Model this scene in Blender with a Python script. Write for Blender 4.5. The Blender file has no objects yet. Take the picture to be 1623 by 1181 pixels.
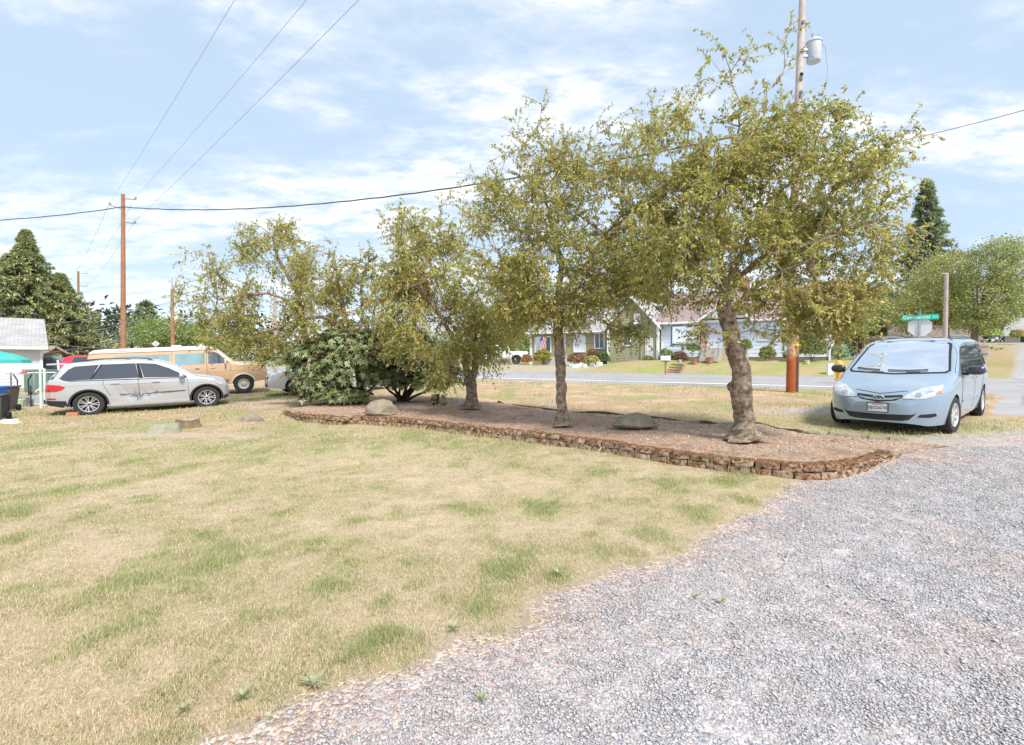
import bpy, bmesh, math, random
import numpy as np
from mathutils import Vector, Matrix
from mathutils.bvhtree import BVHTree
from mathutils.geometry import delaunay_2d_cdt

random.seed(7); rng = np.random.default_rng(11)
SC = bpy.context.scene; COL = SC.collection
# ------------------------------------------------------------------ camera
CAM_H = 1.55; PITCH = math.radians(1.61); F = 800.0; CX, CY = 811.5, 590.5
cd = bpy.data.cameras.new('camera'); cam = bpy.data.objects.new('camera', cd); COL.objects.link(cam)
cam.location = (0, 0, CAM_H); cam.rotation_euler = (math.pi/2 - PITCH, 0, 0)
cd.sensor_width = 36; cd.lens = 36*F/1623.0; cd.clip_end = 2000; cd.clip_start = 0.05
SC.camera = cam
# ------------------------------------------------------------------ sky and sun
SUN_EL = math.radians(50); SUN_AZ = math.radians(152)     # azimuth measured from +Y towards +X
w = bpy.data.worlds.new('World'); SC.world = w; w.use_nodes = True
nt = w.node_tree; nt.nodes.clear()
def N(nt, t, **k):
    n = nt.nodes.new(t)
    for a, b in k.items():
        if a.startswith('i_'):
            key = a[2:]; key = int(key) if key.isdigit() else key.replace('_', ' ')
            n.inputs[key].default_value = b
        else: setattr(n, a, b)
    return n
L = lambda nt, a, b: nt.links.new(a, b)
sky = N(nt, 'ShaderNodeTexSky', sky_type='NISHITA', sun_disc=False, sun_elevation=SUN_EL, sun_rotation=SUN_AZ,
        altitude=0.0, air_density=1.0, dust_density=1.0, ozone_density=1.5)
tc = N(nt, 'ShaderNodeTexCoord'); sep = N(nt, 'ShaderNodeSeparateXYZ'); L(nt, tc.outputs['Generated'], sep.inputs[0])
zc = N(nt, 'ShaderNodeMath', operation='MAXIMUM', i_1=0.0); L(nt, sep.outputs[2], zc.inputs[0])
za = N(nt, 'ShaderNodeMath', operation='ADD', i_1=0.22); L(nt, zc.outputs[0], za.inputs[0])
dx = N(nt, 'ShaderNodeMath', operation='DIVIDE'); L(nt, sep.outputs[0], dx.inputs[0]); L(nt, za.outputs[0], dx.inputs[1])
dy = N(nt, 'ShaderNodeMath', operation='DIVIDE'); L(nt, sep.outputs[1], dy.inputs[0]); L(nt, za.outputs[0], dy.inputs[1])
cb = N(nt, 'ShaderNodeCombineXYZ'); L(nt, dx.outputs[0], cb.inputs[0]); L(nt, dy.outputs[0], cb.inputs[1])
mp = N(nt, 'ShaderNodeMapping'); mp.inputs['Rotation'].default_value = (0, 0, math.radians(-24)); mp.inputs['Scale'].default_value = (0.95, 1.75, 1)
mp.inputs['Location'].default_value = (2.1, 0.7, 0)
L(nt, cb.outputs[0], mp.inputs[0])
n1 = N(nt, 'ShaderNodeTexNoise', i_Scale=1.15, i_Detail=9.0, i_Roughness=0.6, i_Distortion=0.25); L(nt, mp.outputs[0], n1.inputs['Vector'])
r1 = N(nt, 'ShaderNodeMapRange', i_From_Min=0.38, i_From_Max=0.64, i_To_Min=0.0, i_To_Max=1.0, interpolation_type='SMOOTHSTEP'); L(nt, n1.outputs['Fac'], r1.inputs[0])
n2 = N(nt, 'ShaderNodeTexNoise', i_Scale=7.0, i_Detail=6.0, i_Roughness=0.62, i_Distortion=0.1); L(nt, mp.outputs[0], n2.inputs['Vector'])
r2 = N(nt, 'ShaderNodeMapRange', i_From_Min=0.36, i_From_Max=0.66, i_To_Min=0.08, i_To_Max=1.0); L(nt, n2.outputs['Fac'], r2.inputs[0])
cm = N(nt, 'ShaderNodeMath', operation='MULTIPLY'); L(nt, r1.outputs[0], cm.inputs[0]); L(nt, r2.outputs[0], cm.inputs[1])
veil = N(nt, 'ShaderNodeMix', data_type='RGBA'); veil.inputs[0].default_value = 0.78
veil.inputs[7].default_value = (3.35, 4.2, 5.2, 1)
L(nt, sky.outputs[0], veil.inputs[6])
mx = N(nt, 'ShaderNodeMix', data_type='RGBA'); mx.inputs[7].default_value = (6.6, 6.5, 6.5, 1)
L(nt, cm.outputs[0], mx.inputs[0]); L(nt, veil.outputs[2], mx.inputs[6])
bg = N(nt, 'ShaderNodeBackground', i_Strength=0.12); L(nt, mx.outputs[2], bg.inputs[0])
wo = N(nt, 'ShaderNodeOutputWorld'); L(nt, bg.outputs[0], wo.inputs[0])
sd = bpy.data.lights.new('sun', 'SUN'); sun = bpy.data.objects.new('sun', sd); COL.objects.link(sun)
sd.energy = 3.0; sd.angle = math.radians(11.0); sd.color = (1.0, 0.95, 0.87)
sv = Vector((math.sin(SUN_AZ)*math.cos(SUN_EL), math.cos(SUN_AZ)*math.cos(SUN_EL), math.sin(SUN_EL)))
sun.rotation_euler = sv.to_track_quat('Z', 'Y').to_euler()
SC.view_settings.view_transform = 'Standard'; SC.view_settings.look = 'None'
SC.view_settings.exposure = 0.75; SC.view_settings.gamma = 1
SC.render.engine = 'CYCLES'
try:
    SC.cycles.max_bounces = 8; SC.cycles.transparent_max_bounces = 16
    SC.cycles.use_denoising = True
except Exception: pass

# ------------------------------------------------------------------ helpers
def R(u, v, Y):
    """the point on the sight line of photo pixel (u, v) at world depth Y"""
    a = (u-CX)/F; b = (CY-v)/F
    dy_ = math.cos(PITCH)+b*math.sin(PITCH); dz_ = b*math.cos(PITCH)-math.sin(PITCH)
    k = Y/dy_
    return Vector((a*k, Y, CAM_H+dz_*k))
RA = np.array([11.2, 17.8]); RD = np.array([-.8398, .5430]); RN = np.array([.5430, .8398])
def sstep(a, b, x):
    q = np.clip((x-a)/(b-a), 0, 1); return q*q*(3-2*q)
def ST(x, y):
    rx = x-RA[0]; ry = y-RA[1]
    return rx*RN[0]+ry*RN[1], rx*RD[0]+ry*RD[1]
def H(x, y):
    x = np.asarray(x, float); y = np.asarray(y, float)
    s, t = ST(x, y)
    q = np.clip((s+15)/15, 0, 1); near = .45*(q*.8+.2*q*q*(3-2*q))
    amp = .95+(.5-.95)*sstep(13, 18, t)
    f = sstep(15, 19.5, s)*amp
    g = np.clip(-(t+2)/8, 0, 1)
    up = 3.5*sstep(10, 85, s)
    far = (1-g)*f+g*up
    dip = -.09*sstep(-7, -11, x)*(s < 0)*np.clip(-s/4, 0, 1)
    b = .09*np.exp(-((x-5.7)**2+(y-7.5)**2)/1.2)
    return near+far+dip+b
def h(x, y): return float(H(x, y))
def P(u, v, dz=0):
    """ground point seen at photo pixel (u, v)"""
    z = 0
    for _ in range(12):
        a = (u-CX)/F; b = (CY-v)/F
        dy_ = math.cos(PITCH)+b*math.sin(PITCH); dz_ = b*math.cos(PITCH)-math.sin(PITCH)
        k = (z+dz-CAM_H)/dz_; x, y = a*k, dy_*k
        z = .5*z+.5*h(x, y)
    return Vector((x, y, z+dz))
def _hash(ix, iy, s):
    q = np.sin(ix*127.1+iy*311.7+s*74.7)*43758.5453
    return q-np.floor(q)
def vnoise(x, y, s=0):
    ix = np.floor(x); iy = np.floor(y); fx = x-ix; fy = y-iy
    fx = fx*fx*(3-2*fx); fy = fy*fy*(3-2*fy)
    return ((_hash(ix, iy, s)*(1-fx)+_hash(ix+1, iy, s)*fx)*(1-fy)+(_hash(ix, iy+1, s)*(1-fx)+_hash(ix+1, iy+1, s)*fx)*fy)
def fbm(x, y, s=0, o=4):
    r = 0; a = .5; tt = 0
    for k in range(o):
        r = r+a*vnoise(x*2**k+k*17.3, y*2**k-k*9.1, s+k); tt += a; a *= .5
    return r/tt

# materials
MATS = {}
def mat(name, col=(.5, .5, .5), rough=.7, metal=0, attr=None, nscale=0, namt=0, bump=0, bscale=None, spec=.5, coat=0, transl=0, col2=None, detail=6, emis=None):
    if name in MATS: return MATS[name]
    m = bpy.data.materials.new(name); m.use_nodes = True; nt = m.node_tree
    b = nt.nodes['Principled BSDF']; out = nt.nodes['Material Output']
    b.inputs['Roughness'].default_value = rough; b.inputs['Metallic'].default_value = metal
    b.inputs['Specular IOR Level'].default_value = spec
    b.inputs['Coat Weight'].default_value = coat; b.inputs['Coat Roughness'].default_value = .04
    src = None
    if attr:
        a = N(nt, 'ShaderNodeAttribute', attribute_name='col'); src = a.outputs['Color']
    tcn = N(nt, 'ShaderNodeTexCoord')
    if nscale:
        n = N(nt, 'ShaderNodeTexNoise', i_Scale=nscale, i_Detail=float(detail), i_Roughness=.6); L(nt, tcn.outputs['Object'], n.inputs['Vector'])
        mr = N(nt, 'ShaderNodeMapRange', i_From_Min=.3, i_From_Max=.7, i_To_Min=0., i_To_Max=1.); L(nt, n.outputs['Fac'], mr.inputs[0])
        if col2 is not None:
            mxx = N(nt, 'ShaderNodeMix', data_type='RGBA'); L(nt, mr.outputs[0], mxx.inputs[0])
            mxx.inputs[6].default_value = (*col, 1); mxx.inputs[7].default_value = (*col2, 1); src = mxx.outputs[2]
        else:
            mr.inputs['To Min'].default_value = 1-namt; mr.inputs['To Max'].default_value = 1+namt
            vm = N(nt, 'ShaderNodeVectorMath', operation='SCALE')
            if src: L(nt, src, vm.inputs[0])
            else: vm.inputs[0].default_value = col
            L(nt, mr.outputs[0], vm.inputs['Scale']); src = vm.outputs[0]
    if src: L(nt, src, b.inputs['Base Color'])
    else: b.inputs['Base Color'].default_value = (*col, 1)
    if bump:
        n = N(nt, 'ShaderNodeTexNoise', i_Scale=bscale or nscale or 20, i_Detail=6., i_Roughness=.65); L(nt, tcn.outputs['Object'], n.inputs['Vector'])
        bp = N(nt, 'ShaderNodeBump', i_Strength=1.0, i_Distance=bump); L(nt, n.outputs['Fac'], bp.inputs['Height']); L(nt, bp.outputs[0], b.inputs['Normal'])
    if transl:
        tr = N(nt, 'ShaderNodeBsdfTranslucent'); ms = N(nt, 'ShaderNodeMixShader', i_0=transl)
        if src: L(nt, src, tr.inputs[0])
        else: tr.inputs[0].default_value = (*col, 1)
        L(nt, b.outputs[0], ms.inputs[1]); L(nt, tr.outputs[0], ms.inputs[2]); L(nt, ms.outputs[0], out.inputs['Surface'])
    if emis:
        b.inputs['Emission Color'].default_value = (*emis[:3], 1); b.inputs['Emission Strength'].default_value = emis[3]
    MATS[name] = m; return m

def link(name, me, m=None, parent=None):
    o = bpy.data.objects.new(name, me); COL.objects.link(o)
    if m is not None: me.materials.append(m)
    if parent is not None: o.parent = parent
    return o
def mk(name, V, Fc, m=None, parent=None, cols=None, smooth=False, matrix=None):
    """numpy mesh: V (n,3), Fc (m,k) with one k; cols one colour per vertex or per face"""
    V = np.asarray(V, np.float32); Fc = np.asarray(Fc, np.int32)
    me = bpy.data.meshes.new(name); me.vertices.add(len(V)); me.vertices.foreach_set('co', V.ravel())
    k = Fc.shape[1]; n = len(Fc)
    me.loops.add(n*k); me.loops.foreach_set('vertex_index', Fc.ravel())
    me.polygons.add(n); me.polygons.foreach_set('loop_start', np.arange(0, n*k, k, dtype=np.int32))
    me.polygons.foreach_set('loop_total', np.full(n, k, np.int32))
    if smooth: me.polygons.foreach_set('use_smooth', np.ones(n, bool))
    me.update(calc_edges=True)
    if cols is not None:
        cols = np.asarray(cols, np.float32)
        a = me.color_attributes.new('col', 'FLOAT_COLOR', 'POINT')
        if len(cols) != len(V): cols = np.repeat(cols, len(V)//len(cols), axis=0)
        c4 = np.ones((len(V), 4), np.float32); c4[:, :3] = cols; a.data.foreach_set('color', c4.ravel())
    return link(name, me, m, parent)
class MB:
    """collects polygons of any size"""
    def __init__(s): s.v = []; s.f = []
    def add(s, vs, fs):
        o = len(s.v); s.v += [tuple(q) for q in vs]; s.f += [tuple(i+o for i in q) for q in fs]; return s
    def box(s, a, b, M=None, bev=0):
        x0, y0, z0 = a; x1, y1, z1 = b
        vs = [(x0,y0,z0),(x1,y0,z0),(x1,y1,z0),(x0,y1,z0),(x0,y0,z1),(x1,y0,z1),(x1,y1,z1),(x0,y1,z1)]
        if M is not None: vs = [M @ Vector(q) for q in vs]
        return s.add(vs, [(0,3,2,1),(4,5,6,7),(0,1,5,4),(1,2,6,5),(2,3,7,6),(3,0,4,7)])
    def tube(s, pts, rad, n=8, cap=True):
        pts = [Vector(p) for p in pts]
        if not hasattr(rad, '__len__'): rad = [rad]*len(pts)
        up = Vector((0, 0, 1)); prev = None; rings = []
        for i, p in enumerate(pts):
            d = (pts[min(i+1, len(pts)-1)]-pts[max(i-1, 0)]).normalized()
            if prev is None:
                x = d.cross(up) if abs(d.dot(up)) < .9 else d.cross(Vector((1, 0, 0)))
                x.normalize()
            else: x = (prev-d*prev.dot(d)).normalized()
            y = d.cross(x); prev = x
            rings.append([p+(x*math.cos(2*math.pi*k/n)+y*math.sin(2*math.pi*k/n))*rad[i] for k in range(n)])
        vs = [q for r in rings for q in r]; fs = []
        for i in range(len(pts)-1):
            for k in range(n):
                a = i*n+k; b = i*n+(k+1) % n; fs.append((a, b, b+n, a+n))
        if cap: fs.append(tuple(range(n-1, -1, -1))); fs.append(tuple(range((len(pts)-1)*n, len(pts)*n)))
        return s.add(vs, fs)
    def lathe(s, prof, n=24, M=None, cap=True):
        """prof (r, z) revolved round z"""
        vs = []; fs = []
        for r, z in prof:
            for k in range(n):
                q = Vector((r*math.cos(2*math.pi*k/n), r*math.sin(2*math.pi*k/n), z)); vs.append(M @ q if M is not None else q)
        for i in range(len(prof)-1):
            for k in range(n):
                a = i*n+k; b = i*n+(k+1) % n; fs.append((a, b, b+n, a+n))
        if cap and prof[0][0] > 1e-6: fs.append(tuple(range(n-1, -1, -1)))
        if cap and prof[-1][0] > 1e-6: fs.append(tuple(range((len(prof)-1)*n, len(prof)*n)))
        return s.add(vs, fs)
    def prism(s, poly, axis_pts, M=None):
        """poly list of (a,b) extruded: axis_pts = function(a,b,k) for k 0/1"""
        n = len(poly); vs = [axis_pts(a, b, 0) for a, b in poly]+[axis_pts(a, b, 1) for a, b in poly]
        fs = [tuple(range(n-1, -1, -1)), tuple(range(n, 2*n))]+[(i, (i+1) % n, n+(i+1) % n, n+i) for i in range(n)]
        if M is not None: vs = [M @ Vector(q) for q in vs]
        return s.add(vs, fs)
    def build(s, name, m=None, parent=None, smooth=None, bevel=0):
        me = bpy.data.meshes.new(name); me.from_pydata(s.v, [], s.f)
        bm = bmesh.new(); bm.from_mesh(me)
        if bevel:
            es = [e for e in bm.edges if len(e.link_faces) == 2 and e.calc_face_angle(0) > .6]
            bmesh.ops.bevel(bm, geom=es, offset=bevel, segments=2, affect='EDGES', profile=.6, clamp_overlap=True)
        bmesh.ops.recalc_face_normals(bm, faces=bm.faces); bm.to_mesh(me); bm.free()
        if smooth is not None:
            me.shade_smooth(); me.set_sharp_from_angle(angle=math.radians(smooth))
        return link(name, me, m, parent)
def thing(name, label, cat, loc=(0, 0, 0), rotz=0, group=None):
    o = bpy.data.objects.new(name, None); COL.objects.link(o); o.empty_display_size = .2
    o.location = loc; o.rotation_euler = (0, 0, rotz); tag(o, label, cat, group); return o
def tag(o, label, cat, group=None):
    o['label'] = label; o['category'] = cat
    if group: o['group'] = group
    return o
def struct(o, kind='structure'): o['kind'] = kind; return o
def copy_tree(o, parent=None):
    c = o.copy(); COL.objects.link(c); c.parent = parent
    if parent is not None: c.matrix_parent_inverse = o.matrix_parent_inverse
    for ch in list(o.children): copy_tree(ch, c)
    return c
def text_mesh(name, s, size, m, parent, M, depth=.002, bold=False):
    cu = bpy.data.curves.new('t', 'FONT'); cu.body = s; cu.size = size; cu.align_x = 'CENTER'; cu.align_y = 'CENTER'; cu.extrude = depth
    if bold: cu.offset = size*.012
    o = bpy.data.objects.new('t', cu); COL.objects.link(o)
    dg = bpy.context.evaluated_depsgraph_get(); me = bpy.data.meshes.new_from_object(o.evaluated_get(dg))
    bpy.data.objects.remove(o); me.transform(M); me.name = name; me.materials.clear()
    return link(name, me, m, parent)
def inpoly(x, y, poly):
    r = np.zeros(np.shape(x), bool); n = len(poly)
    for i in range(n):
        x0, y0 = poly[i]; x1, y1 = poly[(i+1) % n]
        if y0 == y1: continue
        c = ((y0 > y) != (y1 > y)) & (x < (x1-x0)*(y-y0)/(y1-y0)+x0); r ^= c
    return r
def dline(x, y, pl, closed=False):
    d = np.full(np.shape(x), 1e9); n = len(pl)
    for i in range(n if closed else n-1):
        x0, y0 = pl[i]; x1, y1 = pl[(i+1) % n]; ex, ey = x1-x0, y1-y0; q = ex*ex+ey*ey+1e-12
        tt = np.clip(((x-x0)*ex+(y-y0)*ey)/q, 0, 1); d = np.minimum(d, np.hypot(x-x0-tt*ex, y-y0-tt*ey))
    return d
def smooth_line(pts, n=2):
    pts = [np.array(p, float) for p in pts]
    for _ in range(n):
        q = [pts[0]]
        for a, b in zip(pts[:-1], pts[1:]): q += [a*.75+b*.25, a*.25+b*.75]
        q.append(pts[-1]); pts = q
    return pts

# ------------------------------------------------------------------ ground regions
XY = lambda p: (p[0], p[1])
lawn_edge = [XY(P(u, v)) for u, v in [(60,1290),(300,1177),(385,1137),(477,1114),(559,1085),(655,1052),(700,1026),(762,1000),(825,970),(891,933),(1000,891),(1081,863),(1140,832),(1228,788),(1255,764)]]
lawn_edge = [XY(p) for p in smooth_line(lawn_edge, 1)]
wall_px = [(448,657),(474,668),(507,671),(552,672),(604,674),(659,678.5),(714,686),(759,692),(839,701),(947,716),(1016,728),(1085,739),(1145,747),(1214,754),(1257,760),(1290,761.5),(1318,759.5),(1352,753),(1378,743.5),(1419,726)]
wall_line = [XY(P(u, v)) for u, v in wall_px]
wall_line = [XY(p) for p in smooth_line(wall_line, 2)]
back_px = [(1419,726),(1500,704),(1450,698),(1428,697),(1398,694),(1364,691),(1333,688),(1294,687),(1233,678),(1199,668),(1156,671),(1111,669),(1071,665),(1036,661),(990,656),(908,652),(867,648),(808,640),(789,637),(745,634),(690,631),(600,630),(520,634),(455,648)]
back_line = [XY(P(u, v, .05)) for u, v in back_px]
bed_poly = wall_line+back_line[1:]
grav_poly = lawn_edge+[XY(P(1257,760))]+[XY(P(u, v)) for u, v in [(1290,761),(1318,759),(1352,753),(1378,743),(1419,726),(1440,708),(1500,703),(1560,695)]]+[(13.5, 9.6), (40, 4), (40, -40), (-20, -40), (-6, -3)]
SE = np.array([.712, .702]); SP = np.array(XY(P(1573, 656)))       # side street: left edge point and direction
SNn = np.array([.702, -.712])
def side_c(x, y):
    rx = x-SP[0]; ry = y-SP[1]; return rx*SNn[0]+ry*SNn[1], rx*SE[0]+ry*SE[1]
def axis(segs, lo, hi):
    r = []
    for a, b, st in segs: r += list(np.arange(a, b-1e-6, st))
    r.append(segs[-1][1]); st = segs[-1][2]; q = r[-1]
    while q < hi: st *= 1.25; q += st; r.append(q)
    q = r[0]; st = segs[0][2]; fr = []
    while q > lo: st *= 1.25; q -= st; fr.append(q)
    return np.array(fr[::-1]+r)
gx = axis([(-30,-14,.5),(-14,13.6,.085),(13.6,45,.5)], -900, 900); gy = axis([(1.2,14,.085),(14,30,.2),(30,60,.5)], -60, 1100)
GX, GY = np.meshgrid(gx, gy); gshape = GX.shape
GXf, GYf = GX.ravel(), GY.ravel(); GZ = H(GXf, GYf)
s_, t_ = ST(GXf, GYf)
e1 = fbm(GXf*3.1, GYf*3.1, 3)-.5; e2 = fbm(GXf*.7, GYf*.7, 5)-.5; e3 = fbm(GXf*9, GYf*9, 8, 3)-.5
GREEN_PX = [(515,930,60),(175,768,45),(295,741,28),(855,806,45),(730,803,40),(560,826,28),(800,905,45),(960,878,40),(1150,764,32),(1105,815,55),(1190,795,30),
            (345,893,38),(35,850,35),(25,808,30),(235,915,38),(140,815,30),(410,717,20),(470,785,18),(325,850,25),(370,885,22),(660,688,40),(600,1020,60),(760,965,45),(880,915,35),(540,700,30),(1020,905,25),(705,695,30),
            (250,755,25),(440,690,30),(60,705,50),(950,745,35),(1060,765,30),(330,800,22),(500,860,20),(90,780,30),(200,735,30)]
GP = []
for u, v, r in GREEN_PX:
    p = P(u, v); GP.append((p.x, p.y, r*p.y/F*.7, r*p.y/F*.9))
def green(x, y):
    g = np.clip((fbm(x*.9+3, y*.8, 21)-.52)*2.0, 0, .3)+np.clip((fbm(x*2.6, y*2.2, 31)-.55)*2.6, 0, .35)+np.clip((fbm(x*6, y*5, 37)-.58)*4, 0, .4)+.18*sstep(6, 10.5, y)
    wob = .55+.9*fbm(x*5, y*5, 41)
    for a, b, rx, ry in GP: g = g+.74*wob*np.exp(-((x-a)/rx)**2-((y-b)/ry)**2)
    return np.clip(g, 0, 1)
TAN = np.array([.53, .43, .30]); TAN2 = np.array([.42, .36, .21]); GRN = np.array([.28, .29, .12])
GRAV = np.array([.43, .405, .405]); DUST = np.array([.48, .37, .31]); BED = np.array([.44, .305, .225]); DRY = np.array([.44, .315, .205])
ROAD = np.array([.36, .35, .355])
def mixc(a, b, k): return a*(1-k[:, None])+b*k[:, None]
def shape_masks(x, y):
    e = fbm(x*3.1, y*3.1, 3)-.5
    ig = inpoly(x, y, grav_poly); dg = dline(x, y, lawn_edge); sg = np.where(ig, dg, -dg)+e*.35
    ib = inpoly(x, y, bed_poly)
    return sg, ib
sg, ib = shape_masks(GXf, GYf)
gr = green(GXf, GYf)
n_big = fbm(GXf*.35, GYf*.35, 51)
base_lawn = mixc(np.tile(TAN, (len(GXf), 1)), TAN2, np.clip((fbm(GXf*1.7, GYf*1.7, 61)-.35)*2, 0, 1)); base_lawn = mixc(base_lawn, GRN, gr*.85)
dryv = mixc(np.tile(DRY, (len(GXf), 1)), DRY*np.array([1.22, 1.25, 1.3]), np.clip((fbm(GXf*1.3, GYf*1.6, 73, 5)-.52)*6, 0, 1)); dryv = mixc(dryv, GRN*1.05, np.clip((fbm(GXf*.9, GYf*1.1, 71, 5)-.5)*5+.25*sstep(-6, -10, s_), 0, .85))
GT = fbm((GXf*.712+GYf*.702)*.25, (GXf*.702-GYf*.712)*1.3, 83)
gravc = mixc(np.tile(GRAV, (len(GXf), 1)), DUST*.95, np.clip((fbm(GXf*1.1, GYf*1.1, 81)-.56)*4, 0, .5))
gravc = mixc(gravc, DUST*.98, np.clip(1-sg/1.15, 0, 1)*.9*sstep(12, 5, GYf))
# regions: 0 yard lawn, 1 gravel, 3 verge and far land, 4 road, 5 side street
far_side = s_ > 15
sa, sb = side_c(GXf, GYf)
is_road = (s_ > 0) & (s_ < 15)
is_side = (sa > 0) & (sa < 9.5) & (sb > 0) & ~is_road
ig = inpoly(GXf, GYf, grav_poly)
verge_k = np.clip(sstep(9.5, 12.5, GYf+e2*2), 0, 1)
gravc = gravc*(1+.22*(GT[:, None]-.5))
col = mixc(base_lawn, dryv, verge_k)
col = mixc(col, gravc, np.where(GYf < 9, sstep(-.12, .22, sg), np.where(ig, 1., 0.)))
eb = [XY(P(u, v)) for u, v in [(1425,722),(1440,708),(1500,703),(1560,695)]]+[(13.5, 9.6), (40, 4)]
dge = dline(GXf, GYf, eb); kb = np.clip(1-dge/.75, 0, 1)*(s_ < -.2)*(~inpoly(GXf, GYf, bed_poly)); kb = np.clip(kb*1.5*fbm(GXf*4, GYf*4, 87, 5)*1.3, 0, 1)
col = mixc(col, np.where(ig[:, None], DUST*.92, GRAV*.95), kb*.85)
p = P(1500, 718); col = mixc(col, DUST*.9, np.where(ig & ~inpoly(GXf, GYf, bed_poly), .85*np.exp(-((GXf-p.x+.5)/1.5)**2-((GYf-p.y)/.8)**2)*np.clip(.4+1.2*fbm(GXf*2.2, GYf*2.2, 85), 0, 1), 0))
# gravel between the van and the verge, bare soil under the vehicles
p = P(1270, 655); col = mixc(col, GRAV*1.02, .85*np.exp(-((GXf-p.x-.6)/1.7)**2-((GYf-p.y-.4)/.55)**2))
for uu, vv, rx, ry in [(130,672,1.2,.5),(400,640,2.2,1.6),(300,690,2.6,.35),(220,690,1.6,.3)]:
    p = P(uu, vv); col = mixc(col, DUST*1.05, .8*np.exp(-((GXf-p.x)/rx)**2-((GYf-p.y)/ry)**2))
# far side
bank = mixc(np.tile(np.array([.31, .32, .12]), (len(GXf), 1)), DRY*.98, np.clip((fbm(GXf*.6, GYf*1.1, 91, 5)-.48)*5, 0, .75))
bank = mixc(bank, np.array([.42, .36, .27]), sstep(15.5, 18, t_)*sstep(28, 20, s_)*.8)
bank = mixc(bank, DRY*.9, sstep(-3, -7, t_)*np.clip(.55+.9*(fbm(GXf*.4, GYf*.4, 95)-.5), 0, 1)); bank = mixc(bank, np.array([.20, .22, .09]), sstep(60, 90, s_))
col = np.where(far_side[:, None], bank, col)
col = np.where(is_road[:, None], ROAD*(1+.06*e2[:, None]), col); col = np.where(is_side[:, None], ROAD*1.05*(1+.08*e2[:, None]), col)
col = col*(1+.22*e3[:, None])*(1+.12*(n_big[:, None]-.5))
# bumps
GZ = GZ+np.where((s_ < 0), .03*(e1)+.02*e3*.5, 0)
ny, nx = gshape
idx = np.arange(ny*nx).reshape(gshape)
quads = np.stack([idx[:-1, :-1], idx[:-1, 1:], idx[1:, 1:], idx[1:, :-1]], -1).reshape(-1, 4)
def cellmask(m): return m.reshape(gshape)[:-1, :-1].ravel()
reg = np.zeros(len(GXf), int); reg[(verge_k > .5)] = 3; reg[far_side] = 3
reg[np.where(GYf < 9, sg > .05, ig)] = 1; reg[far_side] = 3
reg[is_road] = 4; reg[is_side] = 5
cr = cellmask(reg)

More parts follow.
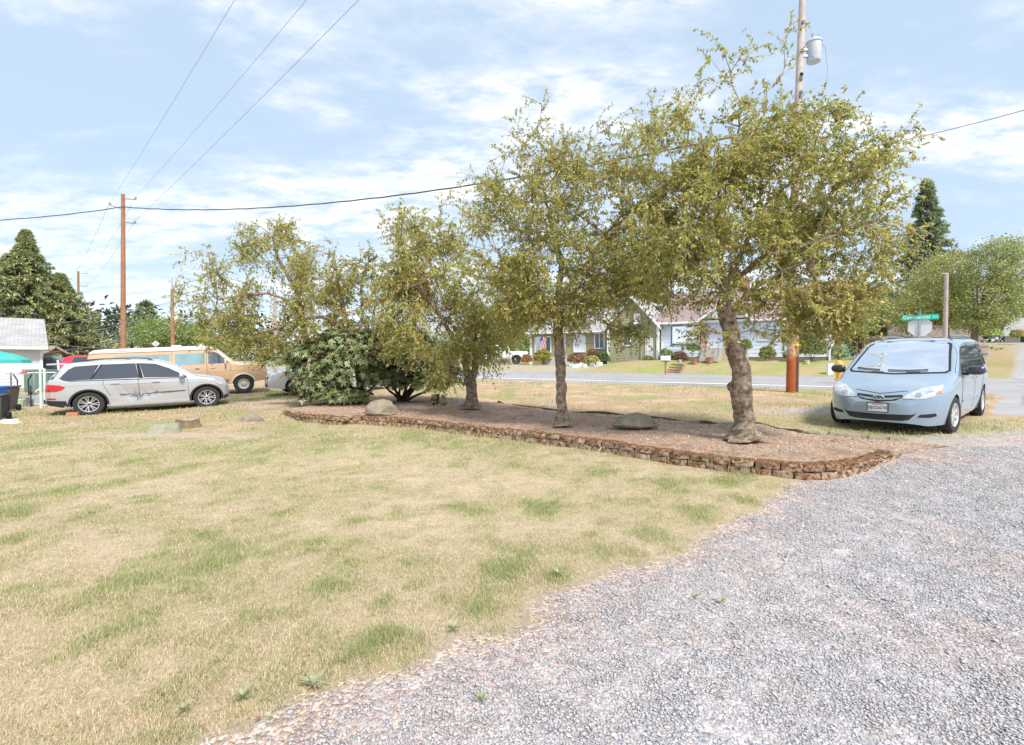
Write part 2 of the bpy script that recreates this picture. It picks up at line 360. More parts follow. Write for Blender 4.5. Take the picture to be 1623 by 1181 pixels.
def ground_mat(name, kind):
    m = bpy.data.materials.new(name); m.use_nodes = True; nt = m.node_tree; b = nt.nodes['Principled BSDF']
    b.inputs['Roughness'].default_value = .95; b.inputs['Specular IOR Level'].default_value = .15
    a = N(nt, 'ShaderNodeAttribute', attribute_name='col'); tcn = N(nt, 'ShaderNodeTexCoord'); ob = tcn.outputs['Object']
    cur = a.outputs['Color']
    def scale(fac, lo, hi, src):
        mr = N(nt, 'ShaderNodeMapRange', i_From_Min=.25, i_From_Max=.75, i_To_Min=lo, i_To_Max=hi); L(nt, fac, mr.inputs[0])
        v = N(nt, 'ShaderNodeVectorMath', operation='SCALE'); L(nt, src, v.inputs[0]); L(nt, mr.outputs[0], v.inputs['Scale']); return v.outputs[0]
    hgt = None
    if kind == 'gravel':
        v1 = N(nt, 'ShaderNodeTexVoronoi', i_Scale=48.0); L(nt, ob, v1.inputs['Vector'])
        sp = N(nt, 'ShaderNodeSeparateColor'); L(nt, v1.outputs['Color'], sp.inputs[0]); cur = scale(sp.outputs[0], .70, 1.28, cur)
        v2 = N(nt, 'ShaderNodeTexVoronoi', i_Scale=120.0); L(nt, ob, v2.inputs['Vector'])
        sp2 = N(nt, 'ShaderNodeSeparateColor'); L(nt, v2.outputs['Color'], sp2.inputs[0]); cur = scale(sp2.outputs[1], .85, 1.15, cur)
        n = N(nt, 'ShaderNodeTexNoise', i_Scale=2.3, i_Detail=5.); L(nt, ob, n.inputs['Vector']); cur = scale(n.outputs['Fac'], .9, 1.1, cur)
        # bluish and warm stones
        hm = N(nt, 'ShaderNodeMix', data_type='RGBA', blend_type='MULTIPLY', i_0=1.0); L(nt, cur, hm.inputs[6])
        cr_ = N(nt, 'ShaderNodeValToRGB'); L(nt, sp.outputs[2], cr_.inputs[0])
        cr_.color_ramp.elements[0].color = (.90, .97, 1.12, 1); cr_.color_ramp.elements[1].color = (1.12, 1.0, .92, 1); L(nt, cr_.outputs[0], hm.inputs[7]); cur = hm.outputs[2]
        inv = N(nt, 'ShaderNodeMath', operation='MULTIPLY', i_1=-1.0); L(nt, v1.outputs['Distance'], inv.inputs[0]); hgt = (inv.outputs[0], .012)
    elif kind == 'asphalt':
        n = N(nt, 'ShaderNodeTexNoise', i_Scale=60., i_Detail=4.); L(nt, ob, n.inputs['Vector']); cur = scale(n.outputs['Fac'], .86, 1.14, cur)
        mpp = N(nt, 'ShaderNodeMapping'); mpp.inputs['Rotation'].default_value = (0, 0, math.radians(32.9)); mpp.inputs['Scale'].default_value = (.06, .7, 1); L(nt, ob, mpp.inputs[0])
        n = N(nt, 'ShaderNodeTexNoise', i_Scale=1.5, i_Detail=4.); L(nt, mpp.outputs[0], n.inputs['Vector']); cur = scale(n.outputs['Fac'], .86, 1.1, cur)
        # tar-sealed cracks
        vv = N(nt, 'ShaderNodeTexVoronoi', feature='DISTANCE_TO_EDGE', i_Scale=.22); L(nt, ob, vv.inputs['Vector'])
        ck = N(nt, 'ShaderNodeMapRange', i_From_Min=.004, i_From_Max=.012, i_To_Min=.72, i_To_Max=1.); L(nt, vv.outputs['Distance'], ck.inputs[0])
        v = N(nt, 'ShaderNodeVectorMath', operation='SCALE'); L(nt, cur, v.inputs[0]); L(nt, ck.outputs[0], v.inputs['Scale']); cur = v.outputs[0]
        hgt = (n.outputs['Fac'], .004)
    else:
        mpp = N(nt, 'ShaderNodeMapping'); mpp.inputs['Scale'].default_value = (1, .55, 1); L(nt, ob, mpp.inputs[0])
        n = N(nt, 'ShaderNodeTexNoise', i_Scale=(90. if kind == 'bed' else 55.), i_Detail=6., i_Roughness=.7); L(nt, mpp.outputs[0], n.inputs['Vector']); cur = scale(n.outputs['Fac'], .62, 1.35, cur)
        n3 = N(nt, 'ShaderNodeTexNoise', i_Scale=9., i_Detail=6., i_Roughness=.65); L(nt, ob, n3.inputs['Vector']); cur = scale(n3.outputs['Fac'], .82, 1.18, cur)
        hgt = (n.outputs['Fac'], .02)
    L(nt, cur, b.inputs['Base Color'])
    bp = N(nt, 'ShaderNodeBump', i_Strength=1.0, i_Distance=hgt[1]); L(nt, hgt[0], bp.inputs['Height']); L(nt, bp.outputs[0], b.inputs['Normal'])
    return m
M_lawn = ground_mat('lawn_soil', 'lawn'); M_grav = ground_mat('gravel_stone', 'gravel'); M_asph = ground_mat('asphalt', 'asphalt'); M_bed = ground_mat('bark_soil', 'bed')
GV = np.stack([GXf, GYf, GZ], -1)
def submesh(name, mask, m, V=None, C=None):
    V = GV if V is None else V; C = col if C is None else C
    q = quads[mask]; used = np.unique(q); mapi = np.zeros(len(GXf), int); mapi[used] = np.arange(len(used))
    return struct(mk(name, V[used], mapi[q], m, None, C[used], smooth=True))
submesh('lawn', cr == 0, M_lawn); submesh('gravel_driveway', cr == 1, M_grav); submesh('ground', cr == 3, M_lawn)
submesh('road', cr == 4, M_asph); submesh('side_street', cr == 5, M_asph)
# planting bed: its own sheet, held up by the block wall
ibm = ib
HBz = np.maximum(.178, GZ+.012); db = dline(GXf, GYf, wall_line); dbk = dline(GXf, GYf, back_line)
HBz = np.where(dbk < .5, GZ+.01+(HBz-GZ-.01)*sstep(0, .5, dbk), HBz)+.035*(fbm(GXf*1.6, GYf*1.6, 99)-.5)*sstep(0, .6, db)
VB = np.stack([GXf, GYf, HBz], -1)
bc = mixc(np.tile(BED, (len(GXf), 1)), np.array([.47, .365, .28]), np.clip((fbm(GXf*1.3, GYf*1.3, 101)-.4)*2.2+.5*sstep(3.6, 5.2, GXf), 0, .9))
bc = mixc(bc, np.array([.27, .17, .125]), np.clip((fbm(GXf*2.9, GYf*2.9, 105)-.55)*3, 0, .6))
bc = bc*(1+.3*e3[:, None])
submesh('planting_bed', cellmask(ibm), M_bed, VB, bc)
def HB(x, y):
    return max(.178, h(x, y)+.012)
def road_strip(name, s0, s1, t0, t1, m, n=60, dz=.006):
    V = []
    for k in range(n+1):
        tt = t0+(t1-t0)*k/n
        for ss in (s0, s1):
            q = RA+RN*ss+RD*tt; V.append((q[0], q[1], h(*q)+dz))
    Fc = [(2*k, 2*k+1, 2*k+3, 2*k+2) for k in range(n)]
    return struct(mk(name, V, Fc, m))
M_paint = mat('road_paint', (.88, .88, .88), .6, nscale=8, namt=.12)
road_strip('road_line', 1.7, 2.15, -4, 140, M_paint, dz=.012); road_strip('road_line', 13.5, 13.7, 8, 140, mat('road_paint_worn', (.5, .5, .49), .7, nscale=6, namt=.2))
M_yel = mat('road_paint_yellow', (.50, .43, .27), .7, nscale=5, namt=.25)
road_strip('road_centre_line', 7.6, 7.7, 2, 140, M_yel); road_strip('road_centre_line', 7.85, 7.95, 2, 140, M_yel)
# chips of bark on the bed (uncountable litter)
nb = 26000
cx_ = rng.uniform(-7, 7.5, nb*3); cy_ = rng.uniform(6, 16.5, nb*3)
kk = inpoly(cx_, cy_, bed_poly) & (rng.random(nb*3) < np.clip(90/(cy_**2), 0, 1)); cx_, cy_ = cx_[kk], cy_[kk]
def scatter_quads(x, y, z, size, asp, tilt, cols, name, m, lift=0, kind='stuff'):
    n = len(x); a = rng.uniform(0, 2*np.pi, n); d = np.stack([np.cos(a), np.sin(a), rng.normal(0, tilt, n)], -1); s2 = np.stack([-np.sin(a), np.cos(a), rng.normal(0, tilt, n)], -1)
    p = np.stack([x, y, z+lift], -1); d = d*size[:, None]; s2 = s2*(size*asp)[:, None]
    V = np.stack([p-d, p-s2*.9, p+d, p+s2], 1).reshape(-1, 3); Fc = np.arange(4*n).reshape(-1, 4)
    o = mk(name, V, Fc, m, None, np.repeat(cols, 4, axis=0)); o['kind'] = kind; return o
from numpy import interp
def bedz(x, y):
    hb = np.maximum(.178, H(x, y)+.03*(fbm(x*3.1, y*3.1, 3)-.5)+.012)
    dk = dline(x, y, back_line); g0 = H(x, y)
    return np.where(dk < .5, g0+.01+(hb-g0-.01)*sstep(0, .5, dk), hb)+.035*(fbm(x*1.6, y*1.6, 99)-.5)*sstep(0, .6, dline(x, y, wall_line))
nn = len(cx_); sz = rng.uniform(.006, .016, nn)*(1+cy_*.04)
pal = np.array([[.54,.37,.27],[.38,.25,.18],[.64,.49,.38],[.26,.16,.115],[.78,.66,.56]])
cc = pal[rng.choice(5, nn, p=[.38,.27,.18,.12,.05])]*rng.uniform(.8, 1.2, (nn, 1))
M_chip = mat('bark_chip', rough=.9, attr=1, spec=.2)
scatter_quads(cx_, cy_, bedz(cx_, cy_), sz, .45, .35, cc, 'bark_mulch', M_chip, .006)

# gravel stones near the camera
ns = 400000
sx = rng.uniform(-4.5, 8.5, ns*2); sy = 1.6+6.4*rng.random(ns*2)**1.35
sgn, _ = shape_masks(sx, sy)
dusty = .6*np.clip((fbm(sx*1.1, sy*1.1, 81)-.56)*5, 0, 1)+.8*np.exp(-((sx-5.7)/1.5)**2-((sy-7.2)/.9)**2)
inside_v = np.abs(sx) < sy*1.05+.4
kk = (sgn+rng.normal(0, .07, ns*2) > .06) & inside_v & (rng.random(ns*2) > dusty*.75) & (rng.random(ns*2) < np.clip(sgn/.5, .25, 1)) & ~inpoly(sx, sy, bed_poly) & inpoly(sx, sy, [(-6,1),( -4.5,1.2),(9,1.2),(9,8.2),(4.8,8.2)]+lawn_edge[::-1])
kk &= dline(sx, sy, wall_line) > .08
sx, sy = sx[kk][:260000], sy[kk][:260000]; n = len(sx)
octv = np.array([[1,0,0],[0,1,0],[-1,0,0],[0,-1,0],[0,0,1],[0,0,-1]], float); octf = np.array([[0,1,4],[1,2,4],[2,3,4],[3,0,4],[1,0,5],[2,1,5],[3,2,5],[0,3,5]])
r = rng.lognormal(math.log(.0052), .36, n).clip(.0028, .016)*(1+.06*(sy-2))
a = rng.uniform(0, 2*np.pi, n); ca, sa_ = np.cos(a), np.sin(a)
vv = octv[None]*np.stack([r*rng.uniform(.9,1.5,n), r*rng.uniform(.6,1.1,n), r*rng.uniform(.3,.6,n)], -1)[:, None, :]+rng.normal(0, .22, (n, 6, 3))*r[:, None, None]
V = np.stack([vv[...,0]*ca[:,None]-vv[...,1]*sa_[:,None]+sx[:,None], vv[...,0]*sa_[:,None]+vv[...,1]*ca[:,None]+sy[:,None], vv[...,2]+(H(sx, sy)+.03*(fbm(sx*3.1, sy*3.1, 3)-.5)+r*.25)[:,None]], -1)
pal = np.array([[.475,.46,.475],[.43,.425,.445],[.52,.51,.525],[.49,.45,.43],[.36,.355,.37],[.58,.565,.57],[.50,.43,.38]])
pal = pal*.62+np.array([.485, .47, .475])*.38
cs = pal[rng.choice(7, n, p=[.30,.20,.19,.14,.05,.07,.05])]*rng.uniform(.85, 1.15, (n, 1))*.93
o = mk('gravel', V.reshape(-1, 3), (octf[None]+6*np.arange(n)[:, None, None]).reshape(-1, 3), mat('stone_chip', rough=.85, attr=1, spec=.25), None, np.repeat(cs, 6, axis=0)); o['kind'] = 'stuff'

# grass blades
def blades(name, x, y, z, gm, base_len, d, m):
    n = len(x); a = rng.uniform(0, 2*np.pi, n)
    ln = (base_len*(.5+.9*rng.random(n))*(1+.8*gm)); lean = np.where(rng.random(n) < .25+.35*gm, rng.uniform(.2, .8, n), rng.uniform(.9, 1.42, n))
    wd = np.maximum(.0016+.0022*rng.random(n), d*.00062)
    dirh = np.stack([np.cos(a), np.sin(a)], -1); side = np.stack([-np.sin(a), np.cos(a), np.zeros(n)], -1)
    p0 = np.stack([x, y, z], -1)
    e1_ = np.concatenate([dirh*np.sin(lean*.6)[:, None], np.cos(lean*.6)[:, None]], 1)*(ln*.55)[:, None]
    e2_ = np.concatenate([dirh*np.sin(lean)[:, None], np.cos(lean)[:, None]], 1)*(ln*.5)[:, None]
    V = np.stack([p0-side*wd[:, None]*.5, p0+side*wd[:, None]*.5, p0+e1_+side*wd[:, None]*.4, p0+e1_+e2_, p0+e1_-side*wd[:, None]*.4], 1)
    f1 = np.array([[0, 1, 2], [0, 2, 4], [4, 2, 3]])
    isg = rng.random(n) < gm*.9+.05
    tanp = np.array([[.70,.575,.40],[.62,.505,.33],[.55,.45,.28],[.76,.665,.50]]); grp = np.array([[.32,.37,.15],[.40,.43,.19],[.48,.47,.24]])
    c = np.where(isg[:, None], grp[rng.integers(0, 3, n)], tanp[rng.choice(4, n, p=[.36,.32,.20,.12])])*rng.uniform(.85, 1.15, (n, 1))
    o = mk(name, V.reshape(-1, 3), (f1[None]+5*np.arange(n)[:, None, None]).reshape(-1, 3), m, None, np.repeat(c, 5, axis=0)); o['kind'] = 'stuff'; return o
M_blade = mat('grass_blade', rough=.7, attr=1, transl=.3, spec=.2)
nb = 900000
gy_ = 1.7*np.exp(rng.random(nb)*math.log(13.5/1.7)); gx_ = rng.uniform(-1.08, .75, nb)*gy_
sgn, ibn = shape_masks(gx_, gy_)
gm = green(gx_, gy_)
keep = (sgn+rng.normal(0, .06, nb) < .0) & ~ibn & (rng.random(nb) < .42+.5*gm) & ~((gy_ > 11) & (gx_ > -4))
# keep grass off the bare strip round the stump
for uu, vv_, rx, ry in [(300,690,2.4,.30),(220,690,1.4,.26)]:
    p = P(uu, vv_); keep &= rng.random(nb) > .9*np.exp(-((gx_-p.x)/rx)**2-((gy_-p.y)/ry)**2)
gx_, gy_, gm = gx_[keep], gy_[keep], gm[keep]
blades('lawn_grass', gx_, gy_, H(gx_, gy_)+.03*(fbm(gx_*3.1, gy_*3.1, 3)-.5)-.003, gm, .023, gy_, M_blade)
# stray grass on verge, round the vehicles and along the wall foot
nv = 170000
vy = 6+18*rng.random(nv)**1.2; vx = rng.uniform(-1.05, 1.05, nv)*vy
sv_, tv_ = ST(vx, vy); _, ibv = shape_masks(vx, vy); iv = inpoly(vx, vy, grav_poly)
gv = np.clip((fbm(vx*.8, vy*.8, 71)-.5)*3.5+.15, 0, .85)
for uu, vv_, rx, ry in [(1400,690,1.6,.5),(1340,672,.8,.5),(430,632,1.0,.5),(230,655,2.2,.35),(1530,680,.6,.7)]:
    p = P(uu, vv_); gv = np.clip(gv+1.0*np.exp(-((vx-p.x)/rx)**2-((vy-p.y)/ry)**2), 0, 1)
sav, sbv = side_c(vx, vy)
keep = (sv_ < -.1) & ~ibv & (~iv | ((dline(vx, vy, eb) < .45) & (rng.random(nv) < .12))) & (vy > 7.2) & ((vy > 9) | (vx > 5)) & ((dline(vx, vy, eb) > .5) | (rng.random(nv) < .35)) & (rng.random(nv) < .25+.75*gv) & ((vy > 12.5) | (vx > -4)) & ~((sav > -.1) & (sbv > 0))
vx, vy, gv = vx[keep], vy[keep], gv[keep]
blades('verge_grass', vx, vy, H(vx, vy)-.003, gv, .045, vy*1.25, M_blade)
nt_ = 2600; k0 = rng.integers(0, len(wall_line)-1, nt_); q0 = np.array(wall_line)[k0]; q1 = np.array(wall_line)[k0+1]; qq = q0+(q1-q0)*rng.random((nt_, 1))+rng.normal(0, .05, (nt_, 2))-np.array([0, .08])
kk = (qq[:, 0] < 3.2) & (fbm(qq[:, 0]*2, qq[:, 1]*2, 7) > .45); qq = qq[kk]
blades('wall_foot_grass', qq[:, 0], qq[:, 1], H(qq[:, 0], qq[:, 1]), np.full(len(qq), .7), .06, qq[:, 1], M_blade)

# ------------------------------------------------------------------ block retaining wall
def wall_mesh():
    pl = np.array(wall_line); seg = np.hypot(*np.diff(pl, axis=0).T); cum = np.concatenate([[0], np.cumsum(seg)]); tot = cum[-1]
    V = []; Q = []; C = []
    def at(q):
        return np.array([np.interp(q, cum, pl[:, 0]), np.interp(q, cum, pl[:, 1])])
    g = 5
    for course in range(2):
        q = -.11*course
        while q < tot-.02:
            ln = rng.uniform(.24, .31); a, b = max(q, 0), min(q+ln, tot); q += ln+.006
            if b-a < .06: continue
            mid = at((a+b)/2); d = at(b)-at(a); d /= np.linalg.norm(d)+1e-9; nrm = np.array([d[1], -d[0]])      # outward
            if np.dot(nrm, mid-np.array([0., 10.5])) < 0: nrm = -nrm
            hx = (b-a)/2; dep = .18; HT = .19; fade = 1-.55*sstep(tot-1.7, tot, (a+b)/2)-.45*sstep(2.6, .0, (a+b)/2)
            zg = h(*mid); h0 = (-.03 if course == 0 else .092*fade); h1 = (.088*fade if course == 0 else .182*fade+rng.uniform(-.005, .008))
            if course == 1 and fade < .5 and rng.random() < .3: continue
            jit = rng.uniform(-.012, .012); back = .02*course+jit; tw = rng.normal(0, .03)
            # rounded block: superellipsoid grid of a box, 3 subdivisions a side
            u = np.linspace(-1, 1, g); base = len(V)
            pts = {}
            def vid(i, j, k):
                if (i, j, k) in pts: return pts[(i, j, k)]
                x, y, z = u[i], u[j], u[k]
                e = 1-.038*((abs(x) > .99)*(abs(y) > .99)+(abs(x) > .99)*(abs(z) > .99)+(abs(y) > .99)*(abs(z) > .99))
                lx = x*hx*e*.985; ly = y*dep/2*e; lz = h0+(h1-h0)*(z*e*.5+.5)
                if j == 0: ly -= rng.uniform(-.004, .014)+.012*(1-x*x)
                lz += rng.normal(0, .007)
                ly += rng.normal(0, .007); lx += tw*ly
                w_ = mid+d*lx-nrm*(ly+dep/2+back)
                V.append((w_[0], w_[1], zg+lz)); mo = fbm(np.array(w_[0]*6+lz*9), np.array(w_[1]*6-lz*7), 13)
                top = max(0, z)**2*.5+course*.16
                k_ = .35*float(np.clip((mo-.47+top*.40+bt)*7, 0, 1)); cb_ = np.array([.46, .36, .28])*blk
                cm_ = np.array([.20, .085, .035]) if mo2 < .75 else np.array([.25, .19, .06])
                C.append(cb_*(1-k_)+cm_*k_*(.7+.6*rng.random())); pts[(i, j, k)] = len(V)-1; return len(V)-1
            blk = rng.uniform(.75, 1.15); bt = rng.uniform(-.1, .1); mo2 = rng.random()
            n1 = g-1
            for i in range(n1):
                for j in range(n1):
                    for f in ((lambda p, r: (p, r, 0)), (lambda p, r: (p, r, n1)), (lambda p, r: (p, 0, r)), (lambda p, r: (p, n1, r)), (lambda p, r: (0, p, r)), (lambda p, r: (n1, p, r))):
                        Q.append([vid(*f(i, j)), vid(*f(i+1, j)), vid(*f(i+1, j+1)), vid(*f(i, j+1))])
    return V, Q, C
V, Q, C = wall_mesh()
M_block = mat('wall_block', rough=.95, attr=1, nscale=45, namt=.28, bump=.010, bscale=45, spec=.15)
def moss_mix(m):
    nt = m.node_tree; b = nt.nodes['Principled BSDF']; src = b.inputs['Base Color'].links[0].from_socket; tcn = N(nt, 'ShaderNodeTexCoord')
    n = N(nt, 'ShaderNodeTexNoise', i_Scale=13., i_Detail=8., i_Roughness=.7); L(nt, tcn.outputs['Object'], n.inputs['Vector']); g = N(nt, 'ShaderNodeNewGeometry'); sp = N(nt, 'ShaderNodeSeparateXYZ'); L(nt, g.outputs['Normal'], sp.inputs[0])
    ma = N(nt, 'ShaderNodeMath', operation='MULTIPLY_ADD', i_1=.10); L(nt, sp.outputs[2], ma.inputs[0]); L(nt, n.outputs['Fac'], ma.inputs[2]); mr = N(nt, 'ShaderNodeMapRange', i_From_Min=.485, i_From_Max=.56); L(nt, ma.outputs[0], mr.inputs[0])
    n2 = N(nt, 'ShaderNodeTexNoise', i_Scale=30., i_Detail=5.); L(nt, tcn.outputs['Object'], n2.inputs['Vector']); cr = N(nt, 'ShaderNodeValToRGB'); L(nt, n2.outputs['Fac'], cr.inputs[0]); cr.color_ramp.elements[0].position = .35; cr.color_ramp.elements[0].color = (.075, .035, .018, 1); cr.color_ramp.elements[1].position = .65; cr.color_ramp.elements[1].color = (.27, .13, .055, 1)
    mx_ = N(nt, 'ShaderNodeMix', data_type='RGBA'); L(nt, mr.outputs[0], mx_.inputs[0]); L(nt, src, mx_.inputs[6]); L(nt, cr.outputs[0], mx_.inputs[7]); L(nt, mx_.outputs[2], b.inputs['Base Color'])
moss_mix(M_block)
o = mk('retaining_wall', V, Q, M_block, None, C, smooth=False)
bm = bmesh.new(); bm.from_mesh(o.data); bmesh.ops.recalc_face_normals(bm, faces=bm.faces); bm.to_mesh(o.data); bm.free(); o.data.shade_smooth(); o.data.set_sharp_from_angle(angle=math.radians(50))
tag(o, 'low curved retaining wall of rust-mossed concrete blocks along the lawn edge', 'wall')

# rocks
def rock(name, label, cat, u, v, w_, d_, hh, seed, m, rot=0, flat=1.0, dz=0, cuts=13, top=.42, tilt=.12, pos=None):
    rr = np.random.default_rng(seed); bm = bmesh.new(); bmesh.ops.create_icosphere(bm, subdivisions=4, radius=1)
    planes = []
    for k in range(cuts):
        n_ = rr.normal(size=3); n_[2] = abs(n_[2])*.8; n_ /= np.linalg.norm(n_); planes.append((Vector(n_), rr.uniform(.5, .85)))
    planes += [(Vector((rr.normal()*tilt, rr.normal()*tilt, 1)).normalized(), top), (Vector((rr.normal()*.3, -.5, .8)).normalized(), .55)]
    for vt in bm.verts:
        for n_, dd in planes:
            q = vt.co.dot(n_)
            if q > dd: vt.co -= n_*(q-dd)*.93
        nz = float(fbm(np.array(vt.co.x*2.3+seed), np.array(vt.co.y*2.3+vt.co.z*3), seed, 3))-.5
        vt.co *= 1+.22*nz; vt.co.z = vt.co.z*flat
    zs = [vt.co.z for vt in bm.verts]; zt = max(zs)
    for vt in bm.verts: vt.co = Vector((vt.co.x*w_/1.7, vt.co.y*d_/1.7, vt.co.z*hh/zt if vt.co.z > 0 else vt.co.z*.1))
    me = bpy.data.meshes.new(name); bm.to_mesh(me); bm.free(); me.shade_smooth(); me.set_sharp_from_angle(angle=math.radians(9))
    o = link(name, me, m); p = P(u, v, dz) if pos is None else Vector(pos); o.location = (p.x, p.y+d_*.3, p.z-.01); o.rotation_euler.z = rot
    return tag(o, label, cat)
M_rk1 = mat('rock_tan', (.36, .31, .24), .95, nscale=6, col2=(.22, .18, .13), bump=.05, bscale=14)
M_rk2 = mat('rock_grey', (.36, .31, .25), .9, nscale=5, col2=(.19, .155, .12), bump=.05, bscale=12)
M_rk3 = mat('rock_green_grey', (.34, .34, .24), .95, nscale=7, col2=(.25, .24, .17), bump=.015, bscale=25)
M_rk4 = mat('rock_pale', (.60, .60, .58), .8, nscale=9, col2=(.42, .42, .40), bump=.01)
rock('boulder', 'tan humped boulder on the bark bed in front of the rhododendrons', 'rock', 602, 653, .72, .5, .31, 3, M_rk1, .3, dz=.2, top=.58, tilt=.3)
rock('boulder', 'low wide grey-brown boulder on the bed between the two front tree trunks', 'rock', 1012, 672, .88, .5, .22, 14, M_rk2, .15, dz=.2, top=.62, tilt=.35)
rock('boulder', 'angular brown boulder beside the left end of the block wall', 'rock', 396, 669, .78, .5, .25, 21, M_rk2, -.2, tilt=.3, top=.5)
rock('stone_slab', 'pale greenish flat stone slab beside the cut stump', 'rock', 258, 687, .75, .5, .20, 33, M_rk3, .25)
rock('stone', 'small dark stone behind the rhododendron on the far bed edge', 'rock', 690, 636, .34, .25, .22, 41, mat('rock_dark', (.03, .03, .032), .8, nscale=8, namt=.3), .5, dz=.15)
rock('stone', 'tan stone next to the small dark one on the far bed edge', 'rock', 703, 636, .26, .22, .20, 44, M_rk1, 1.5, dz=.15)
rock('stone', 'small whitish stone at the foot of the forked tree', 'rock', 733, 638, .24, .2, .13, 47, M_rk4, .9, dz=.18)
# edging stones
for k, (u, v, ww) in enumerate([(1290,689,.30),(1333,691,.42),(1364,694,.40),(1396,697,.46),(1425,699,.34),(1158,674,.34),(1110,671,.26)]):
    o = rock('edging_stone', 'x', 'stone', u, v, ww, .26, .07, 60+k, M_rk1 if k % 2 else M_rk2, .1*k)
    o['label'] = ['flat stone at the left of the row before the minivan', 'wide flat edging stone, second of the row before the minivan', 'grey flat edging stone, middle of the row before the minivan', 'flat tan stone fourth in the row before the minivan',
                  'last edging stone of the row, nearest the gravel drive', 'flat stone in the bed edge just left of the gnarled trunk', 'small flat stone in the bed edge farther left of the gnarled trunk'][k]
    o['group'] = 'flat edging stones behind the bed'
# roots / worn soil lip along the back of the bed
lip = smooth_line([XY(P(u, v, .03)) for u, v in [(789,637),(808,640),(867,648),(908,652),(990,656),(1036,661),(1071,665),(1111,669),(1156,671),(1199,668),(1233,678),(1280,685)]], 2)
m_ = MB(); pts = [Vector((q[0], q[1]+.03*math.sin(k*1.7), h(*q)+.012+.02*math.sin(k*.9))) for k, q in enumerate(lip)]
m_.tube(pts, [.028+.014*math.sin(k*1.3) for k in range(len(pts))], 6)
tag(m_.build('bed_edging', mat('rotten_edging', (.14, .085, .05), .95, nscale=14, namt=.35, bump=.02), None, 60), 'dark rotten edging strip along the back of the planting bed', 'edging')
# meter lid
m_ = MB(); p = P(873, 643); m_.box((-.30, -.2, -.02), (.30, .2, .035)); o = m_.build('meter_lid', mat('concrete_pale', (.5, .48, .42), .9, nscale=12, namt=.12), None, None, .008); o.location = (p.x, p.y, p.z); o.rotation_euler.z = -.3
m2 = MB(); m2.box((-.20, -.12, .036), (.20, .12, .045)); m2.build('lid', mat('lid_grey', (.34, .34, .32), .8), o, None, .003)
tag(o, 'rectangular pale concrete meter cover in the grass behind the bed', 'meter cover')
# stump
p = P(293, 679); m_ = MB(); prof = []
n = 28; vs = []; fs = []
for k, (rr_, z) in enumerate([(.40, -.03), (.33, .04), (.29, .12), (.275, .2), (.27, .235)]):
    for i in range(n):
        a = 2*math.pi*i/n; r_ = rr_*(1+.10*math.sin(5*a+.4)*(1-k*.12)+.05*math.sin(11*a)); vs.append((r_*math.cos(a), r_*math.sin(a), z+(.02*math.sin(a*2) if k == 4 else 0)))
for k in range(4):
    for i in range(n): fs.append((k*n+i, k*n+(i+1) % n, (k+1)*n+(i+1) % n, (k+1)*n+i))
STS = .8; st = thing('tree_stump', 'old cut tree stump with grey sawn top in the lawn', 'stump', (p.x, p.y+.1, p.z)); st.scale = (.8, .8, .85)
m_.add(vs, fs); m_.build('bark', mat('stump_bark', (.30, .22, .13), .95, nscale=12, col2=(.16, .11, .07), bump=.04, bscale=16), st, 50)
m_ = MB(); m_.add([vs[4*n+i] for i in range(n)]+[(0, 0, .235)], [(i, (i+1) % n, n) for i in range(n)]); m_.build('cut_face', mat('cut_wood', (.42, .37, .31), .9, nscale=20, col2=(.28, .23, .18), bump=.01), st)

# ------------------------------------------------------------------ houses
def hframe(name, label, P0, P1, z, cat='house'):
    """empty whose x axis runs from P0 to P1 (left to right seen from the road), y away from the viewer"""
    d = Vector((P1[0]-P0[0], P1[1]-P0[1], 0)); return thing(name, label, cat, (P0[0], P0[1], z), math.atan2(d.y, d.x)), d.length
def lap(mb, p0, a, nrm, x0, x1, z0, z1, lo=None, hi=None, e=.18, out=.022):
    """lap siding on a wall plane: p0 origin, a along, nrm outward; lo/hi clip the run at height z (gables)"""
    p0 = Vector(p0); a = Vector(a); nrm = Vector(nrm); z = z0
    while z < z1-1e-6:
        zt = min(z+e, z1); A0, A1 = (lo(z) if lo else x0), (hi(z) if hi else x1); B0, B1 = (lo(zt) if lo else x0), (hi(zt) if hi else x1)
        if A1-A0 > .02:
            b0 = p0+a*A0+Vector((0, 0, z)); b1 = p0+a*A1+Vector((0, 0, z)); t0 = p0+a*B0+Vector((0, 0, zt)); t1 = p0+a*max(B1, B0+.001)+Vector((0, 0, zt))
            mb.add([b0+nrm*out, b1+nrm*out, t1+nrm*.002, t0+nrm*.002], [(0, 1, 2, 3)]); mb.add([b0, b1, b1+nrm*out, b0+nrm*out], [(0, 1, 2, 3)])
        z = zt
def window(parent, x0, x1, z0, z1, p0=(0, 0, 0), a=(1, 0, 0), nrm=(0, -1, 0), fr=.09, mf=None, mp=None, mull=(), curtain=None, label=None, proud=.07):
    p0 = Vector(p0); a = Vector(a); nrm = Vector(nrm); M = Matrix.Identity(4)
    for i, c in enumerate((a, nrm, Vector((0, 0, 1)))):
        for j in range(3): M[j][i] = c[j]
    M.translation = p0
    m_ = MB(); m_.box((x0-fr, 0, z0-fr), (x0, proud, z1+fr), M); m_.box((x1, 0, z0-fr), (x1+fr, proud, z1+fr), M); m_.box((x0, 0, z1), (x1, proud, z1+fr), M); m_.box((x0, 0, z0-fr), (x1, proud+.02, z0), M)
    for q in mull: m_.box((q-.03, .03, z0), (q+.03, proud-.01, z1), M)
    f = m_.build('window', mf, parent)
    m_ = MB(); m_.box((x0+.001, .026, z0+.001), (x1-.001, .036, z1-.001), M); m_.build('pane', mp, f)
    if curtain:
        m_ = MB(); m_.box((curtain[0], .037, z0+.02), (curtain[1], .039, z1-.02), M); m_.build('curtain', curtain[2], f)
    if label: f['label'] = label
    return f
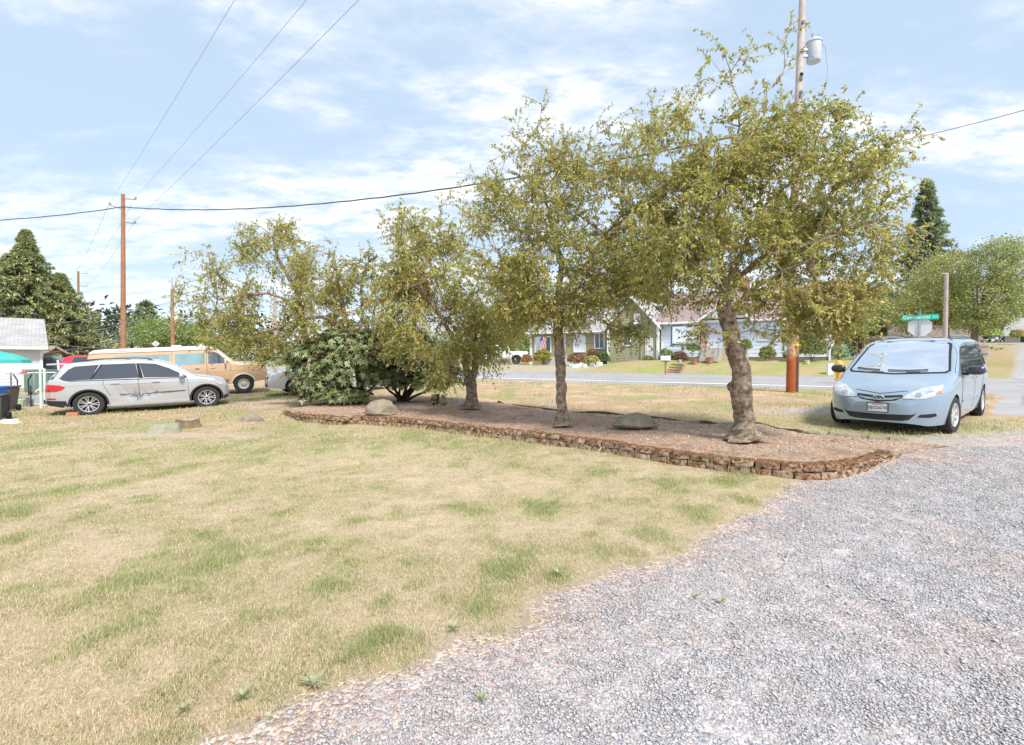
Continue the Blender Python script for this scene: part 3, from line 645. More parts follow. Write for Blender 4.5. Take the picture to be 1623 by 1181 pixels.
def slab(mb, pts, th=.14):
    """roof plane through 4 points with thickness downwards"""
    v0 = [Vector(p) for p in pts]; n_ = (v0[1]-v0[0]).cross(v0[2]-v0[0]).normalized()
    if n_.z < 0: n_ = -n_
    k = len(v0); return mb.add(v0+[p-n_*th for p in v0], [tuple(range(k)), tuple(range(2*k-1, k-1, -1))]+[(i, k+i, k+(i+1) % k, (i+1) % k) for i in range(k)])
M_white = mat('white_trim', (.80, .80, .80), .5); M_glassS = mat('house_glass', (.62, .70, .76), .08, metal=.5, nscale=1.2, namt=.15)
M_glassD = mat('house_glass_dark', (.07, .09, .11), .06, spec=.8)
M_curt = mat('curtain_white', (.72, .74, .80), .9, nscale=8, namt=.08)
M_green = mat('siding_olive', (.31, .31, .185), .75, nscale=3, namt=.06); M_blue = mat('siding_pale_blue', (.68, .75, .87), .7, nscale=3, namt=.05)
M_vinyl = mat('siding_white', (.66, .69, .75), .6, nscale=2, namt=.04)
def shingle(name, c, c2):
    if name in MATS: return MATS[name]
    m = mat(name, c, .95, nscale=1.2, namt=.12, bump=.01, bscale=30); nt = m.node_tree; b = nt.nodes['Principled BSDF']
    tcn = N(nt, 'ShaderNodeTexCoord'); br = N(nt, 'ShaderNodeTexBrick', i_Scale=1.0); br.inputs['Color1'].default_value = (*c, 1); br.inputs['Color2'].default_value = (*c2, 1)
    br.inputs['Mortar'].default_value = (*[q*.7 for q in c2], 1); br.inputs['Mortar Size'].default_value = .012; br.inputs['Brick Width'].default_value = .33; br.inputs['Row Height'].default_value = .15; br.inputs['Bias'].default_value = 0
    L(nt, tcn.outputs['Object'], br.inputs['Vector']); vm = N(nt, 'ShaderNodeVectorMath', operation='MULTIPLY'); src = b.inputs['Base Color'].links[0].from_socket
    nt.nodes['Principled BSDF']
    for n_ in nt.nodes:
        if n_.type == 'VECT_MATH' and n_.operation == 'SCALE': n_.inputs[0].default_value = (1, 1, 1)
    L(nt, br.outputs['Color'], vm.inputs[0]); L(nt, src, vm.inputs[1]); L(nt, vm.outputs[0], b.inputs['Base Color']); return m
M_shG = shingle('shingle_grey', (.44, .43, .43), (.36, .35, .35)); M_shR = shingle('shingle_rose', (.36, .27, .27), (.29, .21, .215)); M_shB = shingle('shingle_brown', (.27, .22, .18), (.20, .165, .14))
UP = Vector((0, 0, 1))
def corner_boards(hs, pts, z1, w_=.12, z0=0):
    for x, y in pts: m_ = MB(); m_.box((x-w_/2, y-w_/2-.03, z0), (x+w_/2, y+w_/2, z1)); m_.build('corner_board', M_white, hs)

# blue house
B0 = R(1049, 570, 42.0); B1 = R(1315, 570, 35.4); zg = 1.40
hs, W = hframe('house', 'pale blue clapboard house with picture window and rose-grey roof across the road', B0, B1, zg)
D = 9.0; EH = 3.25
m_ = MB(); lap(m_, (0, 0, 0), (1, 0, 0), (0, -1, 0), 0, W, .25, EH, e=.30); lap(m_, (W, 0, 0), (0, 1, 0), (1, 0, 0), 0, D, .25, EH, e=.3)
lap(m_, (W, 0, 0), (0, 1, 0), (1, 0, 0), 0, D, EH, EH+2.6, lo=lambda z: (z-EH)*D/2/2.6, hi=lambda z: D-(z-EH)*D/2/2.6, e=.3)
lap(m_, (0, D, 0), (0, -1, 0), (-1, 0, 0), 0, D, .25, EH, e=.3)
lap(m_, (0, D, 0), (0, -1, 0), (-1, 0, 0), 0, D, EH, EH+2.6, lo=lambda z: (z-EH)*D/2/2.6, hi=lambda z: D-(z-EH)*D/2/2.6, e=.3)
m_.add([(0, D, -1), (W, D, -1), (W, D, EH), (0, D, EH)], [(0, 1, 2, 3)])
m_.build('wall', M_blue, hs)
m_ = MB(); m_.box((0, 0, -1.0), (W, D, .249)); m_.build('foundation', mat('foundation_brown', (.22, .17, .14), .9, nscale=5, namt=.2), hs)
rf = MB(); ov = .45; rx = EH+2.6+.15
slab(rf, [(-ov, -ov, EH-.12), (W+ov, -ov, EH-.12), (W+ov, D/2, rx), (-ov, D/2, rx)]); slab(rf, [(-ov, D+ov, EH-.12), (W+ov, D+ov, EH-.12), (W+ov, D/2+.01, rx), (-ov, D/2+.01, rx)])
roof = rf.build('roof', M_shR, hs)
m_ = MB(); m_.box((-ov, -ov-.09, EH-.32), (W+ov, -ov-.005, EH-.14)); m_.build('gutter', M_white, hs)
m_ = MB(); m_.box((5.2, D/2-.3, rx-.1), (5.9, D/2+.4, rx+.9)); m_.build('chimney', mat('brick_red', (.35, .16, .12), .9, nscale=9, namt=.2), roof)
# porch gable over the entry
pg = MB(); gx0, gx1, gz = 3.3, 6.7, EH+1.25
slab(pg, [(gx0-.2, -.85, EH-.05), (gx0-.2, 3.0, EH-.05), ((gx0+gx1)/2, 3.0, gz), ((gx0+gx1)/2, -.85, gz)], .1); slab(pg, [(gx1+.2, -.85, EH-.05), (gx1+.2, 3.0, EH-.05), ((gx0+gx1)/2, 3.0, gz), ((gx0+gx1)/2, -.85, gz)], .1)
pr = pg.build('porch_roof', M_shR, hs)
m_ = MB(); lap(m_, (0, -.7, 0), (1, 0, 0), (0, -1, 0), 0, 0, EH-.05, gz-.1, lo=lambda z: gx0+(z-EH+.05)*(gx1-gx0)/2/1.3, hi=lambda z: gx1-(z-EH+.05)*(gx1-gx0)/2/1.3, e=.15); m_.build('porch_gable', M_blue, hs)
for sgn_ in (0, 1):
    m_ = MB(); xa = gx0-.2 if sgn_ == 0 else gx1+.2; xm = (gx0+gx1)/2
    m_.add([(xa, -.89, EH-.06), (xm, -.89, gz-.02), (xm, -.89, gz-.2), (xa, -.89, EH-.24), (xa, -.855, EH-.06), (xm, -.855, gz-.02), (xm, -.855, gz-.2), (xa, -.855, EH-.24)], [(0, 1, 2, 3), (7, 6, 5, 4), (0, 4, 5, 1), (3, 2, 6, 7), (0, 3, 7, 4), (1, 5, 6, 2)]); m_.build('barge_board', M_white, hs)
M_dk = mat('dark_frame', (.07, .07, .07), .5)
window(hs, .85, 3.05, 1.35, 2.75, mf=M_dk, mp=mat('picture_glass', (.88, .92, .95), .05, metal=.85), fr=.07, label='wide picture window with dark frame')
M_pink = mat('pink_pattern', (.62, .22, .26), .8, nscale=6, col2=(.75, .45, .52))
m_ = MB(); m_.box((3.14, -.075, 1.0), (3.62, -.03, 2.78)); m_.build('door_panel', M_pink, hs)
m_ = MB(); m_.box((4.9, -.08, 1.0), (5.8, -.03, 2.9)); dr = m_.build('door', mat('door_red', (.55, .16, .12), .5), hs); m_ = MB(); m_.box((5.62, -.11, 1.9), (5.68, -.082, 2.0)); m_.build('handle', M_dk, dr)
window(hs, 7.3, 10.0, 1.55, 2.75, mf=M_white, mp=M_glassS, mull=(8.65,))
window(hs, 11.0, 12.0, 1.5, 2.75, mf=M_white, mp=M_curt)
corner_boards(hs, [(0, 0), (W, 0)], EH)
st_ = MB()
for k in range(5): st_.box((3.6, -1.15-.30*(5-k), -.1), (4.95, -1.12-.30*(4-k), .19*(k+1)))
st_.build('steps', mat('concrete_step', (.46, .42, .38), .9, nscale=6, namt=.15), hs)
m_ = MB(); m_.box((3.3, -1.10, -.2), (6.6, -.001, .95)); m_.build('porch', mat('concrete_step'), hs)
m_ = MB(); M_iron = mat('iron_rail', (.12, .12, .12), .5, metal=.5)
for x in np.linspace(5.0, 6.5, 12): m_.tube([(x, -1.0, .95), (x, -1.0, 1.75)], .012, 5)
m_.tube([(5.0, -1.0, 1.75), (6.5, -1.0, 1.75)], .02, 5); m_.tube([(4.95, -2.6, .2), (4.95, -2.6, 1.05), (4.95, -1.0, 1.75)], .02, 5); m_.tube([(3.6, -2.6, .2), (3.6, -2.6, 1.05), (3.6, -1.0, 1.75)], .02, 5); m_.build('railing', M_iron, hs)
HS_BLUE = hs

# green house
Q0 = R(842, 575, 48.8); Q1 = R(1046, 570, 42.3); zg = 1.18
hs, W = hframe('house', 'olive green clapboard house with white trimmed windows and gable wing', Q0, Q1, zg)
GW = 4.3; XM = W-GW; EH = 2.95; D = 8.0
m_ = MB(); lap(m_, (0, 0, 0), (1, 0, 0), (0, -1, 0), 0, XM, -.5, EH, e=.22); lap(m_, (XM, -.6, 0), (1, 0, 0), (0, -1, 0), 0, GW, -.5, EH+.2, e=.22)
GH = 2.3; lap(m_, (XM, -.6, 0), (1, 0, 0), (0, -1, 0), 0, GW, EH+.2, EH+.2+GH, lo=lambda z: (z-EH-.2)*GW/2/GH, hi=lambda z: GW-(z-EH-.2)*GW/2/GH, e=.22)
lap(m_, (0, D, 0), (0, -1, 0), (-1, 0, 0), 0, D, -.5, EH, e=.22); lap(m_, (0, D, 0), (0, -1, 0), (-1, 0, 0), 0, D, EH, EH+2.2, lo=lambda z: (z-EH)*D/2/2.2, hi=lambda z: D-(z-EH)*D/2/2.2, e=.22)
lap(m_, (XM, 0, 0), (0, -1, 0), (-1, 0, 0), 0, .6, -.5, EH+.2, e=.22); lap(m_, (W, -.6, 0), (0, 1, 0), (1, 0, 0), 0, D+.6, -.5, EH+.2, e=.22)
m_.build('wall', M_green, hs)
rf = MB(); slab(rf, [(-.4, -.45, EH-.1), (XM, -.45, EH-.1), (XM, D/2, EH+2.35), (-.4, D/2, EH+2.35)]); slab(rf, [(-.4, D+.45, EH-.1), (W, D+.45, EH-.1), (W, D/2+.01, EH+2.35), (-.4, D/2+.01, EH+2.35)])
xm = XM+GW/2; slab(rf, [(XM-.35, -1.0, EH-.05), (XM-.35, D, EH-.05), (xm, D, EH+GH+.38), (xm, -1.0, EH+GH+.38)]); slab(rf, [(W+.35, -1.0, EH-.05), (W+.35, D, EH-.05), (xm+.01, D, EH+GH+.38), (xm+.01, -1.0, EH+GH+.38)])
roof = rf.build('roof', M_shG, hs)
for xa in (XM-.35, W+.35):
    m_ = MB(); z0_, z1_ = EH-.06, EH+GH+.37
    m_.add([(xa, -1.04, z0_), (xm, -1.04, z1_), (xm, -1.04, z1_-.2), (xa, -1.04, z0_-.2), (xa, -1.005, z0_), (xm, -1.005, z1_), (xm, -1.005, z1_-.2), (xa, -1.005, z0_-.2)], [(0, 1, 2, 3), (7, 6, 5, 4), (0, 4, 5, 1), (3, 2, 6, 7), (0, 3, 7, 4), (1, 5, 6, 2)]); m_.build('barge_board', M_white, hs)
m_ = MB(); m_.box((-.4, -.54, EH-.28), (XM-.36, -.46, EH-.12)); m_.build('gutter', M_white, hs)
corner_boards(hs, [(0, 0), (XM, -.6), (W, -.6)], EH+.1, .2, -.5)
def hx(u):   # photo column -> run along this facade
    d = (Q1-Q0).normalized(); k = (u-CX)/F; return (k*Q0.y-Q0.x)/(d.x-k*d.y)
window(hs, hx(849), hx(857), 1.0, 2.35, mf=M_white, mp=M_glassS); window(hs, hx(866), hx(872.5), 1.0, 2.35, mf=M_white, mp=M_glassD)
window(hs, hx(910.5), hx(927), 1.0, 2.55, mf=M_white, mp=M_curt, mull=(), label='tall window with a drawn white curtain'); window(hs, hx(943.5), hx(957), 1.3, 2.55, mf=M_white, mp=M_glassD, mull=(hx(950),))
window(hs, hx(992), hx(1002), 1.5, 2.6, (0, -.6, 0), mf=M_white, mp=M_glassD); window(hs, hx(1009.5), hx(1017), 3.35, 4.05, (0, -.6, 0), mf=M_white, mp=M_curt)
m_ = MB(); m_.box((hx(1028.5), -.66, .25), (hx(1035.5), -.625, 1.95)); dr = m_.build('door', M_curt, hs)
m_ = MB(); xa, xb = hx(1027.5), hx(1036.8)
m_.box((xa-.06, -.68, .2), (xa+.02, -.6, 2.05)); m_.box((xb-.04, -.68, .2), (xb+.04, -.6, 2.05)); m_.box((xa+.021, -.68, 1.96), (xb-.041, -.6, 2.05)); m_.build('door_frame', M_white, hs)
m_ = MB(); m_.tube([(hx(1018), -.66, -.4), (hx(1018), -.66, 3.0), (hx(1009), -.66, 3.02)], .035, 6); m_.build('conduit', mat('conduit', (.14, .14, .10), .6), hs)
m_ = MB(); m_.box((hx(872), -1.6, -.45), (hx(903), -.03, .55)); m_.build('porch', mat('porch_grey', (.5, .48, .5), .9, nscale=7, namt=.2), hs)
m_ = MB(); M_cedar = mat('cedar', (.38, .20, .12), .8, nscale=6, namt=.2)
for x in (hx(873), hx(876.5)): m_.box((x-.05, -1.55, .55), (x+.05, -1.45, 1.5))
m_.box((hx(873)+.051, -1.53, 1.38), (hx(876.5)-.051, -1.47, 1.46)); m_.build('porch_railing', M_cedar, hs); m_ = MB(); m_.box((hx(900), -1.5, .55), (hx(906), -1.4, 1.5)); m_.build('porch_railing', M_cedar, hs)
m_ = MB(); m_.box((hx(887), -.08, .55), (hx(897), -.03, 2.6)); m_.build('front_door', mat('door_lilac', (.60, .55, .62), .6), hs)
# flag on the porch
fl = thing('flag', 'striped flag hanging on a short staff from the green house porch', 'flag', tuple(hs.matrix_basis @ Vector((hx(871), -1.7, 1.4))))
m_ = MB(); m_.tube([(0, .3, .0), (0, -.35, 1.0)], .015, 5); m_.build('staff', M_white, fl)
V = []; Fq = []
for i in range(7):
    for j in range(9): V.append((.06*math.sin(j*1.3)+.09*i-.1, -.35+.05*math.sin(i*1.7+j*.5)+j*.02, 1.0-.125*j-.03*i))
for i in range(6):
    for j in range(8): Fq.append((i*9+j, (i+1)*9+j, (i+1)*9+j+1, i*9+j+1))
cs = [((.6, .08, .08) if (k//9) % 2 == 0 else (.75, .72, .72)) if not (k//9 < 3 and k % 9 < 4) else (.05, .08, .3) for k in range(63)]
mk('cloth', V, Fq, mat('flag_cloth', rough=.8, attr=1, transl=.3), fl, cs)

# white vinyl garage at the far left
A1 = R(66, 590, 27.5); A0 = A1-Vector((.74, .67, 0))*7.5; zg = h(A1.x, A1.y)-.05
hs, W = hframe('garage', 'small white sided building with grey shingle roof behind the teal parasol', A0, A1, zg, 'building')
EH = 2.32; D = 7.0
m_ = MB(); lap(m_, (0, 0, 0), (1, 0, 0), (0, -1, 0), 0, W, 0, EH, e=.17); lap(m_, (W, 0, 0), (0, 1, 0), (1, 0, 0), 0, D, 0, EH, e=.17)
lap(m_, (W, 0, 0), (0, 1, 0), (1, 0, 0), 0, D, EH, EH+1.5, lo=lambda z: (z-EH)*D/2/1.5, hi=lambda z: D-(z-EH)*D/2/1.5, e=.17); m_.build('wall', M_vinyl, hs)
rf = MB(); slab(rf, [(-.3, -.5, EH-.08), (W+.3, -.5, EH-.08), (W+.12, D/2, EH+1.62), (-.3, D/2, EH+1.62)]); slab(rf, [(-.3, D+.5, EH-.08), (W+.3, D+.5, EH-.08), (W+.12, D/2+.01, EH+1.62), (-.3, D/2+.01, EH+1.62)])
roof = rf.build('roof', M_shG, hs); m_ = MB(); m_.box((W-3.6, 2.0, EH+1.05), (W-3.2, 2.3, EH+1.25)); m_.build('roof_vent', M_dk, roof)
m_ = MB(); m_.box((-.3, -.58, EH-.24), (W+.3, -.505, EH-.1)); m_.build('gutter', M_white, hs)
corner_boards(hs, [(W, 0)], EH, .12)

# roofs and walls glimpsed farther off
def simple_house(label, u0, u1, Y0, Y1, zg, EH, RH, D, mw, mr, win=(), cat='house', name='house'):
    a = R(u0, 560, Y0); b = R(u1, 560, Y1); hs, W = hframe(name, label, a, b, zg, cat)
    m_ = MB(); lap(m_, (0, 0, 0), (1, 0, 0), (0, -1, 0), 0, W, -1, EH, e=.25); lap(m_, (W, 0, 0), (0, 1, 0), (1, 0, 0), 0, D, -1, EH, e=.25); lap(m_, (0, D, 0), (0, -1, 0), (-1, 0, 0), 0, D, -1, EH, e=.25)
    for px, dd, nn_ in ((W, (0, 1, 0), (1, 0, 0)),):
        lap(m_, (px, 0, 0), dd, nn_, 0, D, EH, EH+RH, lo=lambda z: (z-EH)*D/2/RH, hi=lambda z: D-(z-EH)*D/2/RH, e=.25)
    lap(m_, (0, D, 0), (0, -1, 0), (-1, 0, 0), 0, D, EH, EH+RH, lo=lambda z: (z-EH)*D/2/RH, hi=lambda z: D-(z-EH)*D/2/RH, e=.25)
    m_.build('wall', mw, hs); rf = MB(); slab(rf, [(-.4, -.5, EH-.15), (W+.4, -.5, EH-.15), (W+.4, D/2, EH+RH+.1), (-.4, D/2, EH+RH+.1)]); slab(rf, [(-.4, D+.5, EH-.15), (W+.4, D+.5, EH-.15), (W+.4, D/2+.01, EH+RH+.1), (-.4, D/2+.01, EH+RH+.1)])
    rf.build('roof', mr, hs); m_ = MB(); m_.box((-.4, -.58, EH-.3), (W+.4, -.505, EH-.16)); m_.build('fascia', M_white if mw is not M_rose else mat('fascia_brown', (.3, .2, .16), .8), hs)
    for x0, x1, z0, z1 in win: window(hs, x0, x1, z0, z1, mf=M_white, mp=M_glassD)
    return hs
M_rose = mat('siding_rose', (.50, .29, .24), .8, nscale=3, namt=.06); M_brn = mat('siding_brown', (.30, .20, .14), .8, nscale=3, namt=.1)
M_crm = mat('siding_cream', (.62, .58, .50), .7, nscale=3, namt=.05)
simple_house('rose coloured house with low brown roof behind the street sign', 1385, 1545, 47, 44, 1.35, 2.0, 1.5, 8, M_rose, M_shB)
simple_house('white house with grey roof at the top of the side street', 1592, 1720, 68, 62, 3.3, 1.5, 2.2, 8, M_crm, M_shG, ((1.5, 2.6, .3, 1.2),))
simple_house('cream house behind the white pickup, seen under the tree leaves', 640, 768, 66, 60, 1.2, 2.8, 2.4, 9, M_crm, M_shG, ((2, 3.4, .9, 2.2), (6, 7.2, .9, 2.2)))
simple_house('low brown shed roof beyond the white garage', 56, 72, 40, 39.5, .3, 1.75, .4, 1.0, M_brn, shingle('shingle_tan', (.42, .35, .30), (.34, .28, .24)), (), 'shed', 'shed')
simple_house('pale house with white gable seen above the rhododendrons', 455, 560, 75, 75, 1.0, 2.8, 2.6, 9, M_vinyl, M_shG, ((3, 4.2, 1, 2.2),))

# ------------------------------------------------------------------ vegetation
M_leaf = mat('leaf', rough=.5, attr=1, transl=.45, spec=.4); M_leafG = mat('leaf_glossy', rough=.5, attr=1, transl=.15, spec=.5); M_needle = mat('needle', rough=.7, attr=1, transl=.2, spec=.2)
def bark(name, c, c2, sc=9, bp=.03): return mat(name, c, .95, nscale=sc, col2=c2, bump=bp, bscale=sc*2.2, spec=.15)
M_barkC = bark('bark_cherry', (.52, .42, .33), (.09, .06, .04), 12, .05); M_barkT = bark('bark_twig', (.42, .33, .25), (.30, .22, .16), 20, .0); M_barkD = bark('bark_dark', (.09, .065, .05), (.05, .04, .03)); M_barkF = bark('bark_far', (.24, .17, .12), (.14, .10, .07), 4)
def segs(p0, p1, r0, r1, n=4):
    """prisms round many straight segments"""
    d = p1-p0; ln = np.linalg.norm(d, axis=1, keepdims=True)+1e-9; d = d/ln
    up = np.where(np.abs(d[:, 2:3]) < .9, np.array([[0, 0, 1.]]), np.array([[1., 0, 0]])); x = np.cross(d, up); x /= np.linalg.norm(x, axis=1, keepdims=True)+1e-9; y = np.cross(d, x)
    a = 2*np.pi*np.arange(n)/n; c, s = np.cos(a), np.sin(a); ring = x[:, None]*c[None, :, None]+y[:, None]*s[None, :, None]
    V = np.concatenate([p0[:, None]+ring*r0[:, None, None], p1[:, None]+ring*r1[:, None, None]], 1)
    k = np.arange(n); f = np.stack([k, (k+1) % n, (k+1) % n+n, k+n], -1)
    return V.reshape(-1, 3), (f[None]+2*n*np.arange(len(p0))[:, None, None]).reshape(-1, 4)
def leaf_quads(p, d, nrm, ln, wd, fold=.12):
    """kite shaped leaves: p base, d direction, nrm approx normal"""
    d = d/(np.linalg.norm(d, axis=1, keepdims=True)+1e-9); s = np.cross(d, nrm); s /= np.linalg.norm(s, axis=1, keepdims=True)+1e-9; up = np.cross(s, d)
    ln = ln[:, None]; wd = wd[:, None]
    V = np.stack([p, p+d*ln*.45+s*wd*.5+up*wd*fold*2, p+d*ln-up*ln*.12, p+d*ln*.45-s*wd*.5+up*wd*fold*2], 1)
    n = len(p); return V.reshape(-1, 3), np.arange(4*n).reshape(-1, 4)
def unit(n, r=rng):
    v = r.normal(size=(n, 3)); return v/np.linalg.norm(v, axis=1, keepdims=True)
def grow(root, trunk, limbs, blobs, natt, shoots=(), leaf=(.055, .024), twigs=4, per=13, tl=(.22, .5), pal=None, seed=1, mtrunk=None, tside=12, droop=.5, knob=.06, rtip=.0035, maxr=.05, mleaf=None, hollow=.35, gapf=1.5, lift=0.0, bark_cols=None):
    """trunk: list of (point, radius); limbs: lists of (point, radius); blobs: (centre, (rx,ry,rz), weight)"""
    r = np.random.default_rng(seed); pos = []; par = []; fixed = []
    def addline(pl, start=None):
        last = start
        for q in pl: pos.append(np.array(q, float)); par.append(last if last is not None else -1); last = len(pos)-1
        return last
    tp = [np.array(p) for p, _ in trunk]; addline(tp); nfix = len(tp)
    for lb in limbs:
        pts = [np.array(p) for p, _ in lb]; dd = [np.linalg.norm(pts[0]-q) for q in pos[:len(tp)]]; addline(pts, int(np.argmin(dd)))
    nfix = len(pos); startable = [i for i in range(len(pos)) if i >= len(tp) or i >= len(tp)*.55]
    att = []; wts = np.array([b[2] for b in blobs], float); wts /= wts.sum()
    for k in range(natt):
        b = blobs[r.choice(len(blobs), p=wts)]; v = unit(1, r)[0]; q = r.random()**(1/3); q = hollow+(1-hollow)*q
        pt = np.array(b[0])+v*q*np.array(b[1])
        for _try in range(6):
            if float(fbm(np.array(pt[0]*gapf+pt[1]*.5+seed*3.1), np.array(pt[2]*gapf*1.1+pt[1]*.4), seed+50, 3)) > .45: break
            v = unit(1, r)[0]; q = hollow+(1-hollow)*r.random()**(1/3); pt = np.array(b[0])+v*q*np.array(b[1])
        att.append(pt)
    dens = [1.0]*len(att)
    for sh in shoots:
        a, b, nn_ = np.array(sh[0]), np.array(sh[1]), sh[2]; bow = r.normal(0, .05, 3)*np.linalg.norm(b-a)
        for k in range(nn_):
            f = (k+.6)/nn_; att.append(a+(b-a)*f+bow*math.sin(math.pi*f)+r.normal(0, .05, 3)); dens.append(.42)
    att = np.array(att); dens = np.array(dens); fix = np.array(pos)[startable]
    dmin = np.array([np.min(np.linalg.norm(fix-a, axis=1)) for a in att]); order = np.argsort(dmin)
    P_ = np.zeros((len(pos)+len(att)*14, 3)); P_[:len(pos)] = pos; okk = np.zeros(len(P_), bool); okk[startable] = True; plen = np.zeros(len(P_)); n = len(pos)
    tips = []
    for k in order:
        a = att[k]; dd = np.linalg.norm(P_[:n]-a, axis=1)+.30*plen[:n]+.25*np.maximum(0, P_[:n, 2]-a[2]); dd[~okk[:n]] = 1e9; j = int(np.argmin(dd)); b = P_[j].copy(); dist = np.linalg.norm(a-b)
        m = max(1, min(10, int(dist/.22))); arch = Vector((0, 0, 1))*dist*.10; last = j; off = r.normal(0, .06, 3)*dist
        for i in range(1, m+1):
            f = i/m; q = b+(a-b)*f+(np.array(arch)+off)*math.sin(math.pi*f)+(r.normal(0, .012, 3) if i < m else 0)
            P_[n] = q; par.append(last); okk[n] = True; plen[n] = plen[last]+dist/m; last = n; n += 1
        tips.append((last, dens[k]))
    P_ = P_[:n]; cnt = np.zeros(n)
    for t, _ in tips: cnt[t] += 1
    for i in range(n-1, nfix-1, -1): cnt[par[i]] += cnt[i]
    rad = np.minimum(rtip*np.maximum(cnt, 1)**.48, maxr)
    ii = np.arange(nfix, n); pp = np.array(par)[ii]; ok = np.ones(len(ii), bool)
    r0 = np.where(pp >= nfix, rad[pp], rad[ii]*1.15)
    V1, F1 = segs(P_[pp], P_[ii], r0, rad[ii], 5)
    # twigs and leaves
    T0 = []; T1 = []; TR = []; LP = []; LD = []; LN = []
    for t, de in tips:
        p = P_[t]; base = P_[t]-P_[par[t]]; base /= np.linalg.norm(base)+1e-9
        for _ in range(max(1, int(round(twigs*(de if de < 1 else r.uniform(.6, 1.4)))))):
            d = base*.8+unit(1, r)[0]*.9; d[2] += lift; d /= np.linalg.norm(d); ln = r.uniform(*tl); st = P_[t] if r.random() < .6 else P_[t]*.5+P_[par[t]]*.5
            q = st; prev = st
            for s_i in range(3):
                dq = d*ln/3; dq[2] -= droop*ln*.10*(s_i+.5); q = prev+dq; T0.append(prev); T1.append(q); TR.append(rtip*(1-.25*s_i))
                for z in range(max(1, per//3)):
                    f = r.random(); LP.append(prev+(q-prev)*f); lv = dq/np.linalg.norm(dq)*.55+unit(1, r)[0]*.8; lv[2] -= droop*.5; LD.append(lv); LN.append([0, 0, 1]+r.normal(0, .55, 3))
                prev = q
    T0 = np.array(T0); T1 = np.array(T1); TR = np.array(TR); V2, F2 = segs(T0, T1, TR*.6, TR*.45, 3)
    tm = MB(); n_s = tside
    def noisy_tube(line, n_s):
        pts = [Vector(p) for p, _ in line]; rads = [q for _, q in line]
        # resample
        fp = []; fr = []
        for i in range(len(pts)-1):
            m = max(2, int((pts[i+1]-pts[i]).length/.022)) if len(line) > 1 else 2; m = min(m, 26)
            for j in range(m): f = j/m; fp.append(pts[i].lerp(pts[i+1], f)); fr.append(rads[i]*(1-f)+rads[i+1]*f)
        fp.append(pts[-1]); fr.append(rads[-1]); o0 = len(tm.v); tm.tube(fp, fr, n_s)
        for i in range(len(fp)):
            for k in range(n_s):
                v = Vector(tm.v[o0+i*n_s+k]); nz = 1.2*(float(fbm(np.array(v.x*11+v.z*4.5+seed), np.array(v.y*11+v.z*8.5), seed+5, 4))-.5)
                tm.v[o0+i*n_s+k] = tuple(v+(v-fp[i])*nz*knob*16*min(1, 1)*.6)
    noisy_tube(trunk, tside)
    for lb in limbs: noisy_tube(lb, 8)
    nf = len(tm.f); o1 = len(tm.v); tm.v += V1.tolist(); tm.f += (F1+o1).tolist(); o1 = len(tm.v); tm.v += V2.tolist(); tm.f += (F2+o1).tolist()
    tr = tm.build('trunk', mtrunk or M_barkC, root, 55); tr.data.materials.append(M_barkT); mi = np.zeros(len(tr.data.polygons), np.int32); mi[nf:] = 1; tr.data.polygons.foreach_set('material_index', mi)
    LP = np.array(LP); LD = np.array(LD); LN = np.array(LN); nl = len(LP)
    lnv = leaf[0]*r.uniform(.65, 1.25, nl); V3, F3 = leaf_quads(LP, LD, LN, lnv, lnv*leaf[1]/leaf[0]*r.uniform(.8, 1.2, nl))
    pal_ = np.array(pal); clump = fbm(LP[:, 0]*1.7+LP[:, 2]*.9+seed, LP[:, 1]*1.7+LP[:, 2]*1.1, seed)
    ci = np.clip(((clump-.25)*2*len(pal_)+r.normal(0, .9, nl)).astype(int), 0, len(pal_)-1); cc = VG*pal_[ci]*r.uniform(.75, 1.25, (nl, 1))
    brown = r.random(nl) < .03; cc[brown] = np.array([.30, .17, .07])
    mk('crown', V3, F3, mleaf or M_leaf, root, np.repeat(cc, 4, axis=0))
    return root
VG = np.array([2.5, 2.5, 2.2])
CHERRY = [(.18, .175, .055), (.22, .205, .07), (.145, .155, .05), (.27, .225, .095), (.19, .205, .075), (.11, .12, .045)]
def tr_pts(lst, Y, dz0=None):
    """(u, v, radius px) -> world points at depth Y (or per-point depth)"""
    o = []
    for q in lst:
        u, v, rp = q[:3]; YY = Y+(q[3] if len(q) > 3 else 0); o.append((tuple(R(u, v, YY)), rp*YY/F))
    return o
def blobs_px(lst, Y):
    o = []
    for u, v, ru, rv, dy_, ry, wt in lst:
        YY = Y+dy_; c = R(u, v, YY); o.append((tuple(c), (ru*YY/F, ry, rv*YY/F), wt))
    return o
def on_bed(u, v):
    p = P(u, v, .2); return p
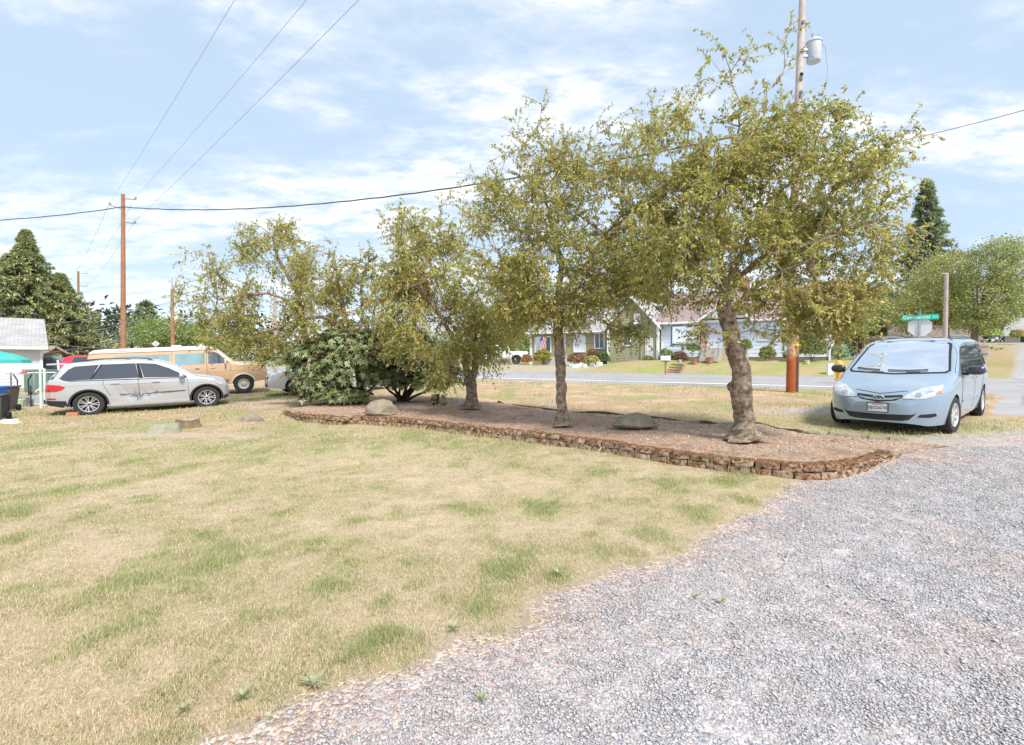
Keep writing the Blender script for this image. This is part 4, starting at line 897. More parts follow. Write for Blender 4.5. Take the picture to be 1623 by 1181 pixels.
# tree 1: gnarled, right
p = on_bed(1180, 690); Y = p.y
t1 = thing('cherry_tree', 'tree with thick gnarled burled trunk at the right end of the bed', 'tree', (0, 0, 0), group='small leafy trees in the front bed')
grow(t1, tr_pts([(1180,694,34),(1179,684,21),(1180,668,14.5),(1180,650,14.5),(1175,628,17),(1173,612,17.5),(1176,598,15),(1172,575,14.5),(1164,552,13),(1157,530,12),(1152,505,11),(1148,480,10),(1150,452,9)], Y),
     [tr_pts([(1150,470,4.5),(1120,440,4,-.2),(1090,400,3,-.5),(1060,370,2,-.6)], Y), tr_pts([(1151,455,5.5),(1165,420,4.5,.2),(1185,380,3,.5),(1200,340,2,.6)], Y), tr_pts([(1152,500,3.8),(1190,460,3.2,-.3),(1240,430,2.5,-.6),(1290,410,1.8,-.8)], Y),
      tr_pts([(1150,480,5),(1170,440,4.5,.5),(1230,390,4,1.0),(1300,350,3,1.2)], Y), tr_pts([(1150,452,6),(1140,400,5,0),(1137,350,4,.1),(1140,300,3,.1)], Y)],
     blobs_px([(1140,330,105,85,0,1.2,1.7),(1240,290,110,80,0,1.3,1.6),(1318,320,82,88,0,1.2,1.1),(1060,340,80,100,-.2,1.1,1.5),(1180,420,125,75,0,1.3,1.5),(1310,420,85,75,-.1,1.2,1.1),(1075,430,60,50,-.2,1.,.6),(1150,235,100,55,0,.9,.8),(1060,240,60,50,0,.8,.45),(1270,225,80,45,.1,.9,.5),
               (1250,495,95,42,-.2,1.0,.8),(1310,480,46,42,-.1,.9,.6),(1130,520,28,32,-.3,.5,.16),(1385,375,32,60,0,.8,.2),(1365,250,45,32,0,.6,.2)], Y), 780,
     [(R(1138,330,Y), R(1143,58,Y), 11), (R(1143,145,Y), R(1200,62,Y+.2), 5), (R(1235,230,Y), R(1246,35,Y), 7), (R(1290,250,Y), R(1310,150,Y), 5), (R(1370,270,Y), R(1445,195,Y+.3), 7), (R(1360,300,Y), R(1430,235,Y+.3), 5), (R(1060,250,Y), R(1030,150,Y), 6), (R(1080,240,Y), R(1120,90,Y), 7), (R(1350,420,Y), R(1425,345,Y), 6), (R(1370,320,Y), R(1462,200,Y), 6), (R(1200,230,Y), R(1218,130,Y), 4)],
     leaf=(.062, .027), twigs=6, per=18, pal=CHERRY, seed=5, tside=26, knob=.07, tl=(.2, .5), maxr=.045, rtip=.0034)
# tree 2: middle
p = on_bed(892, 669); Y = p.y
t2 = thing('cherry_tree', 'tree with slim straight knobbly trunk in the middle of the bed', 'tree', (0, 0, 0), group='small leafy trees in the front bed')
grow(t2, tr_pts([(892,673,17),(891,664,11),(891,652,7.6),(889,630,7.8),(890,612,8.2),(888,590,7.5),(888,568,8),(886,548,7.2),(884,520,7.5),(882,495,6.8),(884,470,6)], Y),
     [tr_pts([(884,512,4.5),(870,488,4,-.2),(850,450,3.5,-.5),(820,410,2.5,-.7)], Y), tr_pts([(884,485,4.5),(905,450,4,.1),(935,410,3,.4),(960,370,2.4,.5)], Y), tr_pts([(885,470,5),(890,420,4,0),(880,370,3,0),(865,320,2,0)], Y), tr_pts([(884,500,4),(915,480,3.5,-.5),(960,465,3,-.9),(1000,460,2.2,-1.1)], Y), tr_pts([(884,495,4),(850,470,3.5,.5),(800,450,3,.9),(770,440,2.2,1)], Y)],
     blobs_px([(870,330,85,75,0,1.2,1.2),(960,330,85,85,0,1.3,1.3),(800,380,70,80,0,1.2,1.1),(880,440,110,75,0,1.4,2.0),(970,440,75,60,-.1,1.2,.95),(1015,390,55,85,0,1.1,1.1),(1040,440,40,55,0,1.,.6),(790,450,60,65,-.1,1.1,.9),(850,270,60,50,0,.9,.5),(930,250,60,45,0,.9,.4),(940,497,70,26,-.3,.9,.5),(1000,508,34,26,-.4,.7,.3),(820,495,50,28,-.2,.9,.42),(775,330,32,45,0,.6,.25),(1000,260,40,50,0,.7,.3)], Y), 720,
     [(R(850,290,Y), R(851,148,Y), 9), (R(845,260,Y), R(815,185,Y), 5), (R(935,280,Y), R(1000,175,Y+.1), 8), (R(925,270,Y), R(955,190,Y), 5), (R(1000,240,Y), R(1080,150,Y), 7), (R(790,330,Y), R(742,270,Y), 5), (R(875,260,Y), R(872,205,Y), 4)],
     leaf=(.062, .026), twigs=6, per=18, pal=CHERRY, seed=8, tside=20, knob=.06, tl=(.22, .55), maxr=.04, rtip=.0036)
# tree 3: forked, left
p = on_bed(748, 640); Y = p.y
t3 = thing('cherry_tree', 'tree with low forked trunk at the right of the rhododendrons', 'tree', (0, 0, 0), group='small leafy trees in the front bed')
grow(t3, tr_pts([(748,645,17),(748,637,11),(748,625,8.5),(747,612,8.5),(745,602,9)], Y)+tr_pts([(741,590,5.5),(736,575,5),(732,550,4.5),(725,520,4)], Y),
     [tr_pts([(748,602,6),(753,585,5.5,.1),(754,560,5,.1),(752,525,4,.1),(748,480,3,.1)], Y), tr_pts([(735,570,4),(715,530,3.5,-.4),(690,490,3,-.7),(665,450,2.2,-.9)], Y), tr_pts([(753,560,4),(775,520,3,.2),(795,480,2.4,.3)], Y)],
     blobs_px([(690,430,70,70,0,1.4,1.2),(740,470,75,70,0,1.5,1.3),(650,410,45,60,0,1.1,.7),(640,480,45,55,-.3,1.1,.7),(700,520,75,45,-.5,1.3,1.0),(770,530,55,38,-.2,1.1,.6),(670,370,50,45,0,1.,.45),(740,570,55,24,-.8,.9,.35),(700,575,38,30,-1.0,.8,.3),(620,520,28,40,-.2,.8,.25)], Y), 500,
     [(R(650,380,Y), R(632,318,Y), 5), (R(690,360,Y), R(715,300,Y), 5), (R(670,370,Y), R(672,330,Y), 3), (R(640,420,Y), R(603,340,Y), 5), (R(730,400,Y), R(735,300,Y), 5)],
     leaf=(.075, .032), twigs=6, per=18, pal=CHERRY[:5]+[(.22, .215, .08)], seed=12, tside=14, knob=.04, tl=(.25, .6), droop=1.0, rtip=.0045)
# trees 4 and 5 behind the rhododendrons
Y = 17.5; b_ = R(497, 600, Y); z0 = h(b_.x, b_.y)
t4 = thing('cherry_tree', 'sparse wide tree with long bare limb reaching left over the beige van', 'tree', (0, 0, 0), group='sparse trees behind the rhododendrons')
def base_tr(u, Y, lst): q = R(u, 600, Y); return [((q.x, q.y, h(q.x, q.y)-.05), lst[0][2]*Y/F*1.4)]+tr_pts(lst, Y)
grow(t4, base_tr(497, Y, [(496,600,6.5),(490,560,6),(482,530,5.5),(478,500,5)]),
     [tr_pts([(478,500,3),(452,474,2.3,-.3),(425,465,2.0,-.5),(385,468,1.7,-.6),(345,475,1.2,-.6),(330,462,.8,-.6)], Y), tr_pts([(478,500,4),(470,460,3.5,0),(440,410,2.6,0),(432,375,1.8,0)], Y), tr_pts([(479,505,3.5),(440,520,3,-.6),(400,530,2.2,-.8)], Y), tr_pts([(345,475,1.8,-.6),(338,430,1.4,-.5),(330,400,1.,-.5)], Y)],
     blobs_px([(430,400,55,42,0,1.2,.75),(380,440,45,45,-.2,1.1,.5),(420,500,65,50,-.4,1.3,1.0),(360,525,48,30,-.6,1.,.6),(330,430,38,35,-.2,.9,.28),(320,490,30,30,-.2,.9,.22),(465,450,42,55,0,1.2,.6),(440,550,55,22,-.4,1.,.45),(300,460,20,25,-.2,.6,.08),(455,385,40,30,0,.9,.3)], Y), 340,
     [(R(340,430,Y), R(285,450,Y), 5), (R(330,470,Y), R(282,490,Y), 4), (R(430,380,Y), R(470,352,Y), 4), (R(345,415,Y), R(330,385,Y), 3), (R(400,390,Y), R(375,362,Y), 3)],
     leaf=(.085, .038), twigs=5, per=15, pal=CHERRY, seed=19, tside=10, tl=(.25, .65), rtip=.005)
Y = 16.6
t5 = thing('cherry_tree', 'airy tree with several slanting stems rising behind the left rhododendron', 'tree', (0, 0, 0), group='sparse trees behind the rhododendrons')
grow(t5, base_tr(572, Y, [(570,600,6),(562,560,5.5),(548,530,5)]),
     [tr_pts([(548,530,4),(535,512,3.5,-.2),(510,502,3,-.4),(485,505,2,-.4)], Y), tr_pts([(550,535,4),(545,490,3.4,0),(535,440,2.4,0),(530,410,1.6,0)], Y), tr_pts([(560,555,3),(575,500,2.4,.3),(572,450,1.8,.3),(580,420,1.2,.3)], Y), tr_pts([(562,560,3),(590,520,2,.2),(596,470,1.4,.2)], Y)],
     blobs_px([(525,440,42,45,0,1.1,.8),(505,480,40,45,-.2,1.1,.8),(560,430,35,32,0,.9,.35),(550,480,35,50,.2,1.1,.5),(515,525,50,25,-.3,1.,.4),(590,470,16,30,.1,.7,.12),(490,420,28,28,0,.8,.3)], Y), 200,
     [(R(560,420,Y), R(590,392,Y), 4), (R(520,410,Y), R(530,385,Y), 3), (R(575,440,Y), R(602,405,Y), 4), (R(585,460,Y), R(603,440,Y), 3)],
     leaf=(.085, .038), twigs=5, per=15, pal=CHERRY, seed=23, tside=10, tl=(.25, .6), rtip=.005)

# shrubs: leaf whorls over lobed masses
def shrub(name, label, cat, base, blobs, n, leaf, pal, whorl=7, seed=1, m=None, stems=6, up=.5, group=None, shell=.72, stem_r=.03, flowers=None, stem_m=None, zcut=None, jit=.25):
    r = np.random.default_rng(seed); t = thing(name, label, cat, (0, 0, 0), group=group); wts = np.array([b[2] for b in blobs], float); wts /= wts.sum()
    bi = r.choice(len(blobs), n, p=wts); C = np.array([blobs[i][0] for i in bi]); RR = np.array([blobs[i][1] for i in bi]); v = unit(n, r); v[:, 2] = np.where(v[:, 2] < -.45, -v[:, 2], v[:, 2])
    q = shell+(1-shell)*r.random(n)+.10*(fbm(v[:, 0]*3+bi, v[:, 1]*3+v[:, 2]*2, seed)-.5)*3; p = C+v*RR*q[:, None]
    nrm = v/RR; nrm /= np.linalg.norm(nrm, axis=1, keepdims=True); nrm = nrm+np.array([0, 0, up])+r.normal(0, jit, (n, 3)); nrm /= np.linalg.norm(nrm, axis=1, keepdims=True)
    if zcut is not None: k_ = p[:, 2] > zcut; p, nrm = p[k_], nrm[k_]; n = len(p)
    a0 = r.uniform(0, 2*np.pi, n); ref = np.where(np.abs(nrm[:, 2:3]) < .9, np.array([[0, 0, 1.]]), np.array([[1., 0, 0]])); x = np.cross(nrm, ref); x /= np.linalg.norm(x, axis=1, keepdims=True); y = np.cross(nrm, x)
    LP = []; LD = []; LN = []
    for k in range(whorl):
        a = a0+2*np.pi*k/whorl+r.normal(0, .2, n); d = x*np.cos(a)[:, None]+y*np.sin(a)[:, None]+nrm*r.uniform(-.15, .55, n)[:, None]; LP.append(p); LD.append(d); LN.append(nrm)
    LP, LD, LN = map(np.concatenate, (LP, LD, LN)); nl = len(LP); ln = leaf[0]*r.uniform(.7, 1.2, nl); V, Fq = leaf_quads(LP, LD, LN, ln, ln*leaf[1]/leaf[0])
    pal_ = np.array(pal); pc = VG*pal_[r.choice(len(pal_), n)]*r.uniform(.75, 1.25, (n, 1)); cc = np.tile(pc, (whorl, 1))*r.uniform(.85, 1.15, (nl, 1))
    mk('foliage', V, Fq, m or M_leafG, t, np.repeat(cc, 4, axis=0))
    mm = MB(); b = Vector(base)
    for k in range(stems):
        c = Vector(blobs[k % len(blobs)][0]); rr_ = blobs[k % len(blobs)][1]; e = c+Vector((r.uniform(-.5, .5)*rr_[0], r.uniform(-.5, .5)*rr_[1], r.uniform(-.1, .4)*rr_[2])); s0 = b+Vector((r.uniform(-.2, .2), r.uniform(-.15, .15), 0)); mid = s0.lerp(e, .5)+Vector((r.uniform(-.15, .15), r.uniform(-.1, .1), -.05))
        mm.tube([s0, s0.lerp(mid, .5)+Vector((0, 0, .03)), mid, e], [stem_r, stem_r*.85, stem_r*.7, stem_r*.35], 6)
    mm.build('stems', stem_m or M_barkD, t, 60); return t
RHO = [(.058, .078, .03), (.08, .10, .042), (.038, .052, .022), (.115, .13, .07), (.07, .085, .03), (.15, .155, .095)]
def gb(u, v, Y, ru, rv, ry, wt): c = R(u, v, Y); return (tuple(c), (ru*Y/F, ry, rv*Y/F), wt)
q = P(560, 641); Y = q.y-.2
rh = shrub('rhododendron', 'large dark rhododendron, left of the pair, with reddish tips hanging to the ground', 'shrub', (q.x+.1, q.y, q.z), [gb(540,585,Y,90,50,1.2,1.5), gb(512,612,Y-.3,50,28,.8,.8), gb(590,560,Y,70,38,1.1,1.), gb(498,572,Y,42,30,.8,.5), gb(532,628,Y-.5,62,15,.6,.55), gb(442,575,Y,25,14,.4,.10), gb(550,545,Y,60,25,.9,.6), gb(600,598,Y+.1,34,34,.9,.5)],
          3600, (.125, .040), RHO+[(.07, .085, .035), (.10, .085, .045)], 8, 31, stems=9, stem_r=.04, shell=.62, group='rhododendrons', zcut=q.z+.03)
q2 = P(655, 637); Y2 = q2.y
shrub('rhododendron', 'dark rhododendron, right of the pair, with bare stems showing underneath', 'shrub', (q2.x-.3, q2.y, q2.z), [gb(650,570,Y2,58,45,1.1,1.3), gb(690,590,Y2,38,28,.8,.6), gb(620,600,Y2,42,20,.8,.4), gb(640,540,Y2,50,24,.9,.6), gb(712,600,Y2,30,20,.6,.35), gb(665,610,Y2-.2,50,16,.8,.55), gb(620,590,Y2-.3,36,34,.8,.5)],
      2300, (.125, .040), RHO, 8, 37, stems=14, stem_r=.045, shell=.62, group='rhododendrons', zcut=q2.z+.12)
# dry red-brown tips on the left shrub
r_ = np.random.default_rng(3); pts = []
for (u, v) in [(500,562),(447,600),(563,545),(566,573),(610,548),(500,540),(540,560),(520,565),(590,565),(625,550),(480,605),(452,590),(545,600),(612,558)]:
    c = np.array(R(u, v, Y-.95)); pts += [c+r_.normal(0, .05, 3) for _ in range(9)]
pts = np.array(pts); n = len(pts); V, Fq = leaf_quads(pts, unit(n, r_), unit(n, r_), np.full(n, .075), np.full(n, .026))
mk('withered_leaves', V, Fq, M_leaf, rh, np.repeat(np.array([[.42, .15, .08]])*r_.uniform(.6, 1.2, (n, 1)), 4, axis=0))

# conifers
def conifer(name, label, base, hh, rad, n, pal, seed, clump=.5, skirt=.08, droop=.25, lean=(0, 0), irregular=.25, group=None, taper=1.0, trunk_r=.3, card=3.2):
    r = np.random.default_rng(seed); t = thing(name, label, 'tree', base, group=group)
    m_ = MB(); m_.tube([(0, 0, -.3), (lean[0]*.5, lean[1]*.5, hh*.5), (lean[0], lean[1], hh*.97)], [trunk_r, trunk_r*.55, .03], 8); m_.build('trunk', M_barkF, t, 60)
    nb = int(n/16); f = r.random(nb)**.8; z = hh*(skirt+(1-skirt)*f); a = r.uniform(0, 2*np.pi, nb); irr = 1+irregular*(fbm(a*1.3+seed, f*9, seed, 3)-.5)*3
    L_ = rad*(1-f)**taper*irr*(.75+.5*r.random(nb))+.025*rad; dirv = np.stack([np.cos(a), np.sin(a), np.full(nb, 0.)], -1)
    B0 = np.stack([lean[0]*f, lean[1]*f, z], -1); tipp = B0+dirv*L_[:, None]+np.stack([0*a, 0*a, -droop*L_+.12*L_*r.random(nb)], -1)
    V, Fq = segs(B0, tipp, np.full(nb, trunk_r*.12)*(1-f*.7), np.full(nb, .01), 3); mk('branches', V, Fq, M_barkF, t)
    k = 16; ff = 1-r.random((nb, k))**1.6*.75; pp = B0[:, None]+(tipp-B0)[:, None]*ff[..., None]+r.normal(0, .12, (nb, k, 3))*np.array([1, 1, .7])*clump*1.6*(.35+.65*(1-f))[:, None, None]
    dd = dirv[:, None]*.8+r.normal(0, .6, (nb, k, 3)); dd[..., 2] += .15; nn_ = np.tile([0, 0, 1.], (nb, k, 1))+r.normal(0, .45, (nb, k, 3))
    pp, dd, nn_ = pp.reshape(-1, 3), dd.reshape(-1, 3), nn_.reshape(-1, 3)
    # each clump is a spray of three narrow blades
    VV = []; FF = []; CC = []; pal_ = np.array(pal); base_c = pal_[np.clip(((fbm(pp[:, 0]*.6+seed, pp[:, 2]*.6+pp[:, 1]*.4, seed)-.25)*2*len(pal_)+r.normal(0, .7, len(pp))).astype(int), 0, len(pal_)-1)]
    o_ = 0
    for j in range(3):
        d2 = dd+r.normal(0, .5, dd.shape); ln = clump*r.uniform(.6, 1.2, len(pp)); v_, f_ = leaf_quads(pp, d2, nn_, ln, ln/card); VV.append(v_); FF.append(f_+o_); o_ += len(v_); CC.append(np.repeat(VG*base_c*r.uniform(.7, 1.3, (len(pp), 1)), 4, axis=0))
    mk('crown', np.concatenate(VV), np.concatenate(FF), M_needle, t, np.concatenate(CC)); return t
PINE = [(.15, .17, .09), (.185, .195, .105), (.11, .135, .08), (.215, .205, .12), (.155, .18, .095), (.125, .155, .095)]; SPR = [(.13, .16, .115), (.17, .20, .145), (.085, .11, .08), (.20, .21, .14)]
def con_at(u, vtop, Y, zb=None):
    q = R(u, 560, Y); z = h(q.x, q.y) if zb is None else zb; return (q.x, q.y, z), R(u, vtop, Y).z-z
for k, (u, vt, Y, rd, n, pal, seed, cl, lab, tp) in enumerate([
    (46, 368, 42, 5.4, 12000, PINE, 71, .36, 'tall full pine standing behind the white garage', 1.15),
    (104, 436, 43, 4.9, 10000, PINE, 72, .36, 'shorter wide pine leaning right beside the tall one at far left', 1.1),
    (232, 482, 75, 5.0, 2600, SPR, 73, .8, 'blue-green spruce behind the left power poles', .9),
    (1463, 284, 58, 5.0, 9000, SPR, 74, .45, 'tall pointed spruce rising above the street sign', 1.0),
    (208, 512, 100, 4.0, 1200, SPR, 75, 1.0, 'small far spruce just left of the blue-green one', .9),
    (1040, 455, 62, 5.0, 3600, SPR, 76, .7, 'dark conifer in the gap between the green and the blue house', .7),
    (1395, 455, 70, 4.5, 3000, SPR, 77, .8, 'dark conifer behind the shrubs right of the blue house', .8)]):
    b_, hh = con_at(u, vt, Y); conifer('pine_tree' if pal is PINE else 'spruce_tree', lab, b_, hh, rd, n, pal, seed, cl, group='evergreens round the neighbourhood', taper=tp, lean=(-.3, 0) if k == 1 else (0, 0), skirt=.06, irregular=.6 if pal is PINE else .22)
# broadleaf crowns farther off
def broad(name, label, u, Y, crown, n, pal, seed, leafs, trunk=(.2, ), zb=None, group=None, tu=None, stems=5):
    q = R(tu if tu is not None else u, 560, Y); z = h(q.x, q.y) if zb is None else zb; r = np.random.default_rng(seed); t = thing(name, label, 'tree', (0, 0, 0), group=group)
    bl = []
    for (cu, cv, ru, rv, dyy, ry, wt) in crown: c = R(cu, cv, Y+dyy); bl.append((np.array(c), np.array([ru*(Y+dyy)/F, ry, rv*(Y+dyy)/F]), wt))
    wts = np.array([b[2] for b in bl], float); wts /= wts.sum(); m_ = MB(); b0 = Vector((q.x, q.y, z-.2)); fork = Vector(bl[0][0]).lerp(b0, .55); fork.x = b0.x+.3*(fork.x-b0.x)
    m_.tube([b0, b0.lerp(fork, .5), fork], [trunk[0]*1.25, trunk[0], trunk[0]*.85], 9)
    for k in range(stems*len(bl)):
        b = bl[k % len(bl)]; e = Vector(b[0]+unit(1, r)[0]*b[1]*.7); m_.tube([fork, fork.lerp(e, .5)+Vector((0, 0, .1*(e-fork).length)), e], [trunk[0]*.4, trunk[0]*.22, trunk[0]*.05], 5)
    m_.build('trunk', M_barkF, t, 60)
    nc = int(n/14); bi = r.choice(len(bl), nc, p=wts); C = np.array([bl[i][0] for i in bi]); RR = np.array([bl[i][1] for i in bi]); v = unit(nc, r); pc = C+v*RR*(.45+.6*r.random((nc, 1))**.6)
    pp = (pc[:, None]+r.normal(0, 1, (nc, 14, 3))*leafs*1.7*np.array([1, 1, .6])).reshape(-1, 3); nl = len(pp); dd = unit(nl, r); dd[:, 2] -= .25; ln = leafs*r.uniform(.6, 1.3, nl); V, Fq = leaf_quads(pp, dd, np.array([0, 0, 1.])+r.normal(0, .6, (nl, 3)), ln, ln*.5)
    pal_ = np.array(pal); cl = VG*np.repeat(pal_[r.choice(len(pal_), nc)], 14, axis=0)*r.uniform(.75, 1.25, (nl, 1)); mk('crown', V, Fq, M_leaf, t, np.repeat(cl, 4, axis=0)); return t
YEL = [(.20, .195, .08), (.165, .17, .065), (.235, .22, .10), (.125, .14, .06)]; GRNB = [(.13, .165, .065), (.17, .20, .08), (.09, .12, .05)]; DKG = [(.065, .095, .04), (.10, .13, .055), (.045, .07, .03)]
broad('street_tree', 'yellowish bushy tree right behind the stop sign', 1500, 42, [(1495,440,40,38,0,2.5,1.2),(1470,480,42,40,0,2.5,1.2),(1440,505,24,28,0,1.6,.5),(1515,490,28,32,0,2,.7)], 15000, YEL, 81, .20, (.22,))
broad('street_tree', 'olive tree with visible trunk beside the side street', 1575, 38, [(1575,425,45,42,0,2.5,1.3),(1560,480,48,40,0,2.5,1.4),(1605,440,30,45,0,2,.7),(1590,400,30,26,0,1.5,.5),(1555,510,35,16,0,1.6,.4)], 16000, YEL+GRNB, 82, .18, (.24,), tu=1541)
broad('round_tree', 'round light green tree behind the diamond road sign', 252, 62, [(250,528,30,24,0,2.5,1.2),(285,535,25,20,0,2,.7),(300,530,20,22,0,2,.5)], 7500, GRNB, 83, .28, (.2,))
broad('round_tree', 'small green tree between the two far poles at left', 320, 66, [(322,545,26,16,0,2,1),(350,552,22,12,0,2,.6)], 4200, GRNB+YEL, 84, .28, (.18,))
broad('hedge_tree', 'dark leafy tree closing the gap behind the olive green house', 980, 66, [(960,470,60,30,0,3,1),(1010,470,40,35,0,3,1)], 6000, DKG+GRNB, 85, .32, (.25,))
broad('hedge_tree', 'green tree mass right of the blue house above its shrubs', 1365, 52, [(1350,480,36,40,0,2.5,1),(1385,500,30,30,0,2.2,.8),(1345,520,28,18,0,2,.6)], 8000, GRNB+DKG, 86, .24, (.22,))
broad('hedge_tree', 'dark tree hiding the far end of the road above the pickup', 760, 62, [(755,540,45,22,0,3,1),(815,545,25,18,0,2,.7),(700,545,40,20,0,3,.7)], 6500, DKG+GRNB, 87, .28, (.2,))
broad('hedge_tree', 'tall tree beyond the cherry trees left of the green house', 880, 80, [(880,480,60,32,0,4,1),(820,500,50,25,0,3,.8)], 5000, GRNB+DKG, 88, .38, (.3,))
broad('far_tree', 'grey-green tree at the right edge beyond the side street', 1615, 85, [(1610,490,22,22,0,3,1),(1635,480,30,32,0,3,1),(1590,510,16,14,0,2,.4)], 5000, [(.13,.16,.10),(.17,.19,.12),(.10,.13,.085)], 89, .4, (.3,))
# distant tree line (uncountable mass)
r_ = np.random.default_rng(9); pc = []; sz = []
for k in range(620):
    az = r_.uniform(-1.02, 1.05); dist = r_.uniform(125, 210); x, y = dist*math.sin(az), dist*math.cos(az)
    hb = 7.5+5.5*float(fbm(np.array(az*9), np.array(1.3), 4)); 
    for _ in range(5): pc.append((x+r_.normal(0, 1.5), y+r_.normal(0, 1.5), h(x, y)+hb*r_.random()**.8)); sz.append(1)
pc = np.array(pc); pp = (pc[:, None]+r_.normal(0, .9, (len(pc), 12, 3))).reshape(-1, 3); nl = len(pp); V, Fq = leaf_quads(pp, unit(nl, r_), np.array([0, 0, 1.])+r_.normal(0, .5, (nl, 3)), np.full(nl, 1.3), np.full(nl, .75))
pal_ = np.array([(.09, .12, .065), (.13, .15, .085), (.06, .085, .05)]); o = mk('distant_treeline', V, Fq, M_needle, None, np.repeat(np.repeat(pal_[r_.choice(3, len(pc))], 12, axis=0), 4, axis=0)); o['kind'] = 'stuff'

# garden shrubs of the two houses
def sh(lab, u, v, Y, w_px, h_px, pal, n=420, leaf=(.12, .05), seed=0, m=None, name='garden_shrub', dz=0):
    c = R(u, v, Y); rx = w_px*Y/F/2; rz = h_px*Y/F/2; zb = c.z-rz
    return shrub(name, lab, 'shrub', (c.x, c.y, zb-.05), [((c.x, c.y, zb+rz*.9), (rx, rx*.8, rz), 1), ((c.x+rx*.35, c.y-.1, zb+rz*.55), (rx*.65, rx*.6, rz*.65), .6), ((c.x-rx*.4, c.y-.1, zb+rz*.55), (rx*.6, rx*.6, rz*.65), .6)], int(n*1.6), leaf, pal, 5, seed+200, m or M_leaf, stems=4, stem_r=.02, shell=.6, jit=.5)
YG = [(.17, .155, .035), (.13, .13, .03), (.20, .17, .05)]; RED = [(.17, .065, .045), (.13, .055, .035), (.19, .12, .075), (.12, .12, .05)]; LY = [(.28, .26, .12), (.22, .21, .10), (.14, .15, .05)]
sh('round yellow-green bush left of the green house porch', 860, 564, 46.2, 28, 23, YG, 900, seed=1)
sh('rusty orange grass clump at the left corner of the green house', 835, 568, 47.5, 17, 14, [(.22,.12,.06),(.18,.11,.055)], 350, seed=2)
sh('low red-leaved bush right of the green house porch', 914, 567, 44.2, 30, 17, RED, 650, seed=3)
sh('pale yellow variegated bush beside the red one', 937, 570, 43.4, 26, 14, LY, 520, seed=4)
sh('reddish feathery bush behind the pale yellow one', 938, 560, 44.6, 18, 14, RED, 300, seed=5)
sh('round dark green bush before the green house wall', 956, 566, 44.2, 24, 20, DKG, 750, seed=6)
sh('low olive bush by the chain-link fence', 1027, 568, 41.2, 18, 9, GRNB, 260, seed=7)
sh('soft green bush at the corner between the two houses', 1056, 562, 41.0, 24, 22, GRNB+[(.22,.27,.16)], 500, seed=8)
sh('plum coloured bush under the picture window', 1078, 564, 40.2, 22, 17, [(.12,.06,.055),(.09,.065,.04),(.16,.09,.08)], 450, seed=9)
sh('small potted tree left of the porch steps', 1099, 550, 38.4, 24, 15, GRNB, 320, seed=10)
sh('green shrub behind the gnarled tree at the porch side', 1182, 545, 37.3, 18, 18, GRNB, 350, seed=11)
sh('round olive bush alone against the blue wall', 1216, 558, 36.2, 26, 20, [(.15,.15,.055),(.11,.12,.045)], 650, seed=12)
sh('big dark green shrub right of the utility pole', 1287, 540, 34.4, 42, 58, DKG+GRNB, 1700, seed=13)
sh('small green bush just left of the utility pole base', 1247, 562, 35.2, 12, 13, GRNB, 200, seed=14)
sh('grey-green bush at the right corner of the blue house', 1330, 556, 36, 26, 26, [(.17,.22,.15),(.13,.17,.11)], 600, seed=15)
sh('dark low hedge right of the blue house, by the stop sign', 1372, 520, 44, 60, 34, DKG+GRNB, 1500, (.2, .09), seed=16)
sh('rounded brown hedge ball at the end of the side street', 1613, 528, 60, 20, 14, [(.24,.2,.09),(.2,.18,.08)], 300, (.2, .1), seed=17)
sh('light green shrub at the side street lawn', 1572, 527, 52, 28, 12, [(.24,.29,.14),(.19,.24,.1)], 350, (.2, .1), seed=18)
# weeds along the lawn edge
for k, (u, v, rr_) in enumerate([(497,1092,.085),(385,1112,.06),(292,1133,.05),(720,1003,.065),(763,1115,.05),(885,916,.07),(1143,958,.05),(1105,950,.04),(1250,775,.05)]):
    p = P(u, v); r_ = np.random.default_rng(300+k); n = 34; a = r_.uniform(0, 2*np.pi, n)
    V, Fq = leaf_quads(np.tile([0, 0, 0.01], (n, 1)), np.stack([np.cos(a), np.sin(a), r_.uniform(.2, 1.8, n)], -1), np.tile([0, 0, 1.], (n, 1)), rr_*r_.uniform(.6, 1.1, n), rr_*.13*r_.uniform(.7, 1.2, n))
    o = mk('weed', V, Fq, M_leaf, None, np.repeat(np.array([[.52, .55, .34]])*r_.uniform(.7, 1.2, (n, 1)), 4, axis=0)); o.location = (p.x, p.y, p.z+.01)
    tag(o, ['largest pale rosette weed at the lawn edge', 'spiky green weed left of the largest rosette', 'leafy weed nearest the bottom left of the drive', 'low weed on the drive edge midway up the lawn', 'tiny weed alone in the near gravel', 'small weed at the upper lawn edge', 'small sprig in the gravel below the wall', 'tiniest sprig in the gravel, left of another', 'little weed in the gravel at the wall foot'][k], 'weed', 'weeds at the drive')
for k, (u, v) in enumerate([(543,1053),(482,1057),(1352,882),(410,1147),(1080,895)]):
    p = P(u, v); o = mk('fallen_leaf', [(-.018, 0, .0), (0, -.009, .008), (.021, 0, .003), (0, .009, .008)], [(0, 1, 2, 3)], mat('dead_leaf', (.32, .13, .06), .8)); o.location = (p.x, p.y, p.z+.02); o.rotation_euler.z = k*1.3
    tag(o, ['curled brown leaf on the lawn near the drive edge', 'brown leaf on the lawn, left of the other one', 'brown bark sliver alone in the middle of the gravel', 'red-brown leaf in the gravel at the lawn tip', 'tiny brown leaf on the upper gravel'][k], 'leaf', 'fallen leaves')

